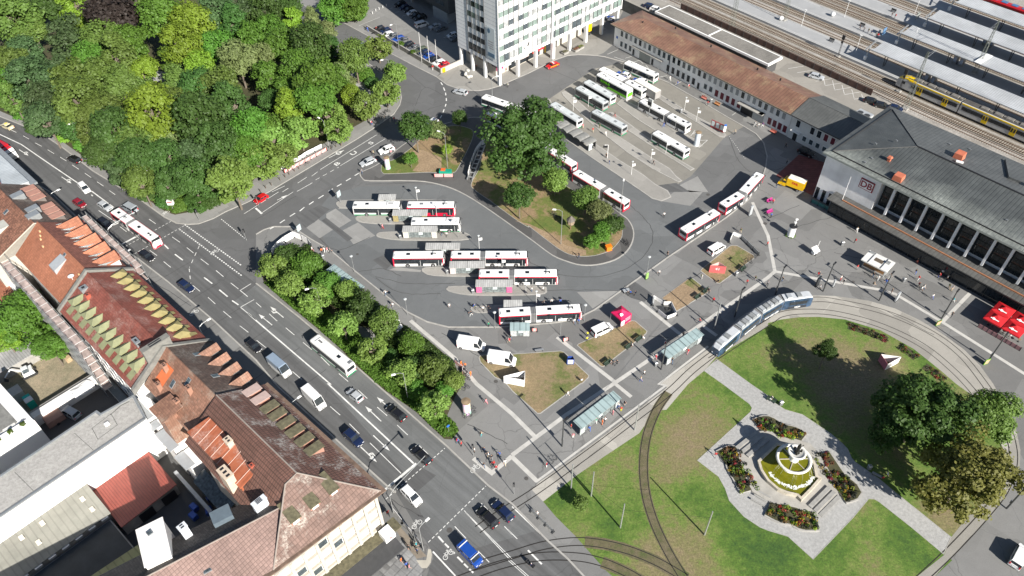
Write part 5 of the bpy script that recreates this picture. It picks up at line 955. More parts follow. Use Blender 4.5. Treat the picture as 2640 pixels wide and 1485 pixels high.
mb=MB()
for f in range(NF*3):z=ZS+f*FH/3;[mb.bx(-.53,-.5,a,b,z,z+.04)for a,b in((-.3,5.4),(13.6,LY))]
mb.obj('panel_joints',M('joint_grey',(.25,.27,.3),.7),B);mb=MB();mb.bx(-.62,-.3,-.62,-.3,0,ZT);mb.bx(21.9,22.5,-.9,-.5,ZS,ZT);mb.bx(LX-.2,LX+.1,-.62,-.3,ZS,ZT);mb.obj('corner_pier',WHITE,B)
for k in range(8):
 x=k*7.85;mb=MB();w=1.1 if k==3 else .8;mb.bx(x-w/2,x+w/2,-.45,.6,0,ZS);mb.obj('column',WHITE,B)
for y in(6.6,12.6,18.2):mb=MB();mb.bx(-.45,.55,y-.4,y+.4,0,ZS);mb.obj('column',WHITE,B)
mb=MB();mb.bx(2.6,LX-14,4.6,LY,0,ZS-.02);mb.obj('ground_floor',M('beige_shop_wall',(.46,.42,.36),.8,var=.1),B)
mb=MB();mb.bx(24.6,30,4.5,4.58,0,4.6);o=mb.obj('entrance',GLS,B);mb=MB();mb.bx(24.2,24.7,4.36,4.6,0,4.8);mb.bx(24.2,30.2,4.3,4.6,4.6,5.0);mb.obj('yellow_frame',M('signal_yellow',(.7,.46,0),.5,var=.05),o)
mb=MB();mb.bx(8.4,22,4.5,4.58,.3,3.4);mb.obj('shop_window',GLS,B)
for x0,x1,c in((.8,3.6,(.42,.03,.12)),(3.7,7.0,(.55,.56,.55)),(8.4,11,(.6,.6,.58)),(11.2,14.8,(.5,.42,.4)),(16.2,18.3,(.55,.07,.04)),(18.5,21.6,(.6,.02,.035))):
 mb=MB();mb.bx(x0,x1,2.2,2.3,3.4,5.6);o=mb.obj('poster_banner',M('banner_%g'%x0,c,.6,var=.35,scl=1.6),B);put_text({18.5:'IT',16.2:'SALE'}.get(x0,''),1.2,WHITE,frame_m(((x0+x1)/2,2.18,4.5),(1,0,0),(0,0,1)),o)if x0==18.5 else None
for y0,y1,c in((1.2,5.6,(.1,.08,.1)),(7.2,11.8,(.14,.1,.08)),(13,17,(.09,.07,.09))):mb=MB();mb.bx(1.8,1.9,y0,y1,3.6,5.6);mb.obj('poster_banner',M('bannerd_%g'%y0,c,.6,var=.6,scl=1.5),B)
mb=MB();mb.bx(-.75,-.68,.9,4.4,8.2,18.2);o=mb.obj('wall_sign',M('pale_banner',(.45,.5,.52),.6,var=.05),B);mb=MB();mb.bx(-.8,-.75,1.2,4.1,8.7,10.0);mb.obj('sign_bar',M('steel_blue',(.07,.13,.2),.6),o);mb=MB()
for z,a,b in((13.6,1.5,3.9),(12.8,1.5,4.0),(12.1,1.7,4),(11.4,1.5,3.4)):mb.bx(-.78,-.75,a,b,z,z+.22)
mb.obj('sign_lines',M('grey_print',(.25,.22,.22),.7,var=0),o);mb=MB();mb.ring([[(-.78,3.5+.62*math.cos(k*PI/8),17+.75*math.sin(k*PI/8))for k in range(16)],[(-.75,3.5+.62*math.cos(k*PI/8),17+.75*math.sin(k*PI/8))for k in range(16)]]);mb.obj('sign_emblem',M('steel_blue',(.07,.13,.2)),o)
mb=MB();mb.bx(9.0,12.2,-.9,-.75,6.5,11.6);o=mb.obj('wall_sign',SGW,B);hm=M('horn_black',(.02,.02,.02),.5,var=0);mb=MB()
mb.tube([(10.5+.75*math.cos(t*PI/8),-.95,9.2+.75*math.sin(t*PI/8))for t in range(17)],.12,4);mb.tube([(9.5,-.95,8.9),(9.4,-.95,9.9)],.1,4);mb.tube([(11.2,-.95,9.0),(11.7,-.95,10.4)],.12,5,r1=.32)
for k in range(4):mb.tube([(9.8+.45*k,-.95,7.2+.1*(k%2)),(10.1+.45*k,-.95,7.45)],.07,4)
mb.obj('post_horn',hm,o)
t=empty('yellow_sign',at(1520,90),PA,label='yellow sign box between two tower columns',cat='sign');mb=MB();mb.box(0,0,2.6,1.5,.4,2.4);mb.obj('sign_panel',M('signal_yellow',(.7,.46,0)),t);mb=MB();mb.box(0,0,.7,.3,.3,1.4);mb.obj('post',DGREY,t)
for x,y,lb,m_ in((400,405,'concrete planter with low grey shrubs nearest the red car',(.16,.15,.1)),(485,385,'concrete planter with reddish plants before the tower',(.2,.1,.07)),(515,368,'concrete planter with pale green plants before the tower',(.16,.17,.06))):
 p=A(2,0,x,y);t=empty('planter',p,PA,label=lb,cat='planter',group='concrete planters before the tower');mb=MB();mb.box(0,0,.35,2.2,1.3,.7,tx=-.1,ty=-.1);mb.obj('tub',CONC,t);mb=MB();[leafq(mb,Vector((rnd(-1,1),rnd(-.55,.55),.75+rnd(0,.35))),Vector((0,0,1)),.18)for _ in range(130)];mb.obj('foliage',leaf('planter_%d'%x,m_),t)
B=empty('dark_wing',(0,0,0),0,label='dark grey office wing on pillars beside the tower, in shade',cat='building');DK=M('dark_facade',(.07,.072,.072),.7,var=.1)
q0=[A(1,0,1448,182),A(1,0,1340,126),A(1,0,1500,20),A(1,0,1600,80)];wall(B,q0,4,M('grey_white_panel',(.30,.31,.32),.7))
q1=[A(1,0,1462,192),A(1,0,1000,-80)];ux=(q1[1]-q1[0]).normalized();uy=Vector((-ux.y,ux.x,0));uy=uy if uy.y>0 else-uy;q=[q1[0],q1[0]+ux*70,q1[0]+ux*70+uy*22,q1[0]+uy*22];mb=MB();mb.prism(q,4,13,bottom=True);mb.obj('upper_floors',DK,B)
for k in range(8):
 if k==1:continue
 p=q1[0]+ux*(9+7.5*k)+uy*.8;mb=MB();mb.box(p.x,p.y,2,.8,.8,4,math.atan2(ux.y,ux.x));mb.obj('column',CONC,B)
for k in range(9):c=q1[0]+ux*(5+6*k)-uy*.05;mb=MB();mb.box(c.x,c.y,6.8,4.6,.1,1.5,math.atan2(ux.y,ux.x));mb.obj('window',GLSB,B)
p=(A(1,0,1395,152)-uy*.12);mb=MB();mb.box(p.x+.5,p.y+.4,2.2,.9,.1,1.2,math.atan2(ux.y,ux.x));mb.obj('red_poster',M('red_poster',(.4,.04,.04),.6),B)
def low_wall(name,lb,P,h,w,mat,cap=None):
 c=P[0];t=empty(name,(c[0],c[1],0),0,label=lb,cat='wall');mb=MB();L=[(p[0]-c[0],p[1]-c[1])for p in P];mb.ribbon(L,w,0,h);mb.obj('wall',mat,t);mb=MB();mb.ribbon(L,w+.1,h+.002,h+.08);mb.obj('coping',cap or mat,t);return t
low_wall('car_park_wall','long weathered concrete wall along the car park',TG(1,0,838,222,1000,318,1395,552),1.5,.35,M('stained_wall',(.15,.145,.13),.9,var=.35,scl=.6),CONC)
low_wall('car_park_wall','short pale wall between car park end and tower',TG(1,0,1397,552,1560,478),1.5,.4,M('pale_wall',(.45,.42,.38),.85))
t=empty('post_box',A(1,0,1418,548),R(30),label='yellow post box at the end of the car park wall',cat='post box');mb=MB();mb.box(0,0,.9,1.0,.5,1.3);mb.obj('box_body',M('signal_yellow',(.7,.46,0)),t);mb=MB();mb.box(0,0,.15,.7,.4,.3);mb.obj('base',DGREY,t)
t=empty('stone_sculpture',A(1,0,1595,585),R(20),label='pale abstract stone sculpture on the tower forecourt',cat='sculpture');sm_=M('pale_sculpture_stone',(.45,.44,.41),.8)
for k,(x,y,z,l,rz)in enumerate(((0,0,.45,2.6,.2),(-.3,.6,1.2,2.2,-.5),(.5,.9,1.9,1.5,.5),(.9,-.5,.5,1.5,1.1))):mb=MB();mb.lathe([(.05,-l/2),(.42,-l/2+.15),(.48,0),(.42,l/2-.15),(.05,l/2)],9);o=mb.obj('stone_block',sm_,t,sm=True);o.location=(x,y,z);o.rotation_euler=(R(90),0,rz)
BWHITE=paint('bus_white',(.72,.72,.71));BROOF=M('bus_roof_white',(.70,.70,.69),.45,var=.06,scl=.5);BRED=paint('bus_red',(.55,.012,.045));BGREEN=paint('bus_green',(.005,.20,.085));BGREY=paint('bus_grey',(.30,.31,.31));BELL=rowtile('bellows_grey',(.15,.152,.155),(.2,.2,.205),.22,0,.7,.1,.7)
BPALE=M('bus_roof_pale_grey',(.45,.48,.49),.5,var=.1,scl=.5);HATCH=M('tinted_hatch',(.012,.016,.022),.2,var=0)
def wheel_p(x,y,r=.48,w=.3):
 s=1 if y>0 else-1;mb=MB();mb.tube([(x,y-w/2,r),(x,y+w/2,r)],r,14);rm=MB();rm.tube([(x,y+s*w/2,r),(x,y+s*(w/2+.02),r)],r*.58,12)
 return('wheel',mb.mesh('tyre',RUB),[('rim',rm.mesh('rim',RIM))])
def bus_body(x0,x1,front,rear,h,W=1.275,mats=(BWHITE,BROOF)):
 """rounded box between x0 (rear) and x1 (front)"""
 prof=[(-W,.32),(-W,2.15),(-W*.985,h-.42),(-W*.93,h-.12),(-W*.78,h),(W*.78,h),(W*.93,h-.12),(W*.985,h-.42),(W,2.15),(W,.32)]
 st=[]
 if rear:st+=[(x0,.94,-.12),(x0+.15,.99,-.04),(x0+.35,1,0)]
 else:st+=[(x0,1,0)]
 if front:st+=[(x1-.5,1,0),(x1-.2,.98,-.05),(x1,.90,-.16)]
 else:st+=[(x1,1,0)]
 mb=MB();rings=[[(x+(0.1 if(front and i==len(st)-1 and z<1.4)else 0),y*k,z+(dz if z>2.5 else 0))for y,z in prof]for i,(x,k,dz)in enumerate(st)]
 b=len(mb.v);n=len(prof);mb.ring(rings)
 mb.m=[1 if(i%n in(3,4,5)and i<n*(len(rings)-1))else 0 for i in range(len(mb.f))]
 return mb.mesh('bus_body',list(mats),False)
def bus_parts(L,artic,sch,h=3.06,jx=None):
 """list of sections; each section a part list centred at its own origin"""
 paint_,roof,trim,low=dict(red=(BWHITE,BROOF,BRED,None),green=(BWHITE,BROOF,None,BGREEN),white=(BWHITE,BROOF,None,None),grey=(BGREY,BPALE,None,BGREEN),pale=(BWHITE,BPALE,None,BGREEN),redside=(BWHITE,BROOF,BRED,BRED),coach=(BWHITE,BROOF,None,None))[sch]
 W=1.275
 def section(x0,x1,front,rear,wheels,doors):
  ps=[('body',bus_body(x0,x1,front,rear,h,W,(paint_,roof)))]
  for s in(-1,1):
   mb=MB();a,b=x0+(.25 if rear else .1),x1-(.3 if front else .1);zb=1.12;mb.box((a+b)/2,s*(W+.006),(zb+h-.5)/2,b-a,.03,h-.5-zb);ps.append(('window_band',mb.mesh('window_band',GLS)))
   if s<0:
    for d in doors:mb=MB();mb.box(d,s*(W+.012),(.4+h-.55)/2,1.25,.04,h-.95);dr=MB();dr.box(d,s*(W+.03),1.3,.06,.03,h-1.3);ps.append(('door',mb.mesh('door',GLS),[('door_post',dr.mesh('door_post',paint_))]))
   if trim:
    mb=MB();mb.box((x0+x1)/2,s*(W-.03),h-.36,x1-x0-.2,.12,.2);ps.append(('roof_trim',mb.mesh('roof_trim',trim)))
    if rear:mb=MB();mb.box(x0+.1,s*(W-.07),1.6,.3,.22,2.5);ps.append(('corner_post',mb.mesh('corner_post',trim)))
    if front:mb=MB();mb.box(x1-.28,s*(W-.02),1.6,.22,.1,2.4);ps.append(('corner_post',mb.mesh('corner_post',trim)))
   if low:mb=MB();mb.box((x0+x1)/2,s*(W+.008),.5,x1-x0-.3,.03,.34 if low is not BRED else 1.3);ps.append(('skirt',mb.mesh('skirt',low)))
   for wx in wheels:
    ps.append(wheel_p(wx,s*(W-.12)));mb=MB();mb.ring([[(wx+.62*math.cos(k*PI/8),s*(W+.012),.46+.62*math.sin(k*PI/8))for k in range(9)],[(wx+.62*math.cos(k*PI/8),s*(W-.02),.46+.62*math.sin(k*PI/8))for k in range(9)]]);ps.append(('wheel_arch',mb.mesh('wheel_arch',BLK)))
  if front:
   mb=MB();mb.ring([[(x1+.012 if z<2 else x1-.0+.012,y,z)for y,z in((-W*.86,1.05),(W*.86,1.05),(W*.82,h-.42),(-W*.82,h-.42))],[(x1-.25,y,z)for y,z in((-W*.9,1.05),(W*.9,1.05),(W*.86,h-.3),(-W*.86,h-.3))]]);ps.append(('windscreen',mb.mesh('windscreen',GLS)))
   mb=MB();mb.box(x1-.1,0,h-.22,.35,W*1.7,.3);ps.append(('destination_display',mb.mesh('destination_display',BLK)))
   for s in(-1,1):
    mb=MB();mb.box(x1+.1,s*.85,.72,.08,.4,.22);ps.append(('headlight',mb.mesh('headlight',HEADL)))
    mb=MB();mb.tube([(x1-.05,s*W*.9,h-.35),(x1+.35,s*(W+.05),h-.4),(x1+.38,s*(W+.12),h-.9)],.07,5);ps.append(('mirror',mb.mesh('mirror',BLK)))
   if trim:mb=MB();mb.box(x1+.04,0,.6,.16,W*1.86,.5);ps.append(('bumper',mb.mesh('bumper',trim)))
  if rear:
   mb=MB();mb.box(x0-.015,0,2.15,.05,W*1.5,.95);ps.append(('rear_window',mb.mesh('rear_window',GLS)))
   for s in(-1,1):mb=MB();mb.box(x0-.02,s*1.08,1.0,.06,.16,.5);ps.append(('tail_light',mb.mesh('tail_light',REDL)))
   if trim and sch=='red':mb=MB();mb.box(x0-.01,0,.62,.06,W*1.8,.55);ps.append(('bumper',mb.mesh('bumper',trim)))
   if low is BGREEN:mb=MB();mb.box(x0-.01,0,.5,.06,W*1.8,.34);ps.append(('bumper',mb.mesh('bumper',low)))
  ln=x1-x0
  for q in((.3,.78)if ln>9 else(.3,.72)):mb=MB();mb.box(x0+ln*q,0,h+.03,.85,.68,.09);ps.append(('roof_hatch',mb.mesh('roof_hatch',HATCH if sch in('red','green','white')else MGREY)))
  if front:
   mb=MB();cx=x1-2.4 if sch!='pale' else x1-3.2;mb.box(cx,0,h+.1,2.3 if sch in('green','grey','pale','white')else .9,1.75,.24,tx=.25,ty=.2);fn=MB();[fn.box(cx-.45+.3*k,0,h+.225,.22,.4,.02)for k in range(4)]
   ps.append(('air_conditioner',mb.mesh('air_conditioner',roof),[('fan_grille',fn.mesh('fan_grille',BLK))]))
  if rear and sch!='coach':mb=MB();mb.box(x0+.7,-.55,h+.06,.8,.9,.16,tx=.1,ty=.1);ps.append(('engine_cover',mb.mesh('engine_cover',roof if sch=='red' else MGREY)))
  return ps
 if not artic:return[section(-L/2,L/2,True,True,(L/2-2.7,-L/2+3.3),(L/2-1.3,L/2-5.6)if L<12.6 else(L/2-1.2,))]
 return[section(-4.9,5.0,True,False,(2.3,-3.3),(3.8,-.7)),section(-3.4,3.5,False,True,(-.4,),(1.6,))]
_bp={}
def bus(label,fr,rr,sch,L=12.,artic=False,joint=None,z=3.0,raw=False,group='buses at the bus station'):
 a=fr if raw else at(fr[0],fr[1],z);b=rr if raw else at(rr[0],rr[1],z)
 k=(L,artic,sch);h=3.75 if sch=='coach' else 3.06
 if k not in _bp:_bp[k]=bus_parts(L,artic,sch,h)
 if not artic:
  d=(a-b);ang=math.atan2(d.y,d.x);c=(a+b)/2
  return spawn('coach' if sch=='coach' else 'bus',_bp[k][0],(c.x,c.y,.02),ang,label,'coach' if sch=='coach' else 'bus',group)
 j=at(joint[0],joint[1],z)if joint else b+(a-b)*(7.6/18)
 d1,d2=(a-j).normalized(),(j-b).normalized();cen=(a+b)/2;s=9-((a-j).length+(j-b).length)/2
 a1,a2=math.atan2(d1.y,d1.x),math.atan2(d2.y,d2.x);t=empty('articulated_bus',(j.x,j.y,.02),a1,label=label,cat='bus',group=group)
 g0,g1=len(bpy.data.objects),0
 def place(ps,off,ang,parent,nm):
  M_=Matrix.Translation((off[0],off[1],0))@Matrix.Rotation(ang,4,'Z');first=ps[0];o=link(nm,first[1],parent);o.matrix_local=M_
  grow(ps[1:],o,None)
 place(_bp[k][0],(5.55,0),0,t,'front_section');da=a2-a1;place(_bp[k][1],(-4.05*math.cos(da),-4.05*math.sin(da)),da,t,'rear_section')
 mb=MB();rings=[]
 for q in range(9):
  f=q/8;x=-.62+1.3*f;e=(1-f)*da;y=-.0 if f>.5 else-.62*(1-2*f)*math.sin(da);w=1.22 if q%2 else 1.14;hh=h-.04 if q%2 else h-.12
  rings.append([(x-yy*math.sin(e),y+yy*math.cos(e),zz)for yy,zz in((-w,.4),(-w,hh-.2),(-w+.2,hh),(w-.2,hh),(w,hh-.2),(w,.4))])
 mb.ring(rings);mb.obj('bellows',BELL,t);return t
c4_=lambda x,y:(880+x/8.05,490+y/8.05);c2_=lambda x,y:(1000+x/5.6,630+y/5.6)
bus('white bus with green rear stripe driving up the main road',(810,869),(900.9,942),'green',group='buses on the main road')
bus('articulated white bus with red trim waiting at the main road stop line',(398.6,614.4),(294.6,540.1),'red',18,True,group='buses on the main road')
bus('white bus with green skirt at the topmost of the lower platforms',c4_(1215,290),c4_(250,290),'green');bus('white roofed bus with red sides in front of the green skirted one',c4_(2350,290),c4_(1375,290),'redside');bus('white bus with green skirt and open yellow door at the second platform',c4_(2455,625),c4_(1460,625),'green')
bus('short white bus with red trim left of the articulated one',(1142.9,655),(1015.2,656),'red');bus('articulated red trimmed bus standing right behind the short red trimmed one',(1359,655),(1160.5,655),'red',18,True);bus('articulated red trimmed bus at the shelter with pink poster',(1435.2,702.5),(1234,703),'red',18,True)
bus('articulated red trimmed bus at the lowest platform beside the red tent',(1490.8,793),(1279,805),'red',18,True,joint=(1374,799.5))
bus('white bus with red trim along the square kerb, rear one of two',(1846,544.5),(1764.8,592.3),'red');bus('bent articulated white bus turning at the square kerb',(1954.6,451.7),(1857.5,531.5),'red',18,True,joint=(1913,497))
bus('articulated red trimmed bus parked along the tree island',tp(2,0,495,1300),(1614,519),'red',18,True);b0=at(1480.6,423.6,3);dd=(at(1489,439,3)-at(1614,519,3)).normalized();bus('white bus with red rear half hidden by the big tree',b0+dd*12,b0,'red',raw=True)
a=at(1247,246,3);dd=(at(1352,283,3)-a).normalized();bus('articulated white bus with green skirt arriving above the big tree',a,a+dd*18,'green',18,True,raw=True);a=at(1258,287,3);dd=(at(1310,313,3)-a).normalized();bus('red trimmed white bus half hidden below the arriving articulated bus',a,a+dd*12,'red',raw=True)
bus('white bus with pale roof beside the waved shelter',tp(2,0,300,772),tp(2,0,520,908),'pale');bus('grey bus with pale roof left of the white and blue bus',tp(2,0,490,648),tp(2,0,718,778),'grey');bus('white bus with blue side panel beside the green coach',tp(2,0,560,608),tp(2,0,765,728),'pale');fb=bus('white coach with bright green stripe and black windows',tp(2,0,655,550),tp(2,0,895,678),'coach',13.2,z=3.6)
bus('long white articulated bus behind the green striped coach',tp(2,0,682,515),tp(2,0,1000,675),'white',18,True);bus('white bus with green skirt nearest to the office building',tp(2,0,868,465),tp(2,0,1085,560),'green');bus('grey bus with lettered side alone in the bay',tp(2,0,620,832),tp(2,0,850,955),'grey')
bus('white articulated bus with red rear at the advertising column',tp(2,0,990,757),tp(2,0,1330,938),'white',18,True);bus('white bus with green skirt and open bay before it, right of the grey bus',(1688,338.3),(1772.7,387.2),'green')
LIME=paint('lime_green',(.13,.48,.01));
for s in(-1,1):mb=MB();mb.ring([[(x,s*1.29,z)for x,z in((6,1.5),(3.6,1.2),(3.6,1.7),(5.5,2.1))],[(x,s*1.25,z)for x,z in((6,1.5),(3.6,1.2),(3.6,1.7),(5.5,2.1))]]);mb.ring([[(x,s*1.31,z)for x,z in((2,.95),(-6.3,1.0),(-6.3,1.75),(1,1.75))],[(x,s*1.25,z)for x,z in((2,.95),(-6.3,1.0),(-6.3,1.75),(1,1.75))]]);mb.obj('green_stripe',LIME,fb);put_text('FLIXBUS',1.05,LIME if s>0 else WHITE,frame_m((2.6,s*1.325,2.45),(-s,0,0),(0,0,1)),fb,bold=.03)
mb=MB();mb.box(-6.62,0,1.9,.06,2.1,1.1);mb.obj('rear_stripe',LIME,fb)
def car_parts(kind):
 P=dict(hatch=(4.0,1.74,1.46),sedan=(4.6,1.8,1.42),wagon=(4.7,1.82,1.47),suv=(4.6,1.86,1.66),mpv=(4.7,1.84,1.72),van=(4.95,1.95,1.98),sprinter=(6.0,2.05,2.65))[kind];L,W,H=P;w=W/2;h=L/2
 belt={'van':1.15,'sprinter':1.25,'mpv':1.02,'suv':1.03}.get(kind,.92);hood={'van':1.05,'sprinter':1.12,'suv':.98,'mpv':.95}.get(kind,.82)
 mb=MB();low=[(-h,.35,.86,belt-.12),(-h+.12,.24,.96,belt),(-h+.6,.22,1,belt+.02),(h*.25,.22,1,belt),(h-1.0,.22,1,hood+.05),(h-.35,.22,.95,hood-.05),(h-.06,.28,.84,hood-.2),(h,.38,.74,hood-.34)]
 mb.ring([[(x,-w*k,z0),(x,-w*k,z0+(z1-z0)*.55),(x,-w*k*.96,z1),(x,w*k*.96,z1),(x,w*k,z0+(z1-z0)*.55),(x,w*k,z0)]for x,z0,k,z1 in low])
 fb,fr_={'van':(h-.75,h-1.55),'sprinter':(h-.75,h-1.5),'mpv':(h-1.05,h-1.9),'suv':(h-1.35,h-2.05),'hatch':(h-1.05,h-1.8)}.get(kind,(h-1.35,h-2.1))
 rb,rr_={'sedan':(-h+.75,-h+1.35),'hatch':(-h+.15,-h+.55),'wagon':(-h+.15,-h+.7),'van':(-h+.06,-h+.14),'sprinter':(-h+.05,-h+.1)}.get(kind,(-h+.15,-h+.5))
 g=MB();kb,kt=w*.94,w*.78 if kind not in('van','sprinter')else w*.88;zt=H-.06
 g.ring([[(fb,-kb,belt-.03),(fb,kb,belt-.03),(rb,kb,belt-.03),(rb,-kb,belt-.03)],[(fr_,-kt,zt),(fr_,kt,zt),(rr_,kt,zt),(rr_,-kt,zt)]])
 body=mb.mesh('car_body',[BWHITE],False)
 r=MB();e=.03;r.ring([[(fr_+.12,-kt-e,zt-.06),(fr_+.12,kt+e,zt-.06),(rr_-.1,kt+e,zt-.06),(rr_-.1,-kt-e,zt-.06)],[(fr_-.05,-kt*.95,H),(fr_-.05,kt*.95,H),(rr_+.08,kt*.95,H),(rr_+.08,-kt*.95,H)]])
 for s in(-1,1):
  def pl(xb,xt,wd):r.ring([[(xb-wd,s*(kb+.012),belt),(xb+wd,s*(kb+.012),belt),(xb+wd,s*(kb-.06),belt),(xb-wd,s*(kb-.06),belt)],[(xt-wd,s*(kt+.012),zt),(xt+wd,s*(kt+.012),zt),(xt+wd,s*(kt-.06),zt),(xt-wd,s*(kt-.06),zt)]])
  pl(fb-.02,fr_,.06);pl(rb+.15,rr_+.12,.16 if kind!='sedan' else .1);m_=(fb+rb)/2;pl(m_,(fr_+rr_)/2,.05)
  if kind=='sprinter':r.ring([[(rb,s*(kb+.015),belt-.05),(h-2.2,s*(kb+.015),belt-.05),(h-2.2,s*(kt+.015),zt),(rr_,s*(kt+.015),zt)],[(rb,s*(kb-.05),belt-.05),(h-2.2,s*(kb-.05),belt-.05),(h-2.2,s*(kt-.05),zt),(rr_,s*(kt-.05),zt)]])
 if kind=='sprinter':r.ring([[(rb-.02,y,belt-.05)for y in(-kb,kb)]+[(rr_-.02,y,zt)for y in(kt,-kt)],[(rb+.05,y,belt-.05)for y in(-kb,kb)]+[(rr_+.05,y,zt)for y in(kt,-kt)]])
 ps=[('body',body),('windows',g.mesh('car_windows',GLS)),('roof',r.mesh('car_roof',[BWHITE]))]
 rad=.33 if kind not in('van','sprinter','suv')else .37
 for x in(h-.85,-h+.85):
  for s in(-1,1):ps.append(wheel_p(x,s*(w-.08),rad,.22))
 for s in(-1,1):
  m=MB();m.box(h-.14,s*w*.62,hood-.26,.22,.36,.16);ps.append(('headlight',m.mesh('headlight',HEADL)));m=MB();m.box(-h+.02,s*w*.78,belt-.18,.1,.22,.22 if kind not in('van','sprinter')else .5);ps.append(('tail_light',m.mesh('tail_light',REDL)))
  m=MB();m.box(fb-.25,s*(w+.06),belt+.1,.14,.2,.16);ps.append(('mirror',m.mesh('mirror',BLK)))
 m=MB();m.box(h-.0,0,.48,.06,.55,.12);ps.append(('number_plate',m.mesh('number_plate',WHITE)));m=MB();m.box(-h+.0,0,.6,.06,.55,.12);ps.append(('number_plate',m.mesh('number_plate',WHITE)))
 m=MB();m.box(h-.02,0,.62,.1,W*.45,.16);ps.append(('grille',m.mesh('grille',BLK)))
 return ps
_cp={}
CARC=dict(black=paint('car_black',(.012,.012,.014),.2),blue=paint('car_blue',(.012,.06,.30)),navy=paint('car_navy',(.01,.018,.055),.2),white=paint('car_white',(.72,.72,.72)),silver=paint('car_silver',(.40,.42,.44)),grey=paint('car_grey',(.12,.125,.13)),red=paint('car_red',(.48,.01,.015)),dred=paint('car_dark_red',(.22,.008,.015)),olive=paint('car_olive',(.075,.09,.05)),cream=paint('car_cream',(.62,.55,.36)),yellow=paint('car_yellow',(.72,.43,.0)),pblue=paint('car_pale_blue',(.22,.28,.36)),lgrey=paint('car_light_grey',(.3,.33,.36)))
def car(kind,colr,label,f,r,group=None,name=None,z=.75,zg=.024,roof=None,cat=None):
 a,b=at(f[0],f[1],z+zg),at(r[0],r[1],z+zg);c=(a+b)/2
 if kind not in _cp:_cp[kind]=car_parts(kind)
 t=spawn(name or('van' if kind in('van','sprinter')else 'car'),_cp[kind],(c.x,c.y,zg),hdg(b,a),label,cat or('van' if kind in('van','sprinter')else 'car'),group,over={'bus_white':CARC[colr]})
 if roof:
  for o in kids(t):
   if o.name.startswith('roof'):o.material_slots[0].link='OBJECT';o.material_slots[0].material=CARC[roof]
 return t
MR='vehicles on the main road'
def roofbox(t,L,W,H,n,name='roof_bar',mat=None,rails=True):
 for k in range(n):mb=MB();mb.box(-.2-1.5+3.0*k/max(1,n-1),0,H+.06,.12,W,.08);mb.obj(name,mat or WHITE,t)
for kind,colr,lb,c,r,fx,fy,rx,ry in[('sedan','cream','cream taxi with roof sign at the left picture edge',0,0,0,925,102,970),('suv','black','black car driving up the road beside the park',0,0,512,1178,605,1222),('mpv','white','white van following the red car down the road',0,1,688,25,582,-90),('hatch','dred','dark red hatchback on the lane beside the houses',0,1,650,112,548,52),('wagon','silver','silver grey car just left of the articulated bus',0,1,842,135,738,72),('van','lgrey','grey panel van beside the articulated bus',0,1,900,78,1055,160),('wagon','black','black car with pale tail at the scaffolding',0,1,855,270,728,192),('sedan','black','black saloon just past the stop line',0,1,1165,520,1050,440),('wagon','navy','navy estate car below the black saloon',0,1,1465,752,1342,665),('hatch','black','black hatchback ahead of the blue roofed van',1,1,40,1208,-72,1112),('sprinter','white','white high roof van with dark blue roof',1,1,268,1400,92,1248),('sprinter','white','white high roof van with plain white roof',1,2,525,195,358,32),('hatch','silver','silver hatchback heading up beside the median',1,2,685,35,803,130),('wagon','black','black estate car on the kerb lane below the bus',1,2,982,155,1132,275),('suv','navy','dark blue off-roader with headlights near the lane arrow',1,2,800,462,668,348),('wagon','black','black estate car waiting at the dashed crossing line',1,2,1178,468,1318,600),('mpv','white','white people carrier under the traffic light arm',1,2,1245,915,1100,768),('suv','black','black off-roader beside the double white line',1,2,1672,930,1822,1078),('wagon','navy','dark estate car on the lane nearest the tram crossing',1,2,1795,888,1930,1020),('van','blue','bright blue van with white roof bars at bottom',1,2,1695,1365,1538,1205),('hatch','red','small red car on the side street near the corner',1,1,-18,82,88,15),('suv','white','white off-roader on the side street beside the advertising column',1,0,925,1150,1042,1108),('wagon','silver','silver estate car turning into the bus loop',1,0,785,1243,900,1195),('wagon','white','white car half hidden behind the island trees',1,0,1278,948,1368,898),('wagon','silver','silver estate car with dark sunroof at the tower forecourt',1,0,1483,677,1600,705),('wagon','pblue','pale blue car hidden behind the street tree at the car park',1,0,775,315,850,372)]:
 t=car(kind,colr,lb,tp(c,r,fx,fy),tp(c,r,rx,ry),MR if r and(c<1 or r==2)else None,roof='pblue' if 'dark blue roof' in lb else None)
 if 'taxi' in lb:mb=MB();mb.box(0,0,1.5,.25,.7,.18);mb.obj('taxi_sign',M('taxi_yellow',(.7,.5,.05),.4),t)
 if 'roof bars' in lb:roofbox(t,0,1.9,1.98,2)
car('van','white','white van with sliding door windows beside the red tent',tp(2,1,758,1000),tp(2,1,600,1075));car('van','white','old white van with roof seams parked by the pit',tp(2,1,1600,395),tp(2,1,1488,462));car('sprinter','white','white patrol van further left of the two',tp(1,1,1728,1160),tp(1,1,1522,1128),'white vans on the square',z=1.2);car('sprinter','white','white patrol van on the edge of the grass bed',tp(1,1,1960,1270),tp(1,1,1752,1240),'white vans on the square',z=1.2)
car('van','white','white van at the right bottom picture edge',tp(3,2,1950,1200),tp(3,2,1845,1400));t=car('sedan','red','red command car with yellow stripe before the tower',tp(2,0,258,508),tp(2,0,352,470))
for s in(-1,1):mb=MB();mb.box(-.2,s*.91,.72,3.2,.03,.14);mb.obj('side_stripe',M('stripe_yellow',(.75,.55,.02),.4,var=0),t)
mb=MB();mb.box(-.1,0,1.48,.3,1.1,.12);mb.obj('light_bar',WHITE,t)
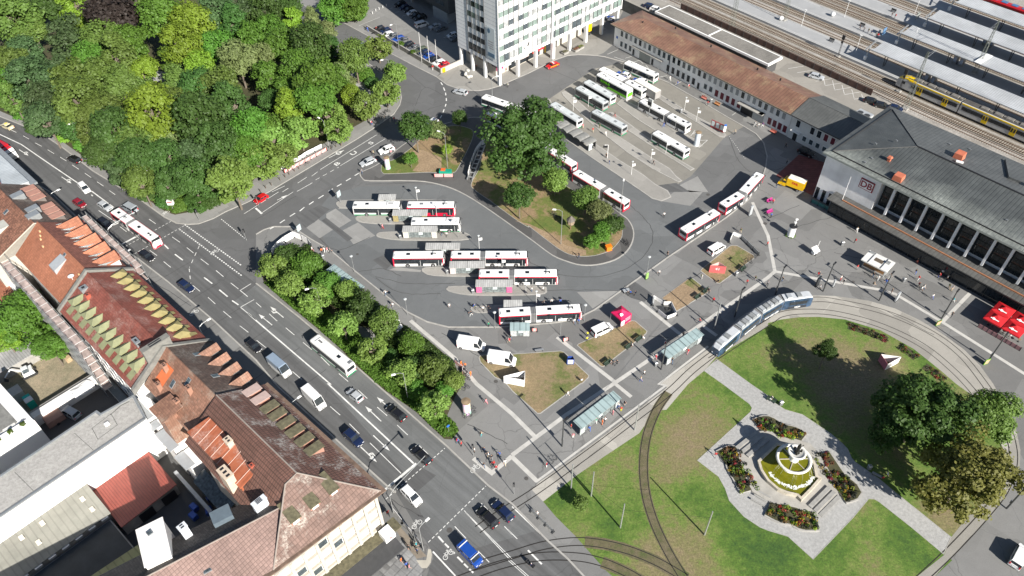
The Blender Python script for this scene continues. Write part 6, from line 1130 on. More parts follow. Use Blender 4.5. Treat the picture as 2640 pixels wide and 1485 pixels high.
for q,lb in(((792,540,888,568),'white and blue patrol car between the articulated bus and office'),((918,592,1010,612),'white and blue patrol car beside the box trailer'),((720,120,790,150),'white and blue patrol car under the tower end')):
 t=car('wagon','white',lb,tp(2,0,q[0],q[1]),tp(2,0,q[2],q[3]),'patrol cars at the bus bays',z=1.0);mb=MB();mb.box(-.1,0,1.53,.3,1.2,.13);mb.obj('light_bar',CARC['blue'],t);mb=MB();[mb.box(-.2,s*.92,.7,3.4,.03,.25)for s in(-1,1)];mb.obj('side_stripe',CARC['blue'],t);mb=MB();mb.box(1.5,0,.93,1.0,1.3,.03);mb.obj('bonnet_panel',CARC['blue'],t)
for i,(x,y,colr,kd,lb)in enumerate([(930,214,'black','hatch','black hatchback at the far end of the wall row'),(977,228,'navy','hatch','dark blue hatchback beside the far end of the wall row'),(990,258,'white','wagon','white car in the wall row with a grey one beside it'),(1032,272,'grey','wagon','grey estate between white and blue in the wall row'),(1074,290,'blue','wagon','bright blue estate just past the lamp in the wall row'),(1116,301,'grey','hatch','dark grey hatchback next to the bright blue estate'),(1150,333,'black','hatch','black hatchback in the middle of the wall row'),(1192,356,'grey','sedan','dark grey saloon beside the olive car'),(1244,372,'olive','wagon','olive green estate in the wall row'),(1270,395,'navy','hatch','navy hatchback between olive and blue cars'),(1302,421,'blue','hatch','bright blue hatchback near the flagpoles'),(1337,444,'black','wagon','black car beside the white one near the flagpoles'),(1378,471,'white','wagon','white car beside the red one at the wall end'),(1416,488,'red','hatch','red car at the end of the wall row')]):
 car(kd,colr,lb,tp(1,0,x-44,y+13),tp(1,0,x+44,y-13),'cars parked along the wall')
for x,y,colr,kd,lb in[(1085,30,'black','suv','black off-roader topmost in the shaded row'),(1118,52,'navy','hatch','dark blue car second in the shaded row'),(1150,70,'black','hatch','black hatchback above the white one in shade'),(1174,95,'white','hatch','white hatchback in the shaded row'),(1204,114,'black','hatch','black hatchback below the white one in shade'),(1240,130,'black','suv','black off-roader beside the white van'),(1350,195,'silver','sedan','silver saloon in the shade of the tower'),(1397,212,'grey','sedan','grey saloon in the shade of the tower'),(1480,262,'white','hatch','white hatchback right beside the tower'),(1512,286,'grey','suv','dark grey car half behind the tower corner')]:
 car(kd,colr,lb,tp(1,0,x-44,y+13),tp(1,0,x+44,y-13),'cars parked in the shade')
car('van','white','white delivery van in the shaded car park',tp(1,0,1300,160),tp(1,0,1200,190),z=1.2)
def pcar(kind,colr,lb,p,ang,zg=.03,g=None):return spawn('car' if kind!='van' else 'van',_cp[kind],(p.x,p.y,zg),ang,lb,'car' if kind!='van' else 'van',g,over={'bus_white':CARC[colr]})
for(x,y,c,r,colr,kd,lb)in[(368,575,3,0,'silver','wagon','silver estate car on the railway car park'),(788,762,3,0,'black','wagon','black estate car near the cooling units'),(865,795,3,0,'black','wagon','black estate car with bright roof beside the other'),(965,815,3,0,'navy','hatch','dark car half hidden behind the hall roof'),(1045,45,2,0,'navy','wagon','dark blue car at the end of the flat roof'),(1090,68,2,0,'white','wagon','white car at the end of the flat roof')]:
 p=A(c,r,x,y,RZ+.7);pcar(kd,colr,lb,p,SA+.35,RZ+.02,'cars on the railway car park')
p=A(3,0,288,1150,.7);pcar('suv','black','dark off-roader in the hall shadow beside the red paving',p,SA+.1)
for u,v,colr,kd,lb in((59.4,31.6,'silver','mpv','silver estate with roof bars in the parking court'),(59.8,39.2,'black','suv','black pickup half under the white terraced house'),(59.8,42.7,'navy','hatch','blue car half under the white terraced house')):pcar(kd,colr,lb,RU(u,v),OA+.25,.03)
def boxtruck(name,lb,f,r,z,L,W,H,boxm,cabm,cat,cab=True,floor=.9):
 a,b=at(f[0],f[1],z),at(r[0],r[1],z);c=(a+b)/2;t=empty(name,(c.x,c.y,.02),hdg(b,a),label=lb,cat=cat);x1=L/2-(2.1 if cab else 0)
 mb=MB();mb.bx(-L/2,x1,-W/2,W/2,floor,H);mb.obj('cargo_box',boxm,t);mb=MB();mb.bx(-L/2+.05,x1-.05,-W/2+.06,W/2-.06,H,H+.05);mb.obj('box_roof',M('cream_box_roof',(.66,.64,.58),.6,var=.05),t)
 mb=MB();mb.bx(-L/2+.2,L/2-.3,-.45,.45,.5,floor);mb.obj('chassis',BLK,t)
 if cab:
  mb=MB();mb.ring([[(x,-W*k/2,z0)for k in(1,)]+[(x,W*k/2,z0)for k in(1,)]+[(x,W*.46,z1),(x,-W*.46,z1)]for x,z0,z1 in((x1+.05,.45,2.3),(x1+.9,.45,2.35),(x1+1.4,.45,1.35),(x1+2.1,.5,1.05))]);o=mb.obj('cab',cabm,t);mb=MB();mb.ring([[(x1+.95,y,2.3)for y in(-W*.4,W*.4)]+[(x1+1.45,y,1.42)for y in(W*.42,-W*.42)],[(x1+.88,y,2.25)for y in(-W*.4,W*.4)]+[(x1+1.35,y,1.36)for y in(W*.42,-W*.42)]]);mb.obj('windscreen',GLS,o);mb=MB();[mb.box(x1+.6,s*W*.487,1.75,.9,.04,.6)for s in(-1,1)];mb.obj('side_window',GLS,o)
 for x in([-L/2+1.3]+([L/2-.9]if cab else[L/2-1.5])):
  for s in(-1,1):grow([wheel_p(x,s*(W/2-.15),.4,.25)],t,None)
 return t
t=boxtruck('parcel_truck','yellow parcel truck with red lettering beside the station hall',tp(3,0,85,1340),tp(3,0,285,1415),1.6,6.6,2.2,3.1,CARC['yellow'],CARC['yellow'],'truck')
for s in(-1,1):put_text('DHL',.85,M('parcel_red',(.5,.012,.012),.5,var=0),frame_m((-1,s*1.115,2.2),(-s,0,0),(0,0,1)),t,bold=.04)
boxtruck('box_trailer','grey box trailer with pale roof behind the white articulated bus',tp(2,0,925,605),tp(2,0,1118,715),2.6,9.2,2.4,3.3,M('grey_box_panel',(.27,.26,.25),.6,var=.12),None,'trailer',False)
a,b=at(*tp(0,0,95,1168),2),at(*tp(0,0,-290,965),2);d=(a-b).normalized();t=empty('articulated_lorry',(a.x-d.x*7,a.y-d.y*7,.02),hdg(b,a),label='white lorry with red cab roof at the left picture edge',cat='lorry')
mb=MB();mb.ring([[(x,-1.22,z0),(x,1.22,z0),(x,1.2*k,z1),(x,-1.2*k,z1)]for x,z0,z1,k in((4.6,.6,3.5,1),(6.3,.5,3.4,1),(6.9,.5,2.5,.97),(7.0,.5,1.4,.97))]);o=mb.obj('cab',CARC['white'],t);mb=MB();mb.box(6.72,0,2.3,.3,2.2,.9);mb.obj('windscreen',GLS,o);mb=MB();mb.box(5.3,0,3.6,1.5,2.2,.25,tx=.2,ty=.1);mb.obj('cab_roof',CARC['red'],o);mb=MB();mb.box(6.98,0,1.1,.1,1.7,.7);mb.obj('grille',LGREY,o)
mb=MB();mb.bx(-8,4.2,-1.25,1.25,1.0,3.9);mb.obj('trailer_box',CARC['white'],t);mb=MB();mb.bx(-8,4.3,-1.27,1.27,3.0,3.92);mb.obj('trailer_band',CARC['red'],t)
for x in(5.8,2.6,-4.2,-5.5,-6.8):
 for s in(-1,1):grow([wheel_p(x,s*1.05,.5,.32)],t,None)
boxtruck('small_truck','small white truck with dark windscreen behind the hedge trees',tp(1,1,1095,1030),tp(1,1,940,905),1.6,6,2.1,2.6,CARC['white'],CARC['white'],'truck')
p=A(2,2,130,1355,.5);t=empty('motorcycle',(p.x,p.y,.03),R(137),label='dark motorcycle ridden up the main road',cat='motorcycle')
for x in(-.7,.7):mb=MB();mb.tube([(x,-.07,.31),(x,.07,.31)],.31,12);mb.obj('wheel',RUB,t)
mb=MB();mb.ring([[(x,-w_,z0),(x,w_,z0),(x,w_,z1),(x,-w_,z1)]for x,w_,z0,z1 in((-.9,.12,.7,.85),(-.3,.2,.5,.85),(.2,.24,.4,1.0),(.7,.16,.6,.95))]);mb.obj('body',BLK,t);mb=MB();mb.tube([(.55,-.38,1.05),(.55,.38,1.05)],.03,5);mb.obj('handlebar',DGREY,t);mb=MB();mb.box(-.95,0,.95,.4,.5,.3);mb.obj('top_case',BLK,t)
TW=paint('tram_white',(.48,.50,.52));TB=M('tram_blue_livery',(.028,.055,.10),.35,var=.9,scl=.6);TK=paint('tram_dark',(.02,.025,.035));TR=M('tram_roof_grey',(.27,.285,.29),.6,var=.15)
trk=[(p.x,p.y,0)for p in G(T(2,1,1545,1160,1640,1075,1760,975,1880,885)+T(3,1,30,830,120,792,220,772,335,764),3.3)]
pl=smooth(trk,10);cum=[0]
for i in range(1,len(pl)):cum.append(cum[-1]+(pl[i]-pl[i-1]).length)
def along(s):
 s=max(0,min(cum[-1]-.01,s));i=max(k for k in range(len(cum))if cum[k]<=s);f=(s-cum[i])/max(1e-6,cum[i+1]-cum[i])if i+1<len(cum)else 0;return pl[i]+(pl[min(i+1,len(pl)-1)]-pl[i])*f
TL=cum[-1];p0=along(0);t=empty('tram',(0,0,.05),0,label='white and blue four section tram curving round the lawn',cat='tram');ns=4
put=[]
for k in range(ns):
 a,b=along(TL*k/ns+(.0 if k==0 else .35)),along(TL*(k+1)/ns-(.0 if k==ns-1 else .35));c=(a+b)/2;ang=hdg(a,b);L=(b-a).length;h=L/2;Mx=Matrix.Translation((c.x,c.y,0))@Matrix.Rotation(ang,4,'Z')
 prof=[(-1.2,.3),(-1.2,2.3),(-1.1,3.1),(-.85,3.3),(.85,3.3),(1.1,3.1),(1.2,2.3),(1.2,.3)];st=[(-h,1,0),(h,1,0)]
 if k==0:st=[(-h,.74,-.9),(-h+.5,.86,-.25),(-h+1.4,.98,0),(h,1,0)]
 if k==ns-1:st=[(-h,1,0),(h-.9,.98,0),(h-.3,.9,-.2),(h,.78,-.6)]
 mb=MB();mb.ring([[(x,y*w_,z+(dz if z>2.5 else 0))for y,z in prof]for x,w_,dz in st]);n=len(prof);mb.m=[1 if(i%n in(2,3,4)and i<n*(len(st)-1))else 0 for i in range(len(mb.f))];o=mb.obj('tram_section',[TB,TW if k in(0,3)else TR],t);o.matrix_local=Mx
 mb=MB();[mb.box(.3 if k==0 else 0,s*1.205,2.0,L-(2.8 if k in(0,3)else .8),.04,.95)for s in(-1,1)];mb.obj('window_band',GLS,o);mb=MB();[mb.box(.3 if k==0 else 0,s*1.208,.75,L-(2.6 if k in(0,3)else .6),.04,.7)for s in(-1,1)];mb.obj('skirt',TK,o)
 for s in(-1,1):
  tx=('SCHÖNE','BADEN-PUTZ','MAN LEBT HIER','NOP')[k];put_text(tx,.62,WHITE,frame_m((0,s*1.235,.78),(-s,0,0),(0,0,1)),o,bold=.02)
 for q in range(5 if k in(1,2)else 2):mb=MB();mb.box(-h+L*(q+.6)/(5.2 if k in(1,2)else 3),0,3.45,L/(7 if k in(1,2)else 6),1.5,.35,tx=.08,ty=.1);mb.obj('roof_unit',M('tram_roof_unit',(.2,.21,.215),.6,var=.3)if q%2 else LGSH,o)
 if k==2:mb=MB();mb.tube([(-1,-.5,3.6),(.3,0,4.6),(-.6,0,5.5)],.04,4);mb.tube([(-1,.5,3.6),(.3,0,4.6)],.04,4);mb.tube([(-.6,-.8,5.5),(-.6,.8,5.5)],.04,4);mb.obj('pantograph',BLK,o)
 if k==0:
  mb=MB();mb.ring([[(-h-.02,y,1.15)for y in(-.8,.8)]+[(-h+.45,y,2.7)for y in(.85,-.85)],[(-h+.1,y,1.15)for y in(-.8,.8)]+[(-h+.55,y,2.7)for y in(.85,-.85)]]);mb.obj('windscreen',GLS,o);mb=MB();[mb.box(-h,s*.6,.8,.08,.25,.18)for s in(-1,1)];mb.obj('headlight',HEADL,o)
 for q in(-.28,.28):mb=MB();mb.box(L*q,0,.2,1.6,1.7,.4);mb.obj('bogie',BLK,o)
 if k:
  j=along(TL*k/ns);d=(along(TL*k/ns+.5)-along(TL*k/ns-.5)).normalized();mb=MB();mb.box(j.x,j.y,1.75,1.1,2.15,2.7,math.atan2(d.y,d.x));mb.obj('bellows',BELL,t)
def crown_mesh(seed,clumps,per,ls,flat=.85,cr=(.24,.38),hollow=.45,spread=1.,cone=0,lobes=0):
 random.seed(seed);mb=MB();LB=[Vector((math.cos(k*6.283/max(1,lobes)+rnd(-.4,.4))*rnd(.3,.52),math.sin(k*6.283/max(1,lobes)+rnd(-.4,.4))*rnd(.3,.52),rnd(-.35,.45)))for k in range(lobes)]+[Vector((0,0,.3))]
 for k in range(clumps):
  while True:
   d=Vector((rnd(-1,1),rnd(-1,1),rnd(-.75,1)))
   if hollow<d.length<1:break
  d=d.normalized()*(d.length**.5);c=Vector((d.x*.74*spread,d.y*.74*spread,d.z*.74*flat));r=rnd(*cr)
  if lobes:b_=random.choice(LB);c=Vector((b_.x+d.x*.44,b_.y+d.y*.44,b_.z+d.z*.42))
  if cone:c.x*=1-cone*(c.z/flat+.7)/1.6;c.y*=1-cone*(c.z/flat+.7)/1.6
  sq=rnd(.55,.8)
  for _ in range(per):
   e=Vector((random.gauss(0,1),random.gauss(0,1),random.gauss(.25,1))).normalized();p=c+Vector((e.x,e.y,e.z*sq))*r*rnd(.62,1.05)
   if random.random()<.06:p+=e*r*.35
   leafq(mb,p,(e+Vector((0,0,.5))+d*.4).normalized(),ls*rnd(.6,1.4))
 return mb.mesh('crown_leaves',[HEDGE])
def trunk_mesh(seed):
 random.seed(seed);mb=MB();mb.tube([(0,0,0),(.1,.05,.35),(.05,-.1,.7),(.1,0,1.05)],.55,7,r1=.22)
 for k in range(6):
  a=k*1.05+rnd(-.3,.3);z=rnd(.5,.85);l=rnd(1.8,3.2);mb.tube([(.05,0,z),(math.cos(a)*l*.5,math.sin(a)*l*.5,z+.14),(math.cos(a)*l,math.sin(a)*l,z+.3)],.22,5,r1=.05)
 return mb.mesh('trunk_wood',[BARK])
CR=[crown_mesh(s,n,p,l,f,sp)if False else crown_mesh(s,n,p,l,f)for s,n,p,l,f in((1,62,105,.05,.95),(2,52,118,.053,.85),(3,72,92,.048,1.05),(4,58,110,.05,.95),(5,80,80,.05,1.15))]+[crown_mesh(8,70,95,.05,lobes=6,cr=(.17,.3)),crown_mesh(9,70,95,.05,lobes=4,cr=(.17,.3))]
CRT=crown_mesh(7,70,92,.048,1.45,(.16,.28),.4,.95,.35)
CRF=[crown_mesh(21,130,140,.029,.85,(.12,.23),.45,lobes=7),crown_mesh(22,110,150,.03,.85,(.14,.25),.45,lobes=5)]
CRL=crown_mesh(31,46,80,.065,.9,(.2,.34),.5)
CRS=[crown_mesh(41,38,78,.058,.95,(.2,.34),.25),crown_mesh(42,36,80,.058,1.05,(.18,.36),.2)]
TRK=[trunk_mesh(s)for s in(1,2,3)]
LF={k:leaf('leaves_'+k,c)for k,c in dict(lime=(.165,.27,.03),green=(.085,.17,.025),dark=(.056,.112,.026),blue=(.065,.11,.042),purple=(.03,.022,.02),olive=(.105,.165,.035),pale=(.15,.19,.07),plane=(.15,.235,.05),autumn=(.125,.12,.03),sun=(.05,.092,.02)).items()}
NAMES=dict(lime='bright yellow green',green='fresh green',dark='dark green',blue='blue green',purple='blackish purple',olive='olive green',pale='pale loose',plane='light green',autumn='brownish',sun='deep green')
def tree(px,py,r,colr,label,h=None,proto=None,name='tree',group=None,kz=1.,cat='tree'):
 rm=r/2.927*(at(px,py,8)-Vector((0,0,HCAM))).length/FOC*1.12
 zc=h if h else max(4.0,rm*1.75);p=at(px,py,zc);pr=proto if proto is not None else random.choice(CR)
 t=empty(name,(p.x,p.y,0),0,label=label,cat=cat,group=group)
 tr=link('trunk',random.choice(TRK),t);s=max(.25,rm*.11);tr.scale=(rm*.1,)*2+(zc*.98,);tr.rotation_euler=(0,0,rnd(0,6))
 o=link('crown',pr,t);o.location=(0,0,zc);o.scale=(rm*rnd(.93,1.07),rm*rnd(.93,1.07),rm*kz);o.rotation_euler=(0,0,rnd(0,6.28));o.material_slots[0].link='OBJECT';o.material_slots[0].material=LF[colr];return t
random.seed(5)
PK=[(120,150,130,'olive'),(55,50,90,'olive'),(230,240,100,'olive'),(370,60,110,'dark'),(560,60,110,'lime'),(630,175,80,'lime'),(850,110,150,'purple'),(1010,60,110,'olive'),(1220,110,140,'green'),(1450,160,130,'lime'),(1370,330,130,'lime'),(1510,480,95,'lime'),(1640,90,120,'blue'),(1770,180,110,'dark'),(1900,70,110,'blue'),(1650,340,110,'green'),(1790,430,120,'pale'),(1890,290,110,'green'),(520,270,125,'blue'),(780,290,125,'olive'),(1000,310,110,'green'),(680,420,105,'green'),(900,430,130,'olive'),(1090,520,95,'lime'),(1300,455,85,'green'),(80,480,115,'olive'),(200,400,95,'blue'),(250,600,135,'blue'),(410,560,105,'blue'),(540,610,130,'olive'),(40,620,90,'green'),(90,740,85,'olive'),(320,760,115,'blue'),(345,900,110,'blue'),(600,770,140,'olive'),(760,560,110,'olive'),(905,650,120,'olive'),(1330,620,100,'olive'),(1150,850,165,'lime'),(790,850,130,'olive'),(680,970,110,'olive'),(870,990,140,'dark'),(555,960,85,'dark'),(1010,1060,120,'olive'),(1280,1010,95,'pale'),(1080,690,95,'olive'),(1500,640,125,'dark'),(1660,640,130,'olive'),(1500,900,165,'dark'),(1740,800,145,'dark'),(1890,950,125,'green'),(1640,1080,145,'dark'),(780,1150,110,'dark'),(1050,1200,130,'dark'),(1060,1370,110,'olive'),(1260,1200,125,'dark'),(1460,1150,120,'blue'),(1440,1330,135,'dark'),(1270,1390,105,'dark'),(1860,1150,110,'green'),(1740,1330,150,'plane'),(900,1290,90,'blue'),(1350,780,110,'olive'),(1600,1400,90,'sun')]
T10=[(60,90,115,'dark'),(110,225,100,'green'),(240,40,90,'dark'),(285,135,75,'lime'),(420,150,75,'pale'),(520,235,75,'pale'),(420,330,130,'dark'),(190,330,110,'green'),(50,420,95,'pale'),(330,520,125,'green'),(450,610,150,'green'),(250,680,100,'green'),(80,560,105,'green'),(240,810,115,'lime'),(600,610,105,'green'),(440,750,140,'green'),(110,760,85,'dark'),(720,720,75,'lime'),(640,540,75,'pale'),(740,420,110,'olive'),(60,950,110,'green'),(560,330,60,'dark')]
adj=['at the park edge','deep inside the park','beside the park clearing','rising above its neighbours','between paler crowns']
ST=[(560,880,120),(830,790,105),(620,975,110),(330,1010,135),(120,1060,135),(50,1210,150),(210,1170,95),(980,690,110),(1050,545,92),(920,360,108)]
cnt={}
for c,q in((0,PK),(1,T10)):
 for i,(x,y,r,k)in enumerate(q):
  X,Y=tp(c,0,x,y);tree(X,Y,r,k,'%s broad tree in the %s'%(NAMES[k],'dense park on the left'),None,CRT if i%9==4 else None,group='%s trees in the park'%NAMES[k])
for x,y,r in ST:X,Y=tp(1,0,x,y);tree(X,Y,r,'plane','light green street tree along the park pavement',max(5.5,r/2.927*.1),CRS[int(r)%2],group='street trees along the park pavement')
for c,r_,x,y,r,k,lb,h in[(1,0,590,60,110,'green','bushy green tree behind the low wall at the top',6),(1,0,730,35,105,'green','second bushy tree beside the car park entrance',6),(1,0,1200,950,112,'sun','tall green tree at the tip of the triangle island',9),(1,0,1535,885,62,'sun','small round tree at the top of the triangle island',5),(1,0,1365,975,70,'pale','pale shrub like tree in front of the hidden white car',3.5),(1,0,1165,1190,55,'green','young green tree near the advertising column',3.5),(1,0,1440,1125,42,'lime','yellow leaved sapling beside the green lamp post',3.5),(2,1,55,30,110,'sun','oval island tree left of the bird house',7.5),(2,0,330,1350,92,'plane','lighter island tree beside the red buses',5.5),(2,1,560,40,95,'olive','olive green tree behind the bird house',5.5),(2,1,660,140,90,'pale','pale green tree at the island end',5),(2,1,760,245,85,'sun','round dense shrub tree at the island tip',3.5),(2,1,680,300,75,'green','dense shrub beside the round island tree',3),(2,1,605,375,62,'green','low dense shrub nearest the bird house',2.6),(3,1,445,1195,88,'sun','small round dark tree on the big lawn',6),(2,2,515,895,62,'olive','small shrub at the lawn corner near the road',2.2),(0,1,170,960,190,'green','large green tree in the rear yard behind the scaffolding',9),(0,1,385,1170,115,'green','smaller green tree beside the sandy yard',6),(0,1,20,1080,110,'lime','yellow green tree cut off by the left picture edge',8)]:
 X,Y=tp(c,r_,x,y);tree(X,Y,r,k,lb,h,CRF[1]if r_ and c in(0,3)else(CRL if r<70 else None))
for x,y,r,k,lb,h,pr in[(1352,362,300,'sun','huge dark green oak on the oval island',11,CRF[0]),(2375,1062,285,'sun','huge deep green tree beside the fountain lawn',9.5,CRF[0]),(2545,1075,215,'olive','yellowish green tree at the tram bend',9,CRF[1]),(2490,1228,290,'autumn','brownish olive autumn tree at the tram bend',9,CRF[0]),(2300,1110,160,'sun','dark low tree left of the huge fountain tree',6,CRF[1])]:tree(x,y,r,k,lb,h,pr)
for i,(x,y,r)in enumerate([(120,570,112),(265,705,112),(440,810,125),(660,1010,118),(880,1185,112),(1095,1365,115)]):X,Y=tp(1,1,x,y);tree(X,Y,r,'plane','light green plane tree in the road side row of the planting strip',5.2,CRS[i%2],group='plane trees along the planting strip')
X,Y=tp(1,2,1345,150);tree(X,Y,118,'plane','light green plane tree at the lower end of the planting strip',5,CRS[0])
for i,(x,y,r,k,h,lb)in enumerate([(250,500,110,'sun',2.5,'round dense shrub behind the white hoarding'),(380,560,120,'green',3,'dense green shrub beside the hoarding gate'),(540,700,110,'green',3,'green shrub tree under the glass canopy end'),(690,745,95,'plane',4,'pale shrub tree in front of the glass canopy'),(800,880,125,'dark',4,'dark shrub tree in the middle of the strip'),(970,985,110,'olive',5,'feathery olive tree hiding the small truck'),(1170,1150,105,'green',3.5,'green shrub tree below the small truck'),(1010,1240,62,'dark',2,'low round dark shrub in the strip'),(1340,1340,115,'olive',3.5,'reddish olive shrub tree near the barriers'),(1490,1420,85,'plane',3.5,'pale shrub tree beside the barriers'),(1180,1330,90,'dark',2.6,'dark shrub between the plane trees and path')]):X,Y=tp(1,1,x,y);tree(X,Y,r,k,lb,h,None,'shrub',cat='shrub')
for i,(x,y,r,k,h,lb)in enumerate([(1430,40,75,'green',2.5,'green shrub behind the lower plane tree'),(1210,40,80,'green',2,'green shrub on the road side of the strip end')]):X,Y=tp(1,2,x,y);tree(X,Y,r,k,lb,h,None,'shrub',cat='shrub')
for i,(c,r_,x,y,r,k)in enumerate([(0,1,1110,10,70,'dark'),(0,1,1250,60,80,'dark'),(0,1,1350,100,70,'green'),(0,1,1480,80,95,'sun'),(0,1,1590,70,75,'sun'),(0,1,1700,20,80,'plane'),(0,0,620,1090,60,'green'),(0,0,160,850,60,'green'),(0,0,480,1030,55,'lime'),(0,0,260,960,60,'dark'),(0,0,940,1370,55,'dark'),(1,0,820,560,70,'green'),(1,0,880,625,60,'dark'),(1,0,590,430,75,'dark'),(1,0,760,110,60,'green'),(1,0,690,110,60,'green'),(1,0,700,620,60,'pale'),(1,0,1095,330,25,'green'),(1,0,1185,390,22,'green')]):X,Y=tp(c,r_,x,y);tree(X,Y,r,k,'%s shrub growing low at the park edge'%NAMES[k],1.6,CRL,'shrub','%s shrubs at the park edge'%NAMES[k],.8,'shrub')
def hedge_mass(name,label,P,n,mat,h=.9,ls=.22):
 P=ccw(P);xs=[p[0]for p in P];ys=[p[1]for p in P];mb=MB();k=0
 def inside(x,y):
  c=False;j=len(P)-1
  for i in range(len(P)):
   if(P[i][1]>y)!=(P[j][1]>y)and x<(P[j][0]-P[i][0])*(y-P[i][1])/(P[j][1]-P[i][1])+P[i][0]:c=not c
   j=i
  return c
 while k<n:
  x,y=rnd(min(xs),max(xs)),rnd(min(ys),max(ys))
  if inside(x,y):leafq(mb,Vector((x,y,h*(.25+.75*noise.noise((x*.5,y*.5,3))+rnd(0,.5))+.15)),Vector((0,0,1)),ls*rnd(.6,1.5));k+=1
 o=mb.obj(name,mat);return tag(o,label,'ground cover',kind='stuff')
hedge_mass('ground_cover','low green ground cover under the strip trees',G(T(1,1,60,690,230,840,450,1020,650,1195,900,1440)+T(1,2,1200,205,1420,415,1480,415,1530,350,1500,300,1400,220,1200,40)+T(1,1,1000,1300,760,1060,500,880,300,760,170,640)),16000,LF['green'],.8,.17)
hedge_mass('ground_cover','green shrubs and undergrowth on the station side of the strip',G(T(1,1,170,420,390,415,520,530,640,680,800,790,900,900,1280,1120,1500,1310,1540,1440,1240,1440,1010,1200,860,1030,600,880,330,760,180,620)),15000,LF['sun'],1.4,.2)
hedge_mass('ground_cover','weedy green edge between park trees and pavement',G(T(0,0,-200,740,0,815,380,975,700,1200,990,1380)+T(0,1,1060,10,1260,145,1330,165,1560,120,1640,60,1200,0)+T(0,0,1000,1200,700,1050,300,850,0,700)),12000,LF['olive'],.7,.3)
FLW=[leaf('flower_'+k,c)for k,c in(('green',(.07,.14,.015)),('dark',(.018,.022,.016)),('red',(.22,.02,.02)),('yellow',(.3,.22,.02)),('bronze',(.12,.06,.025)),('lime',(.16,.22,.02)))]
def flower_bed(label,pts,w,z,fs=.16,n=26,hh=.65,wts=(0,0,1,1,1,2,3,4,4,5),border=True):
 P=smooth(pts,5);c=P[len(P)//2];t=empty('flower_bed',(c[0],c[1],0),0,label=label,cat='flower bed',group='flower beds');L=[Vector((p[0]-c[0],p[1]-c[1],0))for p in P]
 if border:mb=MB();mb.ribbon(L,w+.5,z,z+.28);mb.obj('stone_border',STONE,t)
 mb=MB();mb.ribbon(L,w,z+.28,z+.3);mb.obj('soil',FORESTF,t);mb=MB();tot=sum((L[i+1]-L[i]).length for i in range(len(L)-1));m=int(tot*w*2.5)
 for k in range(m):
  i=random.randrange(len(L)-1);q=L[i].lerp(L[i+1],rnd(0,1));d=(L[i+1]-L[i]).normalized();o=Vector((-d.y,d.x,0))*rnd(-w/2+.15,w/2-.15);mi=random.choice(wts);cc=q+o;h=rnd(.3,hh)*(1.25 if mi==1 else 1);r=rnd(.28,.5)
  for _ in range(n):e=Vector((random.gauss(0,1),random.gauss(0,1),abs(random.gauss(0,1)))).normalized();leafq(mb,cc+Vector((e.x*r,e.y*r,z+.25+e.z*h)),e,fs*rnd(.5,1.1),mi)
 mb.obj('flowers',FLW,t);return t
zf=(1820,1040,2.6);Zp=lambda*v:[(p.x,p.y,0)for p in G(Z(*zf,*v),.5)]
flower_bed('long mixed flower bed behind the fountain basin',Zp(350,150,420,130,500,180,590,200,650,235),3.3,.05);flower_bed('mixed flower bed right of the fountain basin',Zp(770,335,820,410,860,470,900,520,965,575,900,600),3.6,.05);flower_bed('mixed flower bed left of the fountain basin',Zp(110,370,190,340,210,420,250,490,300,580),3.6,.05);flower_bed('long mixed flower bed in front of the fountain basin',Zp(420,690,500,730,590,750,650,780,740,780),3.5,.05)
for q,lb in((T(3,1,605,1012,700,1040,800,1075,900,1118),'reddish flower strip on the lawn nearest the tram'),(T(3,1,985,1160,1050,1200,1120,1255),'short reddish flower strip beside the pink board'),(T(3,1,1180,1315,1260,1370,1330,1420),'flower strip on the lawn under the big trees')):flower_bed(lb,[(p.x,p.y,0)for p in G(q)],2.0,-.25,.13,26,.5,(0,1,1,4,4,0,2),False)
FS=M('white_fountain_stone',(.62,.61,.57),.6,var=.12);FS2=M('beige_fountain_stone',(.42,.38,.31),.8,var=.25,scl=1.5)
c0=at(*Z(*zf,588,375)[0],3.4);FC=Vector((c0.x,c0.y,0));t=empty('fountain',FC,0,label='white tiered stone fountain in a yellow green basin',cat='fountain')
rel=lambda q,z:[(p.x-FC.x,p.y-FC.y)for p in G(Z(*zf,*q),z)]
ter=rel((205,300,340,190,430,180,480,222,600,240,700,270,760,340,830,460,860,540,895,625,765,755,690,720,560,690,420,660,310,590,250,470,230,400),.3);mb=MB();mb.prism(ter,0,.38);mb.obj('terrace',M('terrace_stone',(.34,.325,.295),.85,var=.2,scl=.7),t);GST=M('grey_step_stone',(.27,.265,.25),.85,var=.2)
for k in range(3):
 for a,b,d in(((205,300),(345,188),(22,22)),((895,622),(765,752),(-22,-22))):q=[(a[0]+d[0]*k*1.6,a[1]+d[1]*k*1.6*.8),(b[0]+d[0]*k*1.6,b[1]+d[1]*k*1.6*.8)];P=rel(q[0]+q[1],.4);mb=MB();mb.ribbon(P,.7,.38,.46+.12*k);mb.obj('step',GST,t)
 P=rel((300+22*k,640-28*k,390+22*k,690-28*k),.3);mb=MB();mb.ribbon(P,.35,.38,.44);mb.obj('step',GST,t)
bas=rel((345,385,410,325,470,268,540,272,620,292,690,335,735,410,748,485,778,503,712,580,640,652,612,622,540,605,480,580,410,520,365,450),.95);mb=MB();bi=inset(bas,.45);o_=ccw(bas);n=len(o_)
for i in range(n):j=(i+1)%n;mb.face([(*o_[i][:2],.2),(*o_[j][:2],.2),(*o_[j][:2],1.15),(*o_[i][:2],1.15)]);mb.face([(*o_[i][:2],1.15),(*o_[j][:2],1.15),(bi[j].x,bi[j].y,1.15),(bi[i].x,bi[i].y,1.15)]);mb.face([(bi[j].x,bi[j].y,.3),(bi[i].x,bi[i].y,.3),(bi[i].x,bi[i].y,1.15),(bi[j].x,bi[j].y,1.15)])
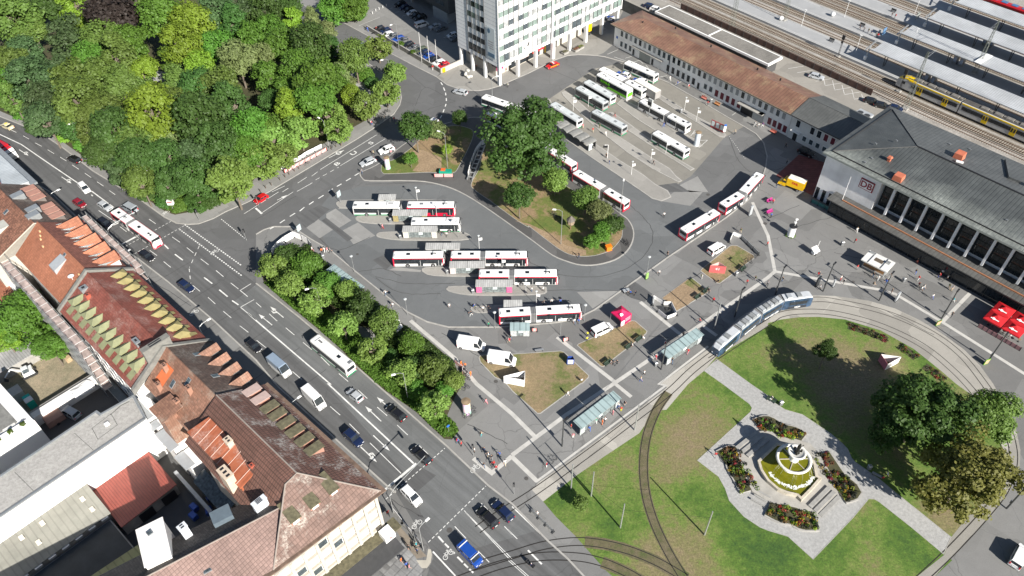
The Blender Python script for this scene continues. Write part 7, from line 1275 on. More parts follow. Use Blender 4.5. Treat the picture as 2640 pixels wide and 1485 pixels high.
mb.obj('basin',FS2,t);m_,tt,b_=nt('yellow_green_water');b_.inputs['Roughness'].default_value=.12;LK(tt,ramp(tt,noise_n(tt,coords(tt,False),.5,4),[(.3,(.10,.105,.004)),(.7,(.165,.16,.01))]),b_.inputs['Base Color']);bump(tt,b_,noise_n(tt,coords(tt,False),7,3),.25,.03);mb=MB();mb.face([(p.x,p.y,.85)for p in bi]);mb.obj('water',m_,t)
mb=MB();mb.lathe([(1.5,.8),(1.1,1.2),(.7,1.8),(.65,2.6),(1.4,3.1),(3.0,3.35),(3.2,3.5),(3.2,3.75),(2.75,3.72),(2.6,3.45)],28,cap=False);mb.obj('lower_bowl',FS,t,sm=True);mb=MB();mb.disc(0,0,3.5,2.7,24);mb.obj('bowl_water',m_,t);mb=MB();[mb.box(1.6*math.cos(a),1.6*math.sin(a),3.55,1.9,.12,.16,a)for a in[k*PI/3 for k in range(6)]];mb.obj('bowl_ribs',FS2,t)
mb=MB();mb.lathe([(.9,3.45),(.6,3.9),(.5,5.0),(.75,5.4),(1.5,5.65),(1.65,5.8),(1.65,6.0),(1.35,5.98),(1.2,5.8),(.05,5.78)],22,cap=False);mb.obj('upper_bowl',FS,t,sm=True);br=M('dark_bronze',(.025,.025,.022),.5,.5)
mb=MB();mb.lathe([(.55,5.75),(.4,6.1),(.25,6.5),(.3,7.0),(.34,7.6),(.2,7.95),(.16,8.05),(.17,8.3),(.02,8.45)],10);mb.tube([(.2,0,7.7),(.6,.2,7.4),(.7,.1,7.9)],.09,5);mb.tube([(-.2,0,7.7),(-.5,-.2,7.2)],.09,5);[mb.lathe([(.05,5.8),(.22,6.0),(.2,6.4),(.12,6.6),(.02,6.75)],7,.7*math.cos(a),.7*math.sin(a))for a in(0,2.1,4.2)];mb.obj('bronze_statue',br,t,sm=True)
mb=MB();random.seed(3)
for k in range(300):
 a=rnd(-2.9,-.5);r=4.2+random.gauss(0,.16);s=rnd(.05,.16);mb.disc(r*math.cos(a),r*math.sin(a),.87+rnd(0,.02),s,6)
 if k%25==0:a=rnd(-2.9,-.5);mb.tube([(3.2*math.cos(a),3.2*math.sin(a),3.7),(3.75*math.cos(a),3.75*math.sin(a),2.6),(4.1*math.cos(a),4.1*math.sin(a),.9)],.012,3)
mb.obj('falling_water',M('white_foam',(.7,.72,.68),.4,var=.1),t)
CORR=rowtile('corrugated_shelter_roof',(.36,.36,.35),(.42,.42,.41),.5,0,.55,.1,.6);TGLS=rowtile('blue_green_glass_roof',(.27,.35,.355),(.31,.395,.40),1.3,0,.6,.05,.2)
def shelter(label,a,b,z=2.65,w=2.1,poster=(.5,.5,.48),group='bus shelters on the platforms',roof=None,both=True):
 a,b=at(a[0],a[1],z),at(b[0],b[1],z);L=(b-a).length;c=(a+b)/2;t=empty('shelter',(c.x,c.y,.12),hdg(a,b),label=label,cat='shelter',group=group);n=max(1,round(L/4.6));zz=z-.12
 mb=MB()
 for k in range(n):s=L/n;x=-L/2+s*k;mb.ring([[(xx,y,h)for y,h in((-w/2,zz-.18),(w/2,zz+.0),(w/2,zz+.12),(-w/2,zz-.06))]for xx in(x+.05,x+s-.05)])
 mb.obj('roof',roof or CORR,t);mb=MB();[mb.tube([(-L/2+.3+(L-.6)*k/(n*2),-w*.3,0),(-L/2+.3+(L-.6)*k/(n*2),-w*.3,zz-.1)],.045,5)for k in range(n*2+1)];mb.obj('posts',MGREY,t);mb=MB();mb.bx(-L/2+.3,L/2-.3,-w*.3-.02,-w*.3+.02,.3,2.1);mb.obj('glass_wall',glass('shelter_glass',(.10,.115,.115),.15),t)
 for x in((-L/2+.8,L/2-.8)if both else(-L/2+.8,)):mb=MB();mb.box(x,-w*.3-.1,1.15,1.3,.14,1.8);mb.obj('poster_case',M('poster_%g'%(poster[0]*100+x),poster,.5,var=.45,scl=2.5),t)
 mb=MB();mb.box(.4,.05,.5,L*.45,.4,.08);mb.obj('bench',M('red_bench',(.3,.06,.04),.6),t);mb=MB();mb.box(.2,-w*.3-.06,1.6,1.0,.06,.7);mb.obj('timetable',M('pale_timetable',(.55,.62,.62),.4),t);return t
for q,lb,po in[((1,1,922,38,1056,38),'short corrugated shelter above the topmost bus row',(.5,.5,.48)),((1,1,1028,155,1296,155),'corrugated shelter standing before the red sided bus',(.3,.25,.12)),((1,1,1104,278,1368,278),'corrugated shelter with white posters on the third platform',(.55,.53,.48)),((1,1,1278,408,1542,408),'corrugated shelter above the two red trimmed buses',(.5,.5,.5)),((1,1,1458,548,1730,546),'corrugated shelter between the two articulated red trimmed rows',(.5,.45,.45)),((1,1,1656,688,1938,688),'corrugated shelter with the pink poster',(.5,.12,.25)),((1,1,1866,843,2012,842),'short corrugated shelter above the lowest articulated bus',(.5,.5,.5))]:shelter(lb,tp(*q[:4]),tp(q[0],q[1],q[4],q[5]),poster=po)
shelter('small glass roofed shelter below the lowest articulated bus',tp(1,1,1915,1015),tp(1,1,2068,1015),2.6,2.2,(.4,.42,.42),None,TGLS);shelter('long glass roofed canopy along the planting strip',tp(1,1,558,565),tp(1,1,790,738),2.9,2.4,(.3,.32,.32),None,TGLS);shelter('long glass roofed tram shelter next to the tram front',tp(2,1,1150,1232),tp(2,1,1422,1050),3.,2.3,(.35,.38,.38),'tram stop shelters',TGLS);shelter('long glass roofed tram shelter with waiting passengers',tp(2,2,490,312),tp(2,2,796,78),3.,2.3,(.35,.38,.38),'tram stop shelters',TGLS)
a,b=A(2,0,385,965,2.8),A(2,0,575,1030,2.8);c=(a+b)/2;ag=hdg(A(2,0,520,905),A(2,0,300,772));t=empty('waved_shelter',(c.x,c.y,.12),ag,label='grey shelter with five arched roof bays beside the big tree',cat='shelter');vr=M('grey_vault_sheet',(.22,.22,.21),.5,.2,var=.2)
for k in range(5):mb=MB();x=-6.6+2.7*k;mb.ring([[(x+1.32*(1-math.cos(q*PI/8)),y,2.3+.55*math.sin(q*PI/8))for q in range(9)]for y in(-1.9,1.9)],False);mb.obj('roof_vault',vr,t)
mb=MB();[mb.tube([(-6.6+2.7*k,y,0),(-6.6+2.7*k,y,2.35)],.06,5)for k in range(6)for y in(-1.5,)];mb.bx(-6.6,6.9,-1.52,-1.48,.4,2);mb.obj('posts',DGREY,t);mb=MB();mb.box(-6.5,.4,1.3,.15,1.3,2.0);mb.obj('poster_case',M('pale_poster',(.55,.6,.6),.4,var=.2),t)
def post(name,label,cat,base,h,r=.06,head=None,group=None,z0=.03,mat=None,rz=0,lean=None):
 p=at(base[0],base[1],z0);t=empty(name,p,rz,label=label,cat=cat,group=group);mb=MB();mb.tube([(0,0,0),(0,0,h)],r,6,r1=r*.7);mb.obj('pole',mat or LGREY,t)
 for nm,m,f in head or[]:mb=MB();f(mb,h);mb.obj(nm,m,t)
 return t
hd_arm=lambda l:[('arm',LGREY,lambda m,h:m.tube([(0,0,h-.1),(l*.4,0,h+.35),(l,0,h+.4)],.045,5)),('lamp_head',WHITE,lambda m,h:m.box(l+.3,0,h+.38,.9,.4,.18,tx=.08,ty=.06))]
hd_globe=[('lamp_head',M('opal_lamp',(.5,.52,.52),.3,var=.05),lambda m,h:m.lathe([(.05,h),(.32,h+.1),(.36,h+.25),(.05,h+.36)],10))]
hd_flag=[('sign_board',WHITE,lambda m,h:m.box(.42,0,h-1.1,.85,.07,.75)),('lamp_head',M('opal_lamp',(.5,.52,.52)),lambda m,h:m.lathe([(.04,h),(.28,h+.06),(.28,h+.16),(.04,h+.24)],10))]
for(x,y,z),lb in(((150,489,9),'arm lamp over the dark red hatchback lane'),((331,645,9),'arm lamp behind the scaffolding near the stop line'),((538,823,9),'arm lamp beside the cycle symbol on the pavement'),((771,1023,9),'arm lamp beside the plain white high roof van')):
 p=at(x,y,z);d=Vector((math.cos(OA+PI/2),math.sin(OA+PI/2),0));q=p+d*2.4;t=empty('street_lamp',(q.x,q.y,0),OA-PI/2,label='white '+lb,cat='street lamp',group='arm lamps along the main road');mb=MB();mb.tube([(0,0,0),(0,0,8.7)],.08,6);mb.obj('pole',LGREY,t)
 for nm,m,f in hd_arm(2.1):mb=MB();f(mb,8.6);mb.obj(nm,m,t)
for(x,y),h,rz,lb in[((232,388),9,PI+.5,'arm lamp among the park edge trees at upper left'),((428,510),9,PI+.4,'arm lamp at the park corner by the crossing'),((834,812),8.5,PI+.3,'arm lamp between plane trees of the planting strip'),((1052,1030),8.5,PI+.3,'arm lamp at the lower end of the planting strip'),((1092,1419),8,.8,'arm lamp on the corner pavement at bottom'),((849.6,383),9,R(140),'slim lamp on the park pavement beside the barriers'),((1010,222),9,R(200),'slim lamp among the street trees'),((1029,128),9,R(220),'slim lamp at the car park wall'),((1154.3,433.9),11,R(150),'grey tall lamp on the triangle island'),((1446,630),10.4,R(170),'grey tall lamp before the bird house'),((1598,552),9,R(80),'white lamp at the tip of the tree island'),((1270,273),9,R(30),'lamp behind the arriving articulated bus')]:post('street_lamp',lb,'street lamp',(x,y),h,.09,hd_arm(1.6),rz=rz)
for c,r,x,y,lb in[(1,1,745,606,'beside the glass canopy of the strip'),(1,1,1145,930,'on the kerb behind the small truck'),(2,1,1018,612,'with a green poster at the square kerb'),(2,1,545,975,'before the lowest articulated bus front'),(2,1,365,1080,'beside the construction barrier near the glass shelter'),(1,1,1805,1030,'at the rear of the lowest articulated bus'),(2,0,320,925,'beside the pale roofed bus at the tree'),(2,0,1225,1000,'at the rear of the white articulated bus'),(2,0,900,592,'beside the patrol cars'),(1,1,1525,345,'at the right end of the third platform')]:post('globe_lamp','slim lamp with opal head %s'%lb,'lamp',tp(c,r,x,y),5.,.055,hd_globe)
for c,r,x,y,lb in[(2,0,575,805,'left of the grey bus'),(2,0,745,690,'before the green striped coach'),(2,0,462,835,'beside the pale roofed bus'),(2,0,1160,1157,'before the green skirted bus in the lower bay'),(2,0,1390,912,'before the red info boards'),(2,0,1045,1228,'next to the red suitcase traveller'),(2,0,900,1318,'at the lower end of the wide platform'),(2,0,1300,832,'at the middle of the narrow platform'),(2,0,1105,520,'by the office building wall'),(1,1,1685,430,'behind the second articulated bus'),(2,1,105,765,'on the platform with the pink poster shelter'),(1,1,1858,595,'between the two middle articulated buses'),(1,1,1365,185,'before the red sided bus'),(1,1,1218,65,'behind the red sided bus'),(2,1,183,850,'behind the lowest articulated bus')]:post('bus_stop_pole','white bus stop pole with flag sign %s'%lb,'bus stop sign',tp(c,r,x,y),4.2,.05,hd_flag,'bus stop poles',.14,WHITE,R(rnd(-20,20)))
p=A(2,0,1030,885);t=empty('departure_board',p,SA,label='tall dark departure display on the bay platform',cat='display');mb=MB();mb.tube([(0,0,0),(0,0,5.6)],.12,6);mb.obj('pole',MGREY,t);mb=MB();mb.box(0,0,5.0,1.6,.5,2.2);mb.obj('display_case',M('pale_case',(.4,.41,.4),.5),t);mb=MB();mb.box(-.1,-.27,4.7,1.3,.06,1.1);mb.obj('screen',BLK,t)
p=A(2,0,718,1195);t=empty('departure_board',p,R(90),label='dark overhead display on a white frame at the wide platform',cat='display');mb=MB();mb.tube([(0,0,0),(0,0,4.4),(0,1.0,4.4)],.08,6);mb.obj('frame',WHITE,t);mb=MB();mb.box(0,.8,3.9,.2,1.2,.6);mb.obj('screen',BLK,t)
for c,r,b,top,lb,lamp in[(2,2,(925,348),(962,165),'beside the tram shelter on the lawn edge',0),(2,2,(445,790),(465,615),'at the lawn corner near the road',0),(2,2,(597,845),(617,690),'with switch box on the lawn',0),(2,2,(817,1083),(847,935),'in the middle of the left lawn',0),(2,2,(1452,1138),(1520,970),'on the bare patch of the left lawn',0),(2,1,(1680,940),(1735,755),'dark one left of the tram roof',1),(2,1,(1525,1030),(1565,870),'between tram shelter and tram',0),(2,1,(1125,1340),(1165,1130),'dark one before the tram shelter',1),(3,1,(55,772),(95,650),'dark one behind the tram rear',1),(3,1,(415,750),(490,575),'dark one next to the tram rear stop board',1),(3,1,(838,820),(932,640),'dark one in front of the kiosk',1),(3,1,(1310,955),(1405,830),'with green poster near the band crossing',1),(3,1,(1660,1280),(1775,1135),'with green poster at the right of the square',1),(2,2,(378,470),(388,280),'dark one at the lower tram shelter',1),(3,2,(1800,940),(1932,810),'on the outer side of the tram bend',1)]:
 B_=A(c,r,*b);h=8.2 if not lamp else 8.8;post('tram_pole','tram wire pole %s'%lb,'pole',tp(c,r,*b),h,.16,hd_globe if False else([('lamp_head',BLK,lambda m,hh:m.box(.5,0,hh-.3,1.2,.35,.15)),('sign_board',MGREY,lambda m,hh:m.box(.3,.2,2.0,.5,.15,.7))]if lamp else[]),'tram wire poles',mat=(M('dark_pole',(.075,.078,.08),.5,.4)if lamp else LGREY),rz=R(45))
for c,r,x,y,lb in((3,1,1278,1005,'left'),(3,1,1640,1300,'right')):p=A(c,r,x,y);t=empty('poster_stand',p,R(20),label='lime green framed poster at the %s tram pole'%lb,cat='poster');mb=MB();mb.box(0,0,.8,1.2,.12,1.5);mb.obj('frame',paint('lime_green',0),t);mb=MB();mb.box(0,-.07,.85,1.,.02,1.25);mb.obj('poster',M('fruity_poster',(.5,.3,.2),.5,var=.6,scl=3),t)
for c,r,b,lb in((1,0,(1252,470),'first'),(1,0,(1312,500),'second'),(1,0,(1372,530),'third')):post('flagpole','white bare flagpole at the car park wall, %s from the left'%lb,'flagpole',tp(c,r,*b),10.5,.07,mat=WHITE,group='flagpoles')
for x,y,bx_,by,lb in((625,20,640,85,'pale blue grey direction sign above the side street mouth'),(325,285,343,342,'pale blue grey direction sign behind the white hoarding')):post('direction_sign',lb,'sign',tp(1,1,bx_,by),3.6,.06,[('sign_board',M('pale_sign_back',(.4,.48,.5),.4),lambda m,h:m.box(0,0,h-.5,1.3,.08,1.7))],rz=R(60))
for(x,y),rz,l,lb in(((1015,1322),R(52),9.5,'mast arm traffic light reaching over the white people carrier'),((302,640),R(48),7.5,'mast arm traffic light before the articulated bus'),):post('traffic_light',lb,'traffic light',(x,y),6.2,.1,[('mast_arm',LGREY,lambda m,h:m.tube([(0,0,h-.2),(1.4,0,h+.5),(l,0,h+.6)],.07,6)),('signal_head',BLK,lambda m,h:(m.box(l,0,h+.3,.35,.4,1.),m.box(.2,.2,3,.35,.35,1.)))],rz=rz)
for c,r,x,y,lb in[(1,1,22,150-40,'on the corner by the bus station hoarding'),(0,1,1505,215,'at the park corner'),(1,2,1640,540,'in the crowd at the crossing'),(2,2,15,830,'on the tram crossing corner'),(1,2,1200,1180,'at the bottom pavement corner'),(0,1,1860,365,'at the hoarding corner of the crossing')]:post('traffic_light','slim traffic light %s'%lb,'traffic light',tp(c,r,x,y),3.4,.06,[('signal_head',BLK,lambda m,h:m.box(0,.15,h-.4,.35,.35,1.))],'slim traffic lights')
for c,r,x,y,lb in[(1,0,1045,640,'round'),(2,0,1100,560,'white')][:0]:pass
post('blue_sign','round blue sign at the lower tip of the planting strip','sign',tp(1,2,1457,375),2.6,.04,[('sign_board',M('blue_sign',0),lambda m,h:m.tube([(0,-.03,h),(0,.03,h)],.35,12))],rz=.6);t=post('white_sign','white sign box on a post at the park corner','sign',tp(0,1,1320,160),4.2,.07,[('sign_board',WHITE,lambda m,h:m.box(0,0,h-.6,1.5,.8,1.3)),('red_mark',M('red_lettering',0),lambda m,h:m.box(0,-.42,h-.3,1.2,.03,.3))])
def adcol(label,base,h,r,m,capm):
 t=empty('advertising_column',base,0,label=label,cat='advertising column');mb=MB();mb.lathe([(r*1.05,0),(r*1.05,.25),(r,.3),(r,h)],18);mb.obj('drum',m,t);mb=MB();mb.lathe([(r*1.12,h),(r*1.15,h+.15),(r*.3,h+.3)],18);mb.obj('cap',capm,t);return t
def postered(name,c):
 m,t,b=nt(name);P=coords(t,False);vo=N(t,'ShaderNodeTexVoronoi',distance='CHEBYCHEV');vo.inputs['Scale'].default_value=1.1;LK(t,P,vo.inputs['Vector']);LK(t,mix(t,.55,vo.outputs['Color'],c,'MIX'),b.inputs['Base Color']);return m
BRT=M('brown_column_cap',(.22,.16,.1),.8,var=.3);adcol('advertising column with portrait poster on the triangle island',A(1,0,996,1272),3.6,.72,postered('portrait_poster',(.55,.57,.58)),BRT);adcol('pale advertising column at the end of the bay platform',A(2,0,1390,1096),4.2,.75,M('pale_blue_column',(.5,.55,.6),.5,var=.2,scl=1.2),BRT);adcol('advertising column with many posters beside bicycles',A(1,2,1592,214),3.6,.8,postered('many_posters',(.7,.6,.62)),BRT);t=adcol('white round column on the station square with camera mast',A(3,1,168,330),3.,.85,WHITE,BLK);mb=MB();mb.tube([(.3,0,3.1),(.3,0,5.4)],.06,5);mb.box(.3,0,5.2,.6,.25,.35);mb.box(.2,0,4.3,.5,.4,.3);mb.obj('camera_mast',WHITE,t);mb=MB();[leafq(mb,Vector((math.cos(a)*rnd(.95,1.25),math.sin(a)*rnd(.95,1.25),rnd(.05,.4))),Vector((0,0,1)),.16)for a in[rnd(0,6.28)for _ in range(90)]];mb.obj('foot_planting',LF['olive'],t)
t=empty('info_boards',A(2,0,1545,985),SA+.1,label='three red framed timetable boards with blue parking sign',cat='information board');
for k in range(3):mb=MB();mb.box(-1.5+1.5*k,0,1.5,1.35,.2,2.4);o=mb.obj('board_frame',M('dark_red_frame',(.3,.025,.03),.5),t);mb=MB();mb.box(-1.5+1.5*k,-.12,1.7,1.0,.04,1.6);mb.obj('timetable',M('pale_timetable',0),o)
post('parking_sign','tall blue and white sign beside the red boards','sign',tp(2,0,1597,1015),3.6,.06,[('sign_board',WHITE,lambda m,h:m.box(0,0,h-1.4,.7,.1,2.4)),('blue_panel',M('blue_sign',0),lambda m,h:m.box(0,-.07,h-.5,.68,.04,.7))],z0=.13)
t=empty('kiosk',A(3,1,800,590),HA+.08,label='white roofed snack kiosk in front of the station hall',cat='kiosk');mb=MB();mb.bx(-2.6,2.6,-1.2,1.7,0,2.5);mb.obj('body',M('grey_kiosk_panel',(.25,.26,.26),.6),t);mb=MB();mb.bx(-3.1,3.1,-2.1,2.3,2.6,2.9);o=mb.obj('roof',M('weathered_white_roof',(.6,.6,.58),.6,var=.1),t);mb=MB();mb.bx(-.9,1.1,-.4,.9,2.91,2.93);mb.obj('dirt_puddle',M('dirty_puddle',(.10,.08,.06),.5),o);mb=MB();[mb.bx(x-.08,x+.08,-2,2.2,2.9,3.05)for x in(-1.5,1.5)];mb.box(2,.8,3.1,.9,.8,.5);mb.box(-2.3,1.6,3.05,1.,.6,.35);mb.obj('roof_beams',LGREY,o);mb=MB();mb.bx(-2.4,2.4,-1.26,-1.2,1.0,2.2);mb.obj('serving_hatch',M('warm_display',(.25,.13,.05),.5,var=.5,scl=3),t);mb=MB();mb.bx(-2.5,2.5,-1.7,-1.2,.95,1.02);mb.obj('counter',LGREY,t)
def canopy_tent(name,label,loc,rz,w,he,hp,mat,cat,walls=None,txt=None):
 t=empty(name,loc,rz,label=label,cat=cat);mb=MB();h=w/2;q=[(-h,-h),(h,-h),(h,h),(-h,h)]
 for i in range(4):
  a,b=q[i],q[(i+1)%4];mid=((a[0]+b[0])*.27,(a[1]+b[1])*.27);zc=he+(hp-he)*.38
  mb.face([(*a,he),(*b,he),(b[0]*.5,b[1]*.5,zc),(a[0]*.5,a[1]*.5,zc)]);mb.face([(a[0]*.5,a[1]*.5,zc),(b[0]*.5,b[1]*.5,zc),(0,0,hp)]);mb.face([(*a,he-.3),(*b,he-.3),(*b,he),(*a,he)])
 mb.obj('fabric_roof',mat,t);mb=MB();[mb.tube([(x*.97,y*.97,0),(x*.97,y*.97,he)],.04,5)for x,y in(q if cat=='tent' else[(0,0)])];mb.obj('poles',LGREY,t)
 for(s,m)in walls or[]:
  mb=MB();a,b=q[s],q[(s+1)%4];mb.face([(a[0],a[1],.05),(b[0],b[1],.05),(b[0],b[1],he-.3),(a[0],a[1],he-.3)]);mb.obj('side_wall',m,t)
 return t
TR_=M('raspberry_fabric',(.50,.006,.075),.6,var=.12);t=canopy_tent('event_tent','raspberry red pavilion tent beside the white van',A(2,1,818,965),R(38),3.2,2.3,3.5,TR_,'tent',[(0,TR_)])
put_text('INFOSTAND',.42,WHITE,frame_m((.3,-1.63,1.7),(1,0,0),(0,0,1)),t)if 0 else None
for k in range(3):mb=MB();mb.bx(-.3,1.3,-1.63,-1.61,1.75-.4*k,1.95-.4*k);mb.obj('printed_line',M('pale_pink_print',(.6,.35,.4),.6,var=0),t)
mb=MB();mb.bx(-1.55,-.5,-1.64,-1.61,.2,1.7);mb.obj('white_poster',SGW,t)
for k,(x,y)in enumerate(((-.75,-.75),(.75,-.75))):mb=MB();e=.38;s=(3.5-2.3)*.62/.8;mb.face([(x-e,y-e*.7,2.72),(x+e,y-e*.7,2.72),(x+e*.8,y+e*.7,3.0),(x-e*.8,y+e*.7,3.0)])if k==0 else None;mb.obj('roof_print',SGW,t)if k==0 else None
UR=M('red_parasol',(.46,.008,.014),.6,var=.1);u0=A(3,1,1790,890,2.8);ex,ey=Vector((.645,-.764,0)),Vector((.764,.645,0))
for i in range(4):
 p=u0+ex*(3.9*(i//2)-.2)+ey*(-3.6*(i%2));t=canopy_tent('parasol','large red square parasol with white print, %s of the cafe group'%('back left','front left','back right','front right')[i],(p.x,p.y,.02),HA,3.75,2.6,3.5,UR,'parasol');mb=MB();mb.tube([(-.2,-1.05,3.06),(-.2,-1.06,3.1)],.3,10);mb.ring([[(-.8,-1.2,2.98),(.9,-1.2,2.98),(.9,-1.0,3.06),(-.8,-1.0,3.06)],[(-.8,-1.2,3.03),(.9,-1.2,3.03),(.9,-1.0,3.1),(-.8,-1.0,3.1)]]);mb.obj('white_print',WHITE,t)
t=empty('cafe_fence',u0+ex*2-ey*6,HA,label='low glazed cafe fence before the red parasols',cat='fence');t.location.z=0;mb=MB();mb.bx(-4,5,-.04,.04,.1,1.1);mb.obj('panels',M('pinkish_glass_panel',(.3,.16,.17),.3,var=.3),t);mb=MB();[mb.bx(x-.05,x+.05,-.06,.06,0,1.15)for x in range(-4,6)];mb.obj('posts',BLK,t)
for k in range(5):
 p=u0+ex*(-.8+1.6*k)-ey*(1.8 if k%2 else 3.6);t=empty('cafe_table',(p.x,p.y,.02),HA+k,label='round cafe table in shade of the red parasols',cat='table',group='cafe tables under the parasols');mb=MB();mb.lathe([(.35,.72),(.36,.76)],12);mb.obj('tabletop',BRT,t);mb=MB();mb.lathe([(.25,0),(.04,.05),(.04,.72)],8);mb.obj('base',BLK,t)
def tri_frame(label,pts,z0,h,ms,txt=None):
 P=[at(p[0],p[1],z0)for p in pts];c=sum(P,Vector())/3;t=empty('banner_triangle',(c.x,c.y,z0),0,label=label,cat='banner')
 for i in range(3):
  a,b=P[i]-c,P[(i+1)%3]-c;d=(b-a).normalized();nn=Vector((d.y,-d.x,0))*.02;mb=MB();mb.ring([[(a.x-nn.x,a.y-nn.y,0),(b.x-nn.x,b.y-nn.y,0),(b.x-nn.x,b.y-nn.y,h),(a.x-nn.x,a.y-nn.y,h)],[(a.x+nn.x,a.y+nn.y,0),(b.x+nn.x,b.y+nn.y,0),(b.x+nn.x,b.y+nn.y,h),(a.x+nn.x,a.y+nn.y,h)]]);o=mb.obj('banner',ms[i],t)
  if txt and txt[0]==i:m_=(a+b)/2;put_text(txt[1],h*.5,WHITE,frame_m((m_.x+nn.x*2,m_.y+nn.y*2,h*.55),(d.x,d.y,0),(0,0,1)),o)
 return t
PINK=M('pink_red_banner',(.52,.10,.10),.6,var=.15);WB=M('white_banner',(.72,.71,.70),.6,var=.05);tri_frame('pinkish red triangular banner stand on the small grass bed',T(2,1,1485,605,1605,615,1550,580),.07,2.2,(PINK,M('pale_pink_banner',(.62,.38,.36),.6),M('pale_pink_banner',0)),(0,'41'));tri_frame('white and pink triangular banner stand on the lawn',T(3,1,880,1345,980,1290,830,1270),.03,2.0,(WB,WB,M('rose_banner',(.5,.16,.2),.6,var=.2)));tri_frame('white triangular banner stand on the large grass bed',T(1,1,1870,1440,2025,1470,2030,1400),.07,2.2,(WB,WB,WB))
t=empty('stand_board',A(2,1,440,1300),R(0),label='blue framed stand board with white poster on the grass bed',cat='board');mb=MB();mb.ring([[(x,y,z)for x,y in((-.75,-.1),(.75,-.1),(.5,.8),(-.5,.8))]for z in(.1,1.7)],cap=False);mb.obj('blue_frame',M('blue_plastic',0),t);mb=MB();mb.box(0,-.14,.95,1.1,.05,1.2);mb.obj('poster',SGW,t)
def barrier(label,pts,h,mat,group=None,name='barrier',stripes=False,z0=.03):
 P=[at(p[0],p[1],z0)for p in pts];c=P[0];t=empty(name,c,0,label=label,cat=name.replace('_',' '),group=group);L=[(p.x-c.x,p.y-c.y)for p in P];mb=MB();mb.ribbon(L,.07,.1 if stripes else 0,h);mb.obj('panels',mat,t);mb=MB()
 for i in range(len(L)-1):
  d=Vector(L[i+1])-Vector(L[i]);n=max(1,int(d.length/1.8))
  for k in range(n+1):q=Vector(L[i])+d*k/n;mb.box(q.x,q.y,h/2,.14,.14,h+.06);mb.box(q.x,q.y,.06,.3,.7,.12,math.atan2(d.y,d.x))
 mb.obj('posts',DGREY,t);return t
RWS=rowtile('red_white_stripes',(.6,.04,.03),(.62,.05,.04),0,0,0,0,.5);m_=RWS;tt=m_.node_tree;b_=tt.nodes['Principled BSDF'];wv=N(tt,'ShaderNodeTexWave');wv.inputs['Scale'].default_value=1.1;LK(tt,coords(tt,False),wv.inputs['Vector']);LK(tt,ramp(tt,wv.outputs['Fac'],[(.45,(.66,.64,.62)),(.55,(.5,.05,.04))]),b_.inputs['Base Color'])
barrier('long red and white barrier along the park pavement',T(1,0,215,1305,330,1245,370,1225,535,1135),1.,RWS,'site barriers');barrier('long white board barrier behind the red and white one',T(1,0,190,1280,345,1195,380,1170,500,1110),1.1,WB,'site barriers');barrier('curved white hoarding round the planting strip tip',T(1,1,122,480,160,430,220,380,290,340,350,365,400,395,425,430),1.9,WB,name='hoarding');barrier('white site fence along the trench beside the oval island',T(1,0,1600,1340,1625,1240,1660,1150,1700,1100,1730,1085),1.6,WB,name='hoarding',z0=.13);barrier('red and white barrier before the green site trough',T(1,0,1345,1335,1490,1335),1.,RWS,'site barriers',z0=.13);barrier('white boards round the sand pit beside the red tent',T(2,1,1060,860,1065,800,1140,850,1200,850,1240,930,1165,960,1100,905),1.,WB,'site barriers');barrier('white boards round the pit by the old white van',T(2,1,1640,385,1665,325,1730,350),1.1,WB,'site barriers');barrier('grey rail along the pit by the old white van',T(2,1,1730,350,1860,480),1.,LGREY,'site barriers');barrier('red and white barriers beside the strip shrubs',T(1,1,1500,1290,1560,1340,1560,1400),1.,RWS,'site barriers');barrier('grey guard rail on the island before the tram crossing',T(2,2,145,960,310,1120),1.,LGREY,name='guard_rail');barrier('low red and white barrier below the lowest articulated bus',T(2,1,150,1050,190,1050),.9,RWS,'site barriers');barrier('low red and white barrier at the glass shelter path',T(2,1,385,1125,425,1118),.9,RWS,'site barriers');barrier('teal glazed cafe fence at the hall corner',T(3,1,325,75,480,150,500,135),1.,M('teal_panel',(.05,.16,.15),.4,var=.4,scl=3),name='cafe_fence')
mb=MB();mb.prism(G(T(2,1,1085,860,1140,860,1200,880,1215,920,1165,945)),.075,.09);struct('pit_floor',mb,DGREY);mb=MB();[mb.lathe([(.5,.1),(.62,.2),(.5,.3)],12,A(2,1,1172,885).x,A(2,1,1172,885).y,cap=False)for _ in(0,)];o=mb.obj('cable_coil',RUB);tag(o,'black cable coil lying in the sand pit','cable')
t=empty('site_trough',A(1,0,1430,1310,.13),R(-5),label='green site trough with orange tarp on the dark path',cat='container');t.location.z=.12;mb=MB();mb.box(0,0,.6,3.4,1.5,1.1,tx=.1,ty=.15);mb.obj('tub',M('site_green',(.01,.26,.17),.5,var=.2),t);mb=MB();mb.box(-.6,.1,1.2,1.2,1.0,.3);mb.obj('tarpaulin',M('site_orange',(.6,.12,.03),.6),t)
t=empty('orange_container',A(2,1,727,435,.13),R(20),label='bright orange box at the tip of the oval lawn',cat='container');t.location.z=.13;mb=MB();mb.box(0,0,.6,1.4,1.2,1.2,tx=.05,ty=.1);mb.obj('box_body',M('bright_orange',(.75,.17,.01),.5),t);mb=MB();mb.box(0,0,1.25,1.5,1.1,.1);mb.obj('lid',M('bright_orange',0),t)
t=empty('bird_house',A(2,1,441,280,.13),0,label='timber bird house with conical roof on a post',cat='bird house');t.location.z=.13;mb=MB();mb.tube([(0,0,0),(0,0,1.8)],.14,6);mb.obj('post',M('timber_brown',(.2,.12,.07),.8),t);mb=MB();mb.lathe([(.8,1.7),(.95,2.0),(.95,3.0)],8);mb.obj('house',M('timber_slats',(.26,.2,.14),.8,var=.4,scl=3),t);mb=MB();mb.lathe([(1.15,3.0),(.02,4.3)],8);mb.obj('roof',M('shingle_grey',(.12,.105,.09),.8,var=.3),t)
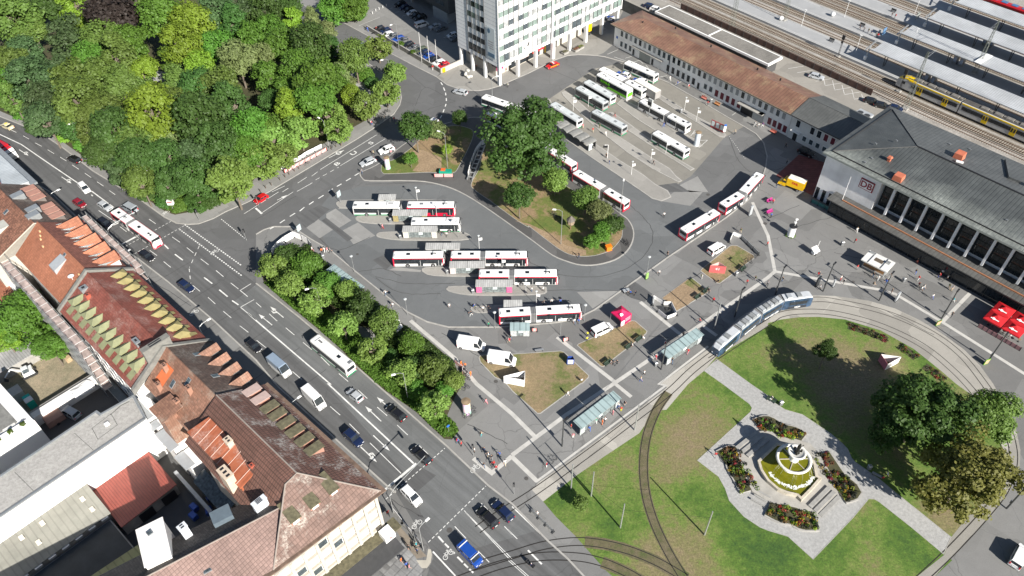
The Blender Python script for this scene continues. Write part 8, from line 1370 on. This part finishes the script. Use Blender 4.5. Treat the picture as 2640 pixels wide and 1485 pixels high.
p=A(1,0,1655,1230,.14);t=empty('trench_shoring',(p.x,p.y,.13),hdg(A(1,0,1615,1330),A(1,0,1700,1110)),label='grey ladder like trench shoring behind the site fence',cat='shoring');mb=MB();[mb.bx(-8,8,y-.1,y+.1,.1,.6)for y in(-1,.4)];[mb.bx(x-.1,x+.1,-1,.4,.4,.6)for x in range(-7,8,2)];mb.obj('frame',LGREY,t)
GBN=M('dark_green_timber',(.03,.05,.035),.6);
def bench(label,p,rz,mat=GBN,back=True):
 t=empty('bench',p,rz,label=label,cat='bench');mb=MB();mb.box(0,0,.45,1.9,.5,.07);mb.obj('seat',mat,t)
 if back:mb=MB();mb.box(0,.27,.8,1.9,.06,.5);mb.obj('backrest',mat,t)
 for x in(-.75,.75):mb=MB();mb.box(x,0,.21,.1,.42,.42);mb.obj('leg',DGREY,t)
for c,r,x,y,a,lb,m,bk in[(2,1,885,1175,40,'dark green bench with a seated person on the long grass bed',GBN,1),(2,1,960,1120,40,'dark green bench at the upper end of the long grass bed',GBN,1),(2,1,725,1300,40,'dark green bench at the lower end of the long grass bed',GBN,1),(2,1,1405,800,40,'dark green bench left of the pair at the sandy bed',GBN,1),(2,1,1465,755,40,'dark green bench right of the pair at the sandy bed',GBN,1),(2,1,1745,590,45,'dark bench beside bicycles at the banner bed',GBN,1),(2,1,205,1200,8,'backless grey bench above the large grass bed',LGREY,0),(3,2,820,695,-38,'stone bench at the path under the big trees',STONE,0),(3,2,20,130,-38,'bench with seated people at the lawn path',GBN,1),(2,0,1445,750,-50,'pink and orange seat block before the office building',M('pink_orange_seat',(.5,.17,.13),.6,var=.5),1),(2,0,1545,795,-50,'orange and purple seat block before the office building',M('orange_seat',(.45,.2,.07),.6,var=.3),1),(3,0,35,1005,-50,'orange and pink seat block at the shadow edge',M('orange_pink_seat',(.5,.14,.1),.6,var=.4),1),(3,1,12,75,30,'magenta seat block with a resting visitor on the square',M('magenta_seat',(.4,.03,.2),.6,var=.3),1),(3,1,12,160,30,'magenta and timber seat block lower on the square',M('magenta_seat',0),1)]:bench(lb,A(c,r,x,y,.03),R(a),m,bk)
for c,r,x,y,lb in[(1,1,1087,350,'on the third platform'),(1,1,1015,225,'on the second platform'),(1,1,1440,615,'on the fourth platform'),(1,1,1637,760,'on the fifth platform'),(1,1,507,500,'beside the waiting group at the strip'),(3,1,557,400,'beside the man with white cart'),(3,1,1020,675,'right of the kiosk'),(3,2,95,155,'with green mark at the lawn path'),(3,2,760,640,'beside the stone bench'),(2,1,1690,630,'at the banner bed bench'),(2,1,1085,1310,'at the tram shelter end'),(2,0,600,1110,'white one beside the waved shelter'),(2,0,1500,770,'between the colourful seats'),(2,0,1275,850,'dark one on the narrow platform')]:
 t=empty('litter_bin',A(c,r,x,y,.1),R(rnd(0,40)),label='grey litter bin %s'%lb,cat='bin',group='litter bins');mb=MB();mb.box(0,0,.55,.6,.6,1.05);mb.obj('bin_body',MGREY,t);mb=MB();mb.box(0,0,1.12,.68,.68,.1,tx=.1,ty=.1);mb.obj('lid',LGREY,t)
ybn=M('signal_yellow',0)
for k,(x,y)in enumerate(((925,390),(945,400))):t=empty('yellow_container',A(3,1,x,y),HA,label='yellow container at the hall front, %s of two'%('left','right')[k],cat='container');mb=MB();mb.box(0,0,.8,.9,.8,1.5);mb.obj('box_body',ybn,t);mb=MB();mb.box(0,0,1.6,1.,.9,.12,tx=.1,ty=.1);mb.obj('lid',ybn,t)
for c,r,x,y,w,h,lb in[(3,1,965,820,1.2,2.5,'white info stele at the tram track'),(3,1,368,705,1.4,2.6,'dark glass stele behind the tram rear'),(3,1,488,715,.5,2.2,'slim grey ticket machine behind the tram rear'),(2,1,1795,175,1.1,3,'white info stele with round emblem at the bus kerb'),(2,1,1015,655,.8,1.8,'green poster board at the square kerb lamp'),(2,1,1060,850,.3,2.4,'white post board at the sand pit')]:
 t=empty('info_stele',A(c,r,x,y),R(40),label=lb,cat='stele');mb=MB();mb.box(0,0,h/2,w,.3,h);mb.obj('panel',{'d':GLS,'g':M('lime_poster',(.25,.42,.12),.5,var=.4)}.get(lb[0],LGSH),t);mb=MB();mb.box(0,0,.05,w+.2,.5,.1);mb.obj('base',DGREY,t)
t=empty('camera_cart',A(3,1,345,470),R(30),label='white trailer cart with tilted solar panel on the square',cat='trailer');mb=MB();mb.box(0,0,.7,1.2,.9,.7);mb.obj('body',WHITE,t);mb=MB();mb.ring([[(-.9,-.8,1.2),(.9,-.8,1.2),(.9,.6,2.0),(-.9,.6,2.0)],[(-.9,-.8,1.26),(.9,-.8,1.26),(.9,.6,2.06),(-.9,.6,2.06)]]);mb.obj('solar_panel',WHITE,t);mb=MB();mb.tube([(.4,0,1),(.6,0,4)],.06,5);mb.obj('mast',WHITE,t)
for s in(-1,1):grow([wheel_p(0,s*.6,.3,.15)],t,None)
bl=M('bollard_iron',(.10,.07,.05),.6)
for k,(x,y)in enumerate([(35,1450),(75,1422),(118,1400),(183,1362),(222,1340),(252,1320),(292,1295),(325,1277),(605,1110),(670,1068),(700,1050),(565,1125),(950,900),(970,890)]+[(880,105),(905,85),(930,72),(958,60),(985,48)]):
 t=empty('bollard',A(1,0,x,y),0,label='white bollard at the car park entrance' if k>13 else 'slim brown bollard along the park pavement',cat='bollard',group='car park bollards' if k>13 else 'pavement bollards');mb=MB();mb.tube([(0,0,0),(0,0,.95)],.09,7);mb.obj('shaft',WHITE if k>13 else bl,t);mb=MB();mb.lathe([(.11,.95),(.11,1.02),(.02,1.08)],7);mb.obj('cap',DGREY,t)
def ring_w(x):mb=MB();mb.tube([(x+.33*math.cos(k*PI/7),0,.34+.33*math.sin(k*PI/7))for k in range(15)],.03,4);return mb.mesh('bike_wheel',RUB)
mb=MB();[mb.tube(q,.025,4)for q in([(-.52,0,.34),(-.1,0,.3),(.38,0,.85),(-.22,0,.85),(-.52,0,.34)],[(-.1,0,.3),(-.28,0,.98)],[(.52,0,.34),(.36,0,1.0)])];bf_=mb.mesh('bike_frame',DGREY);mb=MB();mb.tube([(.3,-.28,1.02),(.36,0,1.0),(.3,.28,1.02)],.022,4);bh=mb.mesh('bike_handlebar',BLK);mb=MB();mb.box(-.28,0,1.0,.26,.16,.06);BIKE=[('wheel',ring_w(-.52)),('wheel',ring_w(.52)),('frame',bf_),('handlebar',bh),('saddle',mb.mesh('bike_saddle',BLK))]
for lb,grp,pts in[('dark bicycle parked under the street trees at the corner','bicycles at the tree corner',T(1,0,905,900,925,885,945,880,960,870,975,860,990,850,870,940,1000,845)),('dark bicycle leaning near the bird house','bicycles at the bird house',T(2,1,310,170,325,185,345,195,355,205)),('bicycle parked at the island tip pavement','bicycles at the island tip',T(2,1,850,395,865,385,875,400)),('bicycle parked at the poster column','bicycles at the poster column',T(1,2,1575,235,1600,250,1630,190,1640,230,1590,40,1570,20)),('dark bicycle in the rack at the banner bed','bicycles at the banner bed',T(2,1,1720,590,1740,575,1760,555,1785,535,1800,525,1820,505,1845,490)),('bicycle parked at the orange barriers','bicycles at the barriers',T(1,1,1570,1370,1585,1385,1600,1400,1590,1420,1560,1430)),('bicycle on the park pavement beside the barriers','bicycles on the park pavement',T(1,0,385,1240,575,1120)),('bicycle parked beside the lamp on the triangle island','bicycles at the island lamp',T(1,0,1430,1210,1450,1215)),('bicycle ridden in front of the hall canopy','bicycles before the hall',T(3,1,1290,650,1330,670)),('bicycle standing alone on the tram platform','bicycles at the tram platform',T(2,2,322,585))]:
 for q in pts:spawn('bicycle',BIKE,at(q[0],q[1],.13 if 'island' in lb or 'bird' in lb else .03),rnd(0,6),lb,'bicycle',grp)
mb=MB()
for q in([(1472,1260),(1636,1109),(1841,846),(1894,816)],[(1894,816),(2122,752),(2267,775),(2425,820),(2548,930)],[(1599,1360),(1472,1260)],[(1816,1379),(1599,1360)]):P=[at(x,y)+Vector((0,0,6.2))for x,y in q];mb.tube(smooth(P,5),.02,3)
o=mb.obj('tram_wire',BLK);tag(o,'thin black tram contact wires spanning between the poles','wire')
barrier('low white wall with glass beside the cycle lane at the bottom corner',T(1,2,1040,960,1110,1050,1200,1155,1250,1225),1.1,WB,name='low_wall')
def figure(pose):
 V,Rr,E_=[],[],[]
 def v(p,r,par=None):
  V.append(p);Rr.append(r if isinstance(r,tuple)else(r,r));k=len(V)-1
  if par is not None:E_.append((par,k))
  return k
 st=dict(stand=(0,0,0,0),walk=(.28,-.26,-.3,.3),walk2=(.4,-.36,-.45,.4),sit=None)[pose];zs=-.42 if pose=='sit' else 0
 pel=v((0,0,.98+zs),(.15,.12));wa=v((0,0,1.14+zs),(.135,.1),pel);ch=v((.01,0,1.32+zs),(.16,.11),wa);nk=v((.01,0,1.5+zs),.055,ch);hd=v((.03,0,1.62+zs),(.085,.095),nk);v((.02,0,1.74+zs),(.07,.075),hd);v((.125,0,1.62+zs),.018,hd)
 for s,i in((1,0),(-1,1)):
  hip=v((0,.1*s,.92+zs),.095,pel)
  if pose=='sit':kn=v((.42,.11*s,.5),.065,hip);an=v((.46,.11*s,.09),.042,kn)
  else:f=st[i];kn=v((f*.55+.04,.1*s,.5),.065,hip);an=v((f,.1*s,.09+(.06 if f<0 else 0)),.042,kn)
  v((V[an][0]+.17,.11*s,.045),(.04,.035),an)
  sh_=v((0,.19*s,1.42+zs),.065,ch);a=0 if pose in('stand','sit')else st[2+i];el=v((a*.4-.02,.26*s,1.15+zs),.045,sh_);wr=v((a+(.1 if pose!='sit' else .25),.25*s,.93+zs+abs(a)*.2),.032,el);pm=v((V[wr][0]+.03,.25*s,V[wr][2]-.08),(.035,.022),wr)
  for k in range(4):f1_=v((V[pm][0]+.045-.03*k,.25*s,V[pm][2]-.06),.0095,pm);v((V[f1_][0]+.005,(.25-.012)*s,V[f1_][2]-.04-.006*(k in(1,2))),.008,f1_)
  th=v((V[wr][0]+.075,(.25-.02)*s,V[wr][2]-.07),.01,wr);v((V[th][0]+.02,(.25-.03)*s,V[th][2]-.035),.009,th)
 me=bpy.data.meshes.new('figure');me.from_pydata(V,E_,[]);o=bpy.data.objects.new('figure',me);COL.objects.link(o);sk=o.modifiers.new('skin','SKIN');sk.use_smooth_shade=True
 sv=me.skin_vertices[0].data
 for k,r in enumerate(Rr):sv[k].radius=r;sv[k].use_root=(k==0)
 su_=o.modifiers.new('sub','SUBSURF');su_.levels=su_.render_levels=1
 out=bpy.data.meshes.new_from_object(o.evaluated_get(bpy.context.evaluated_depsgraph_get()));bpy.data.objects.remove(o);out.materials.clear()
 for m in(SKIN,SHIRT,TROU,HAIR,BLK):out.materials.append(m)
 for p in out.polygons:
  c=p.center;z=c.z;arm=abs(c.y)>.2 and z<1.3+zs
  p.material_index=4 if z<.1 else 3 if(z>1.66+zs and(c.x<.07 or z>1.72+zs))or(z>1.56+zs and c.x<-.02)else 0 if z>1.47+zs or(arm and z<1.12+zs)else 2 if z<.97+zs or(pose=='sit' and z<.62)else 1
 return out
SKIN=M('skin_tone',(.45,.26,.18),.6,var=.05);SHIRT=M('cloth_shirt',(.4,.4,.4),.8);TROU=M('cloth_trousers',(.1,.1,.1),.8);HAIR=M('brown_hair',(.05,.032,.02),.7)
FIG={k:figure(k)for k in('stand','walk','walk2','sit')}
CL={k:M('cloth_'+k,c,.8,var=.12,scl=5)for k,c in dict(white=(.66,.66,.64),black=(.015,.015,.017),grey=(.22,.22,.23),red=(.45,.015,.02),pink=(.6,.22,.26),blue=(.03,.1,.4),navy=(.015,.025,.07),beige=(.45,.36,.25),green=(.02,.25,.15),orange=(.75,.16,.02),jeans=(.07,.11,.19),olive=(.10,.11,.05),cyan=(.06,.4,.45),cream=(.6,.52,.38),purple=(.2,.08,.25),vest=(.62,.6,.04)).items()}
HC=[M('hair_%d'%k,c,.7)for k,c in enumerate(((.05,.032,.02),(.012,.01,.01),(.3,.2,.09),(.35,.34,.32)))]
seen={}
def person(c,r,x,y,top,bot,where,pose=None,z=.02):
 p=A(c,r,x,y,z);pose=pose or random.choice(('walk','walk2','stand'));lb='person in %s top and %s trousers %s'%(top,bot,where);act={'sit':'sitting','stand':'standing'}.get(pose,'walking')
 t=empty('person',p,rnd(0,6.28),label='person in %s top and %s trousers %s %s'%(top,bot,act,where),cat='person');o=link('body',FIG[pose],t);h=rnd(.95,1.05);o.scale=(h,h,h)
 if(lb in seen):t['group']=lb[10:50]
 seen[lb]=1
 for i,m in((1,CL[top]),(2,CL[bot]),(3,random.choice(HC))):o.material_slots[i].link='OBJECT';o.material_slots[i].material=m
 if random.random()<.35 and pose!='sit':mb=MB();mb.box(-.2,0,1.22,.2,.32,.42,tx=.03,ty=.04);q=mb.obj('backpack',random.choice((BLK,CL['navy'],CL['red'],CL['olive'])),t);q['label']='backpack'
random.seed(21)
PP='''11 958 280 pink red crossing_between_the_upper_platforms|11 428 450 white pink at_the_hoarding_gate|11 500 460 orange black in_the_group_by_the_strip_litter_bin|11 520 455 white white in_the_group_by_the_strip_litter_bin|11 541 455 pink white in_the_group_by_the_strip_litter_bin|11 563 460 grey black at_the_right_of_the_strip_group|11 980 780 white jeans on_the_kerb_beyond_the_glass_canopy|11 1035 872 white grey next_to_the_kerb_lamp|11 892 868 white jeans behind_the_strip_shrubs|11 1460 878 white grey alone_on_the_bus_loop|11 1650 885 blue black at_the_small_platform_tip|11 1716 900 white black on_the_small_platform|11 1757 895 black black on_the_small_platform|11 1625 935 black white below_the_small_platform|11 1757 1020 green black at_the_rear_of_the_lowest_bus|11 1400 330 black jeans waiting_at_the_green_skirted_bus|11 1440 338 white black waiting_at_the_green_skirted_bus|11 1408 562 white black boarding_the_short_red_trimmed_bus|11 1735 750 white blue inside_the_pink_poster_shelter sit|11 1908 1138 pink beige at_the_end_of_the_glass_shelter|11 1922 1115 black jeans at_the_end_of_the_glass_shelter|11 1550 1312 orange orange working_at_the_strip_barriers|11 1580 1325 orange black working_at_the_strip_barriers|11 1620 1388 orange orange lowest_at_the_strip_barriers
10 845 238 blue blue at_the_far_wall_end|10 912 234 red white beside_the_wall_row_cars|10 1335 528 red white at_the_wall_corner|10 1665 525 red black under_the_tower|10 1900 660 white black before_the_tower_corner|10 1048 915 black navy on_the_crossing_in_tree_shade|10 888 1170 cream black beside_the_white_off_roader|10 802 1312 grey jeans at_the_island_tip|10 1022 1168 pink grey behind_the_portrait_column|10 872 945 white blue beside_the_parked_bicycles|10 1892 545 pink white at_the_tower_column
20 1190 610 white white before_the_office_hedge|20 1248 645 blue jeans before_the_office_hedge|20 1330 668 white beige at_the_office_door|20 1450 742 black white on_the_pink_seat_block sit|20 1475 795 red black beside_the_colourful_seats|20 1143 960 blue blue beside_the_white_articulated_bus|20 660 970 black olive left_of_the_grey_bus_rear|20 610 1000 red beige on_the_second_platform|20 706 1025 white white on_the_second_platform|20 536 972 pink beige behind_the_pale_roofed_bus|20 775 884 black red behind_the_lone_grey_bus|20 710 1195 black black under_the_overhead_display|20 730 1240 grey jeans on_the_wide_platform|20 1065 1245 black black with_red_suitcase_on_the_platform|20 1680 1015 cream black at_the_end_of_the_red_boards|20 1830 955 white white in_the_group_at_the_office_entrance|20 1856 965 white grey in_the_group_at_the_office_entrance|20 1888 960 purple white in_the_group_at_the_office_entrance
30 60 1420 black jeans beside_the_parcel_truck|30 130 1115 black black in_the_hall_shadow|30 140 1235 grey black lower_in_the_hall_shadow
21 1145 192 white black in_the_middle_of_the_loop_lane|21 1172 486 black black crossing_the_square_kerb|21 504 496 black navy on_the_island_path|21 148 755 white jeans at_the_platform_end|21 236 752 white black at_the_platform_end|21 1722 308 black beige by_the_bus_kerb|21 1108 625 white black beside_the_green_poster_lamp|21 1430 658 white white at_the_banner_bed|21 1555 686 black black at_the_corner_of_the_banner_bed sit|21 1924 410 red black on_the_white_band|21 1770 696 red black on_the_square_near_the_banner|21 1830 670 black grey on_the_square_near_the_banner|21 1925 708 grey black on_the_square_right_of_the_banner|21 890 778 blue black with_the_handcart|21 926 782 navy black with_the_handcart|21 1515 832 red black between_sandy_bed_and_band|21 1412 990 red navy on_the_white_band_by_the_tram_stop|21 1290 1095 black black behind_the_upper_tram_shelter|21 1155 1160 white cyan behind_the_upper_tram_shelter|21 1325 1220 red pink at_the_tram_kerb|21 1086 1260 white pink at_the_tram_shelter_end|21 1205 1290 black jeans before_the_upper_tram_shelter|21 996 1382 white black below_the_long_grass_bed|21 970 1430 beige blue on_the_lower_white_band|21 568 1090 vest black rear_of_the_pair_by_the_white_van|21 565 1128 vest black front_of_the_pair_by_the_white_van|21 470 995 white jeans boarding_the_lowest_bus|21 503 992 blue jeans at_the_lowest_bus_door|21 300 846 white black behind_the_lowest_bus|21 366 846 blue black behind_the_lowest_bus|21 240 860 grey black behind_the_lowest_bus|21 985 1110 white white on_the_upper_bed_bench sit|21 905 1168 white black on_the_middle_bed_bench sit|21 745 1298 grey black on_the_lower_bed_bench sit|21 790 1305 black black beside_the_lower_bed_bench|21 1482 752 black black on_the_sandy_bed_bench sit|21 1425 802 grey black on_the_left_sandy_bed_bench sit|21 525 1435 white black at_the_large_bed_corner sit
31 35 90 pink black at_the_upper_magenta_seat|31 20 195 blue black at_the_lower_magenta_seat|31 665 306 white white before_the_hall_shade|31 650 386 black black with_white_cart_on_the_square|31 668 585 red grey left_of_the_kiosk|31 788 645 black jeans at_the_kiosk_counter|31 825 668 white white at_the_kiosk_counter|31 885 696 blue jeans right_below_the_kiosk|31 910 655 white white right_below_the_kiosk|31 925 768 black black beside_the_white_stele|31 790 716 beige grey on_the_band_below_the_kiosk|31 1108 618 black blue in_mid_square|31 1130 668 red white in_mid_square|31 1235 806 white blue near_the_pink_ground_mark|31 1360 732 olive beige in_front_of_the_hall_entrance|31 1382 746 grey beige in_front_of_the_hall_entrance|31 1150 750 white black in_the_cluster_right_of_the_kiosk|31 1168 738 white jeans in_the_cluster_right_of_the_kiosk|31 1132 722 black black in_the_cluster_right_of_the_kiosk|31 1282 648 black blue with_bicycle_before_the_hall|31 1306 625 white black with_bicycle_before_the_hall|31 1346 665 white black with_bicycle_before_the_hall|31 1392 832 cyan white at_the_short_white_band|31 1380 942 black black at_the_band_crossing|31 105 678 black jeans behind_the_tram|31 388 738 white black at_the_tram_rear|31 378 640 black black at_the_dark_stele|31 545 666 white red at_the_ticket_machine|31 566 692 white black at_the_ticket_machine|31 1815 1106 white grey before_the_cafe_fence|31 1120 536 black red in_the_hall_shade|31 1430 636 cyan black in_the_hall_entrance_shade|31 1885 1072 red black at_the_cafe_tables|31 1860 1030 white black at_the_cafe_tables
12 1738 150 pink pink on_the_path_beside_the_poster_column|12 1700 392 beige cyan walking_toward_the_strip_tip|12 1525 445 blue jeans at_the_strip_tip|12 1552 470 red black at_the_strip_tip|12 1650 516 white black in_the_crossing_crowd|12 1725 515 navy black in_the_crossing_crowd|12 1755 552 white beige in_the_crossing_crowd|12 1780 572 black grey in_the_crossing_crowd|12 1838 546 blue jeans in_the_crossing_crowd|12 1720 628 black jeans at_the_crossing_kerb|12 1792 618 red black at_the_crossing_kerb|12 1816 648 red black lowest_in_the_crossing_crowd|12 1880 608 white cream right_in_the_crossing_crowd|12 1000 990 red black at_the_sign_cube|12 990 1330 red black beside_the_dark_awning|12 1056 1290 pink black on_the_slab_paving|12 1100 1345 orange black on_the_slab_paving|12 1140 1380 blue black on_the_slab_paving|12 1160 1395 pink grey on_the_slab_paving|12 1155 1248 black black at_the_bottom_kerb|12 1212 1226 cyan black at_the_bottom_kerb|12 1222 1270 grey black at_the_bottom_kerb
22 420 90 white white at_the_large_bed_edge|22 800 178 white blue at_the_lower_tram_shelter|22 822 206 red vest at_the_lower_tram_shelter|22 850 168 black grey at_the_lower_tram_shelter|22 760 232 pink pink at_the_lower_tram_shelter|22 700 288 white black at_the_lower_tram_shelter|22 680 306 orange orange at_the_lower_tram_shelter|22 632 296 green white at_the_lower_tram_shelter|22 585 352 blue blue at_the_lower_tram_shelter|22 445 336 red black at_the_shelter_end|22 460 408 pink white at_the_shelter_end|22 262 628 red white alone_on_the_tram_platform|22 1533 552 red grey on_the_fountain_path|22 190 992 white white on_the_guard_rail_island|32 25 118 white white on_the_lawn_path_bench sit|32 890 700 white black under_the_big_trees|32 862 722 red black on_the_stone_bench sit'''
for q in PP.replace('\n','|').split('|'):s=q.split(' ');person(int(s[0][0]),int(s[0][1]),float(s[1]),float(s[2]),s[3],s[4],s[5].replace('_',' '),s[6]if len(s)>6 else None)
for x,y,a,b in((690,222,'black','black'),(720,238,'grey','black'),(752,250,'black','jeans'),(775,262,'navy','black'),(812,280,'white','black'),(825,285,'red','black'),(930,130,'black','grey'),(955,138,'black','black')):person(3,0,x,y,a,b,'on the second platform' if y>200 else 'on the third platform',None,RZ+.77)
p=A(2,1,131+2,0);mb=MB();p=A(2,1,862,752,.03);t=empty('handcart',p,R(20),label='flat handcart pushed by two people at the square kerb',cat='cart');mb.box(0,0,.5,1.6,.9,.12);mb.obj('platform',LGSH,t);mb=MB();mb.tube([(.8,-.35,.5),(1.0,-.35,1.05),(1.0,.35,1.05),(.8,.35,.5)],.03,5);mb.obj('handle',DGREY,t)
for x in(-.6,.6):
 for s in(-1,1):grow([wheel_p(x,s*.4,.18,.08)],t,None)
t=empty('rider',A(2,2,134,1362,.55),R(137),label='motorcycle rider in dark clothes with white helmet',cat='person');o=link('body',FIG['sit'],t);o.location=(-.35,0,-.25)
for i,m in((1,CL['navy']),(2,CL['black']),(3,WHITE)):o.material_slots[i].link='OBJECT';o.material_slots[i].material=m
_ct={}
for o in bpy.data.objects:
 if o.parent is None and 'label' in o.keys():
  q=o.location-Vector((0,0,HCAM));_ct.setdefault(o['label'],[]).append((q.dot(_x)/max(1.,q.dot(_f)),o.name,o))
_on='second third fourth fifth sixth seventh eighth ninth tenth eleventh twelfth thirteenth fourteenth fifteenth sixteenth seventeenth eighteenth nineteenth twentieth'.split()
for lb,q in _ct.items():
 if len(q)>1:
  q.sort(key=lambda e:e[:2])
  for i,e in enumerate(q):e[2]['label']=lb+(', leftmost one' if i==0 else ', rightmost one' if i==len(q)-1 else ', %s from left'%_on[min(i-1,18)])
SUN_AZ,SUN_EL=R(-55.6),R(30.8)
w=bpy.data.worlds.new("World");sc.world=w;w.use_nodes=True
wt=w.node_tree;bg=wt.nodes['Background'];sky=wt.nodes.new('ShaderNodeTexSky');sky.sky_type='NISHITA';sky.sun_disc=False
sky.sun_elevation=SUN_EL;sky.sun_rotation=PI/2-SUN_AZ;sky.altitude=200;sky.air_density=1.;sky.dust_density=.8
wt.links.new(sky.outputs[0],bg.inputs[0]);bg.inputs[1].default_value=.052
sl=bpy.data.lights.new('sun','SUN');sl.energy=5.0;sl.angle=R(.5);sl.color=(1,.95,.87)
so=bpy.data.objects.new('sun',sl);COL.objects.link(so)
sd=Vector((math.cos(SUN_AZ)*math.cos(SUN_EL),math.sin(SUN_AZ)*math.cos(SUN_EL),math.sin(SUN_EL)))
so.rotation_euler=sd.to_track_quat('Z','Y').to_euler();so.location=(60,-40,150)
cam=bpy.data.cameras.new('camera');co=bpy.data.objects.new('camera',cam);COL.objects.link(co)
cam.sensor_width=36;cam.lens=FOC/2640*36;cam.clip_end=2000;cam.clip_start=1
co.matrix_world=Matrix(((_x.x,_u.x,-_f.x,0),(_x.y,_u.y,-_f.y,0),(_x.z,_u.z,-_f.z,HCAM),(0,0,0,1)))
sc.camera=co
sc.view_settings.view_transform='Standard';sc.view_settings.look='None';sc.view_settings.exposure=EXPO;sc.view_settings.gamma=1
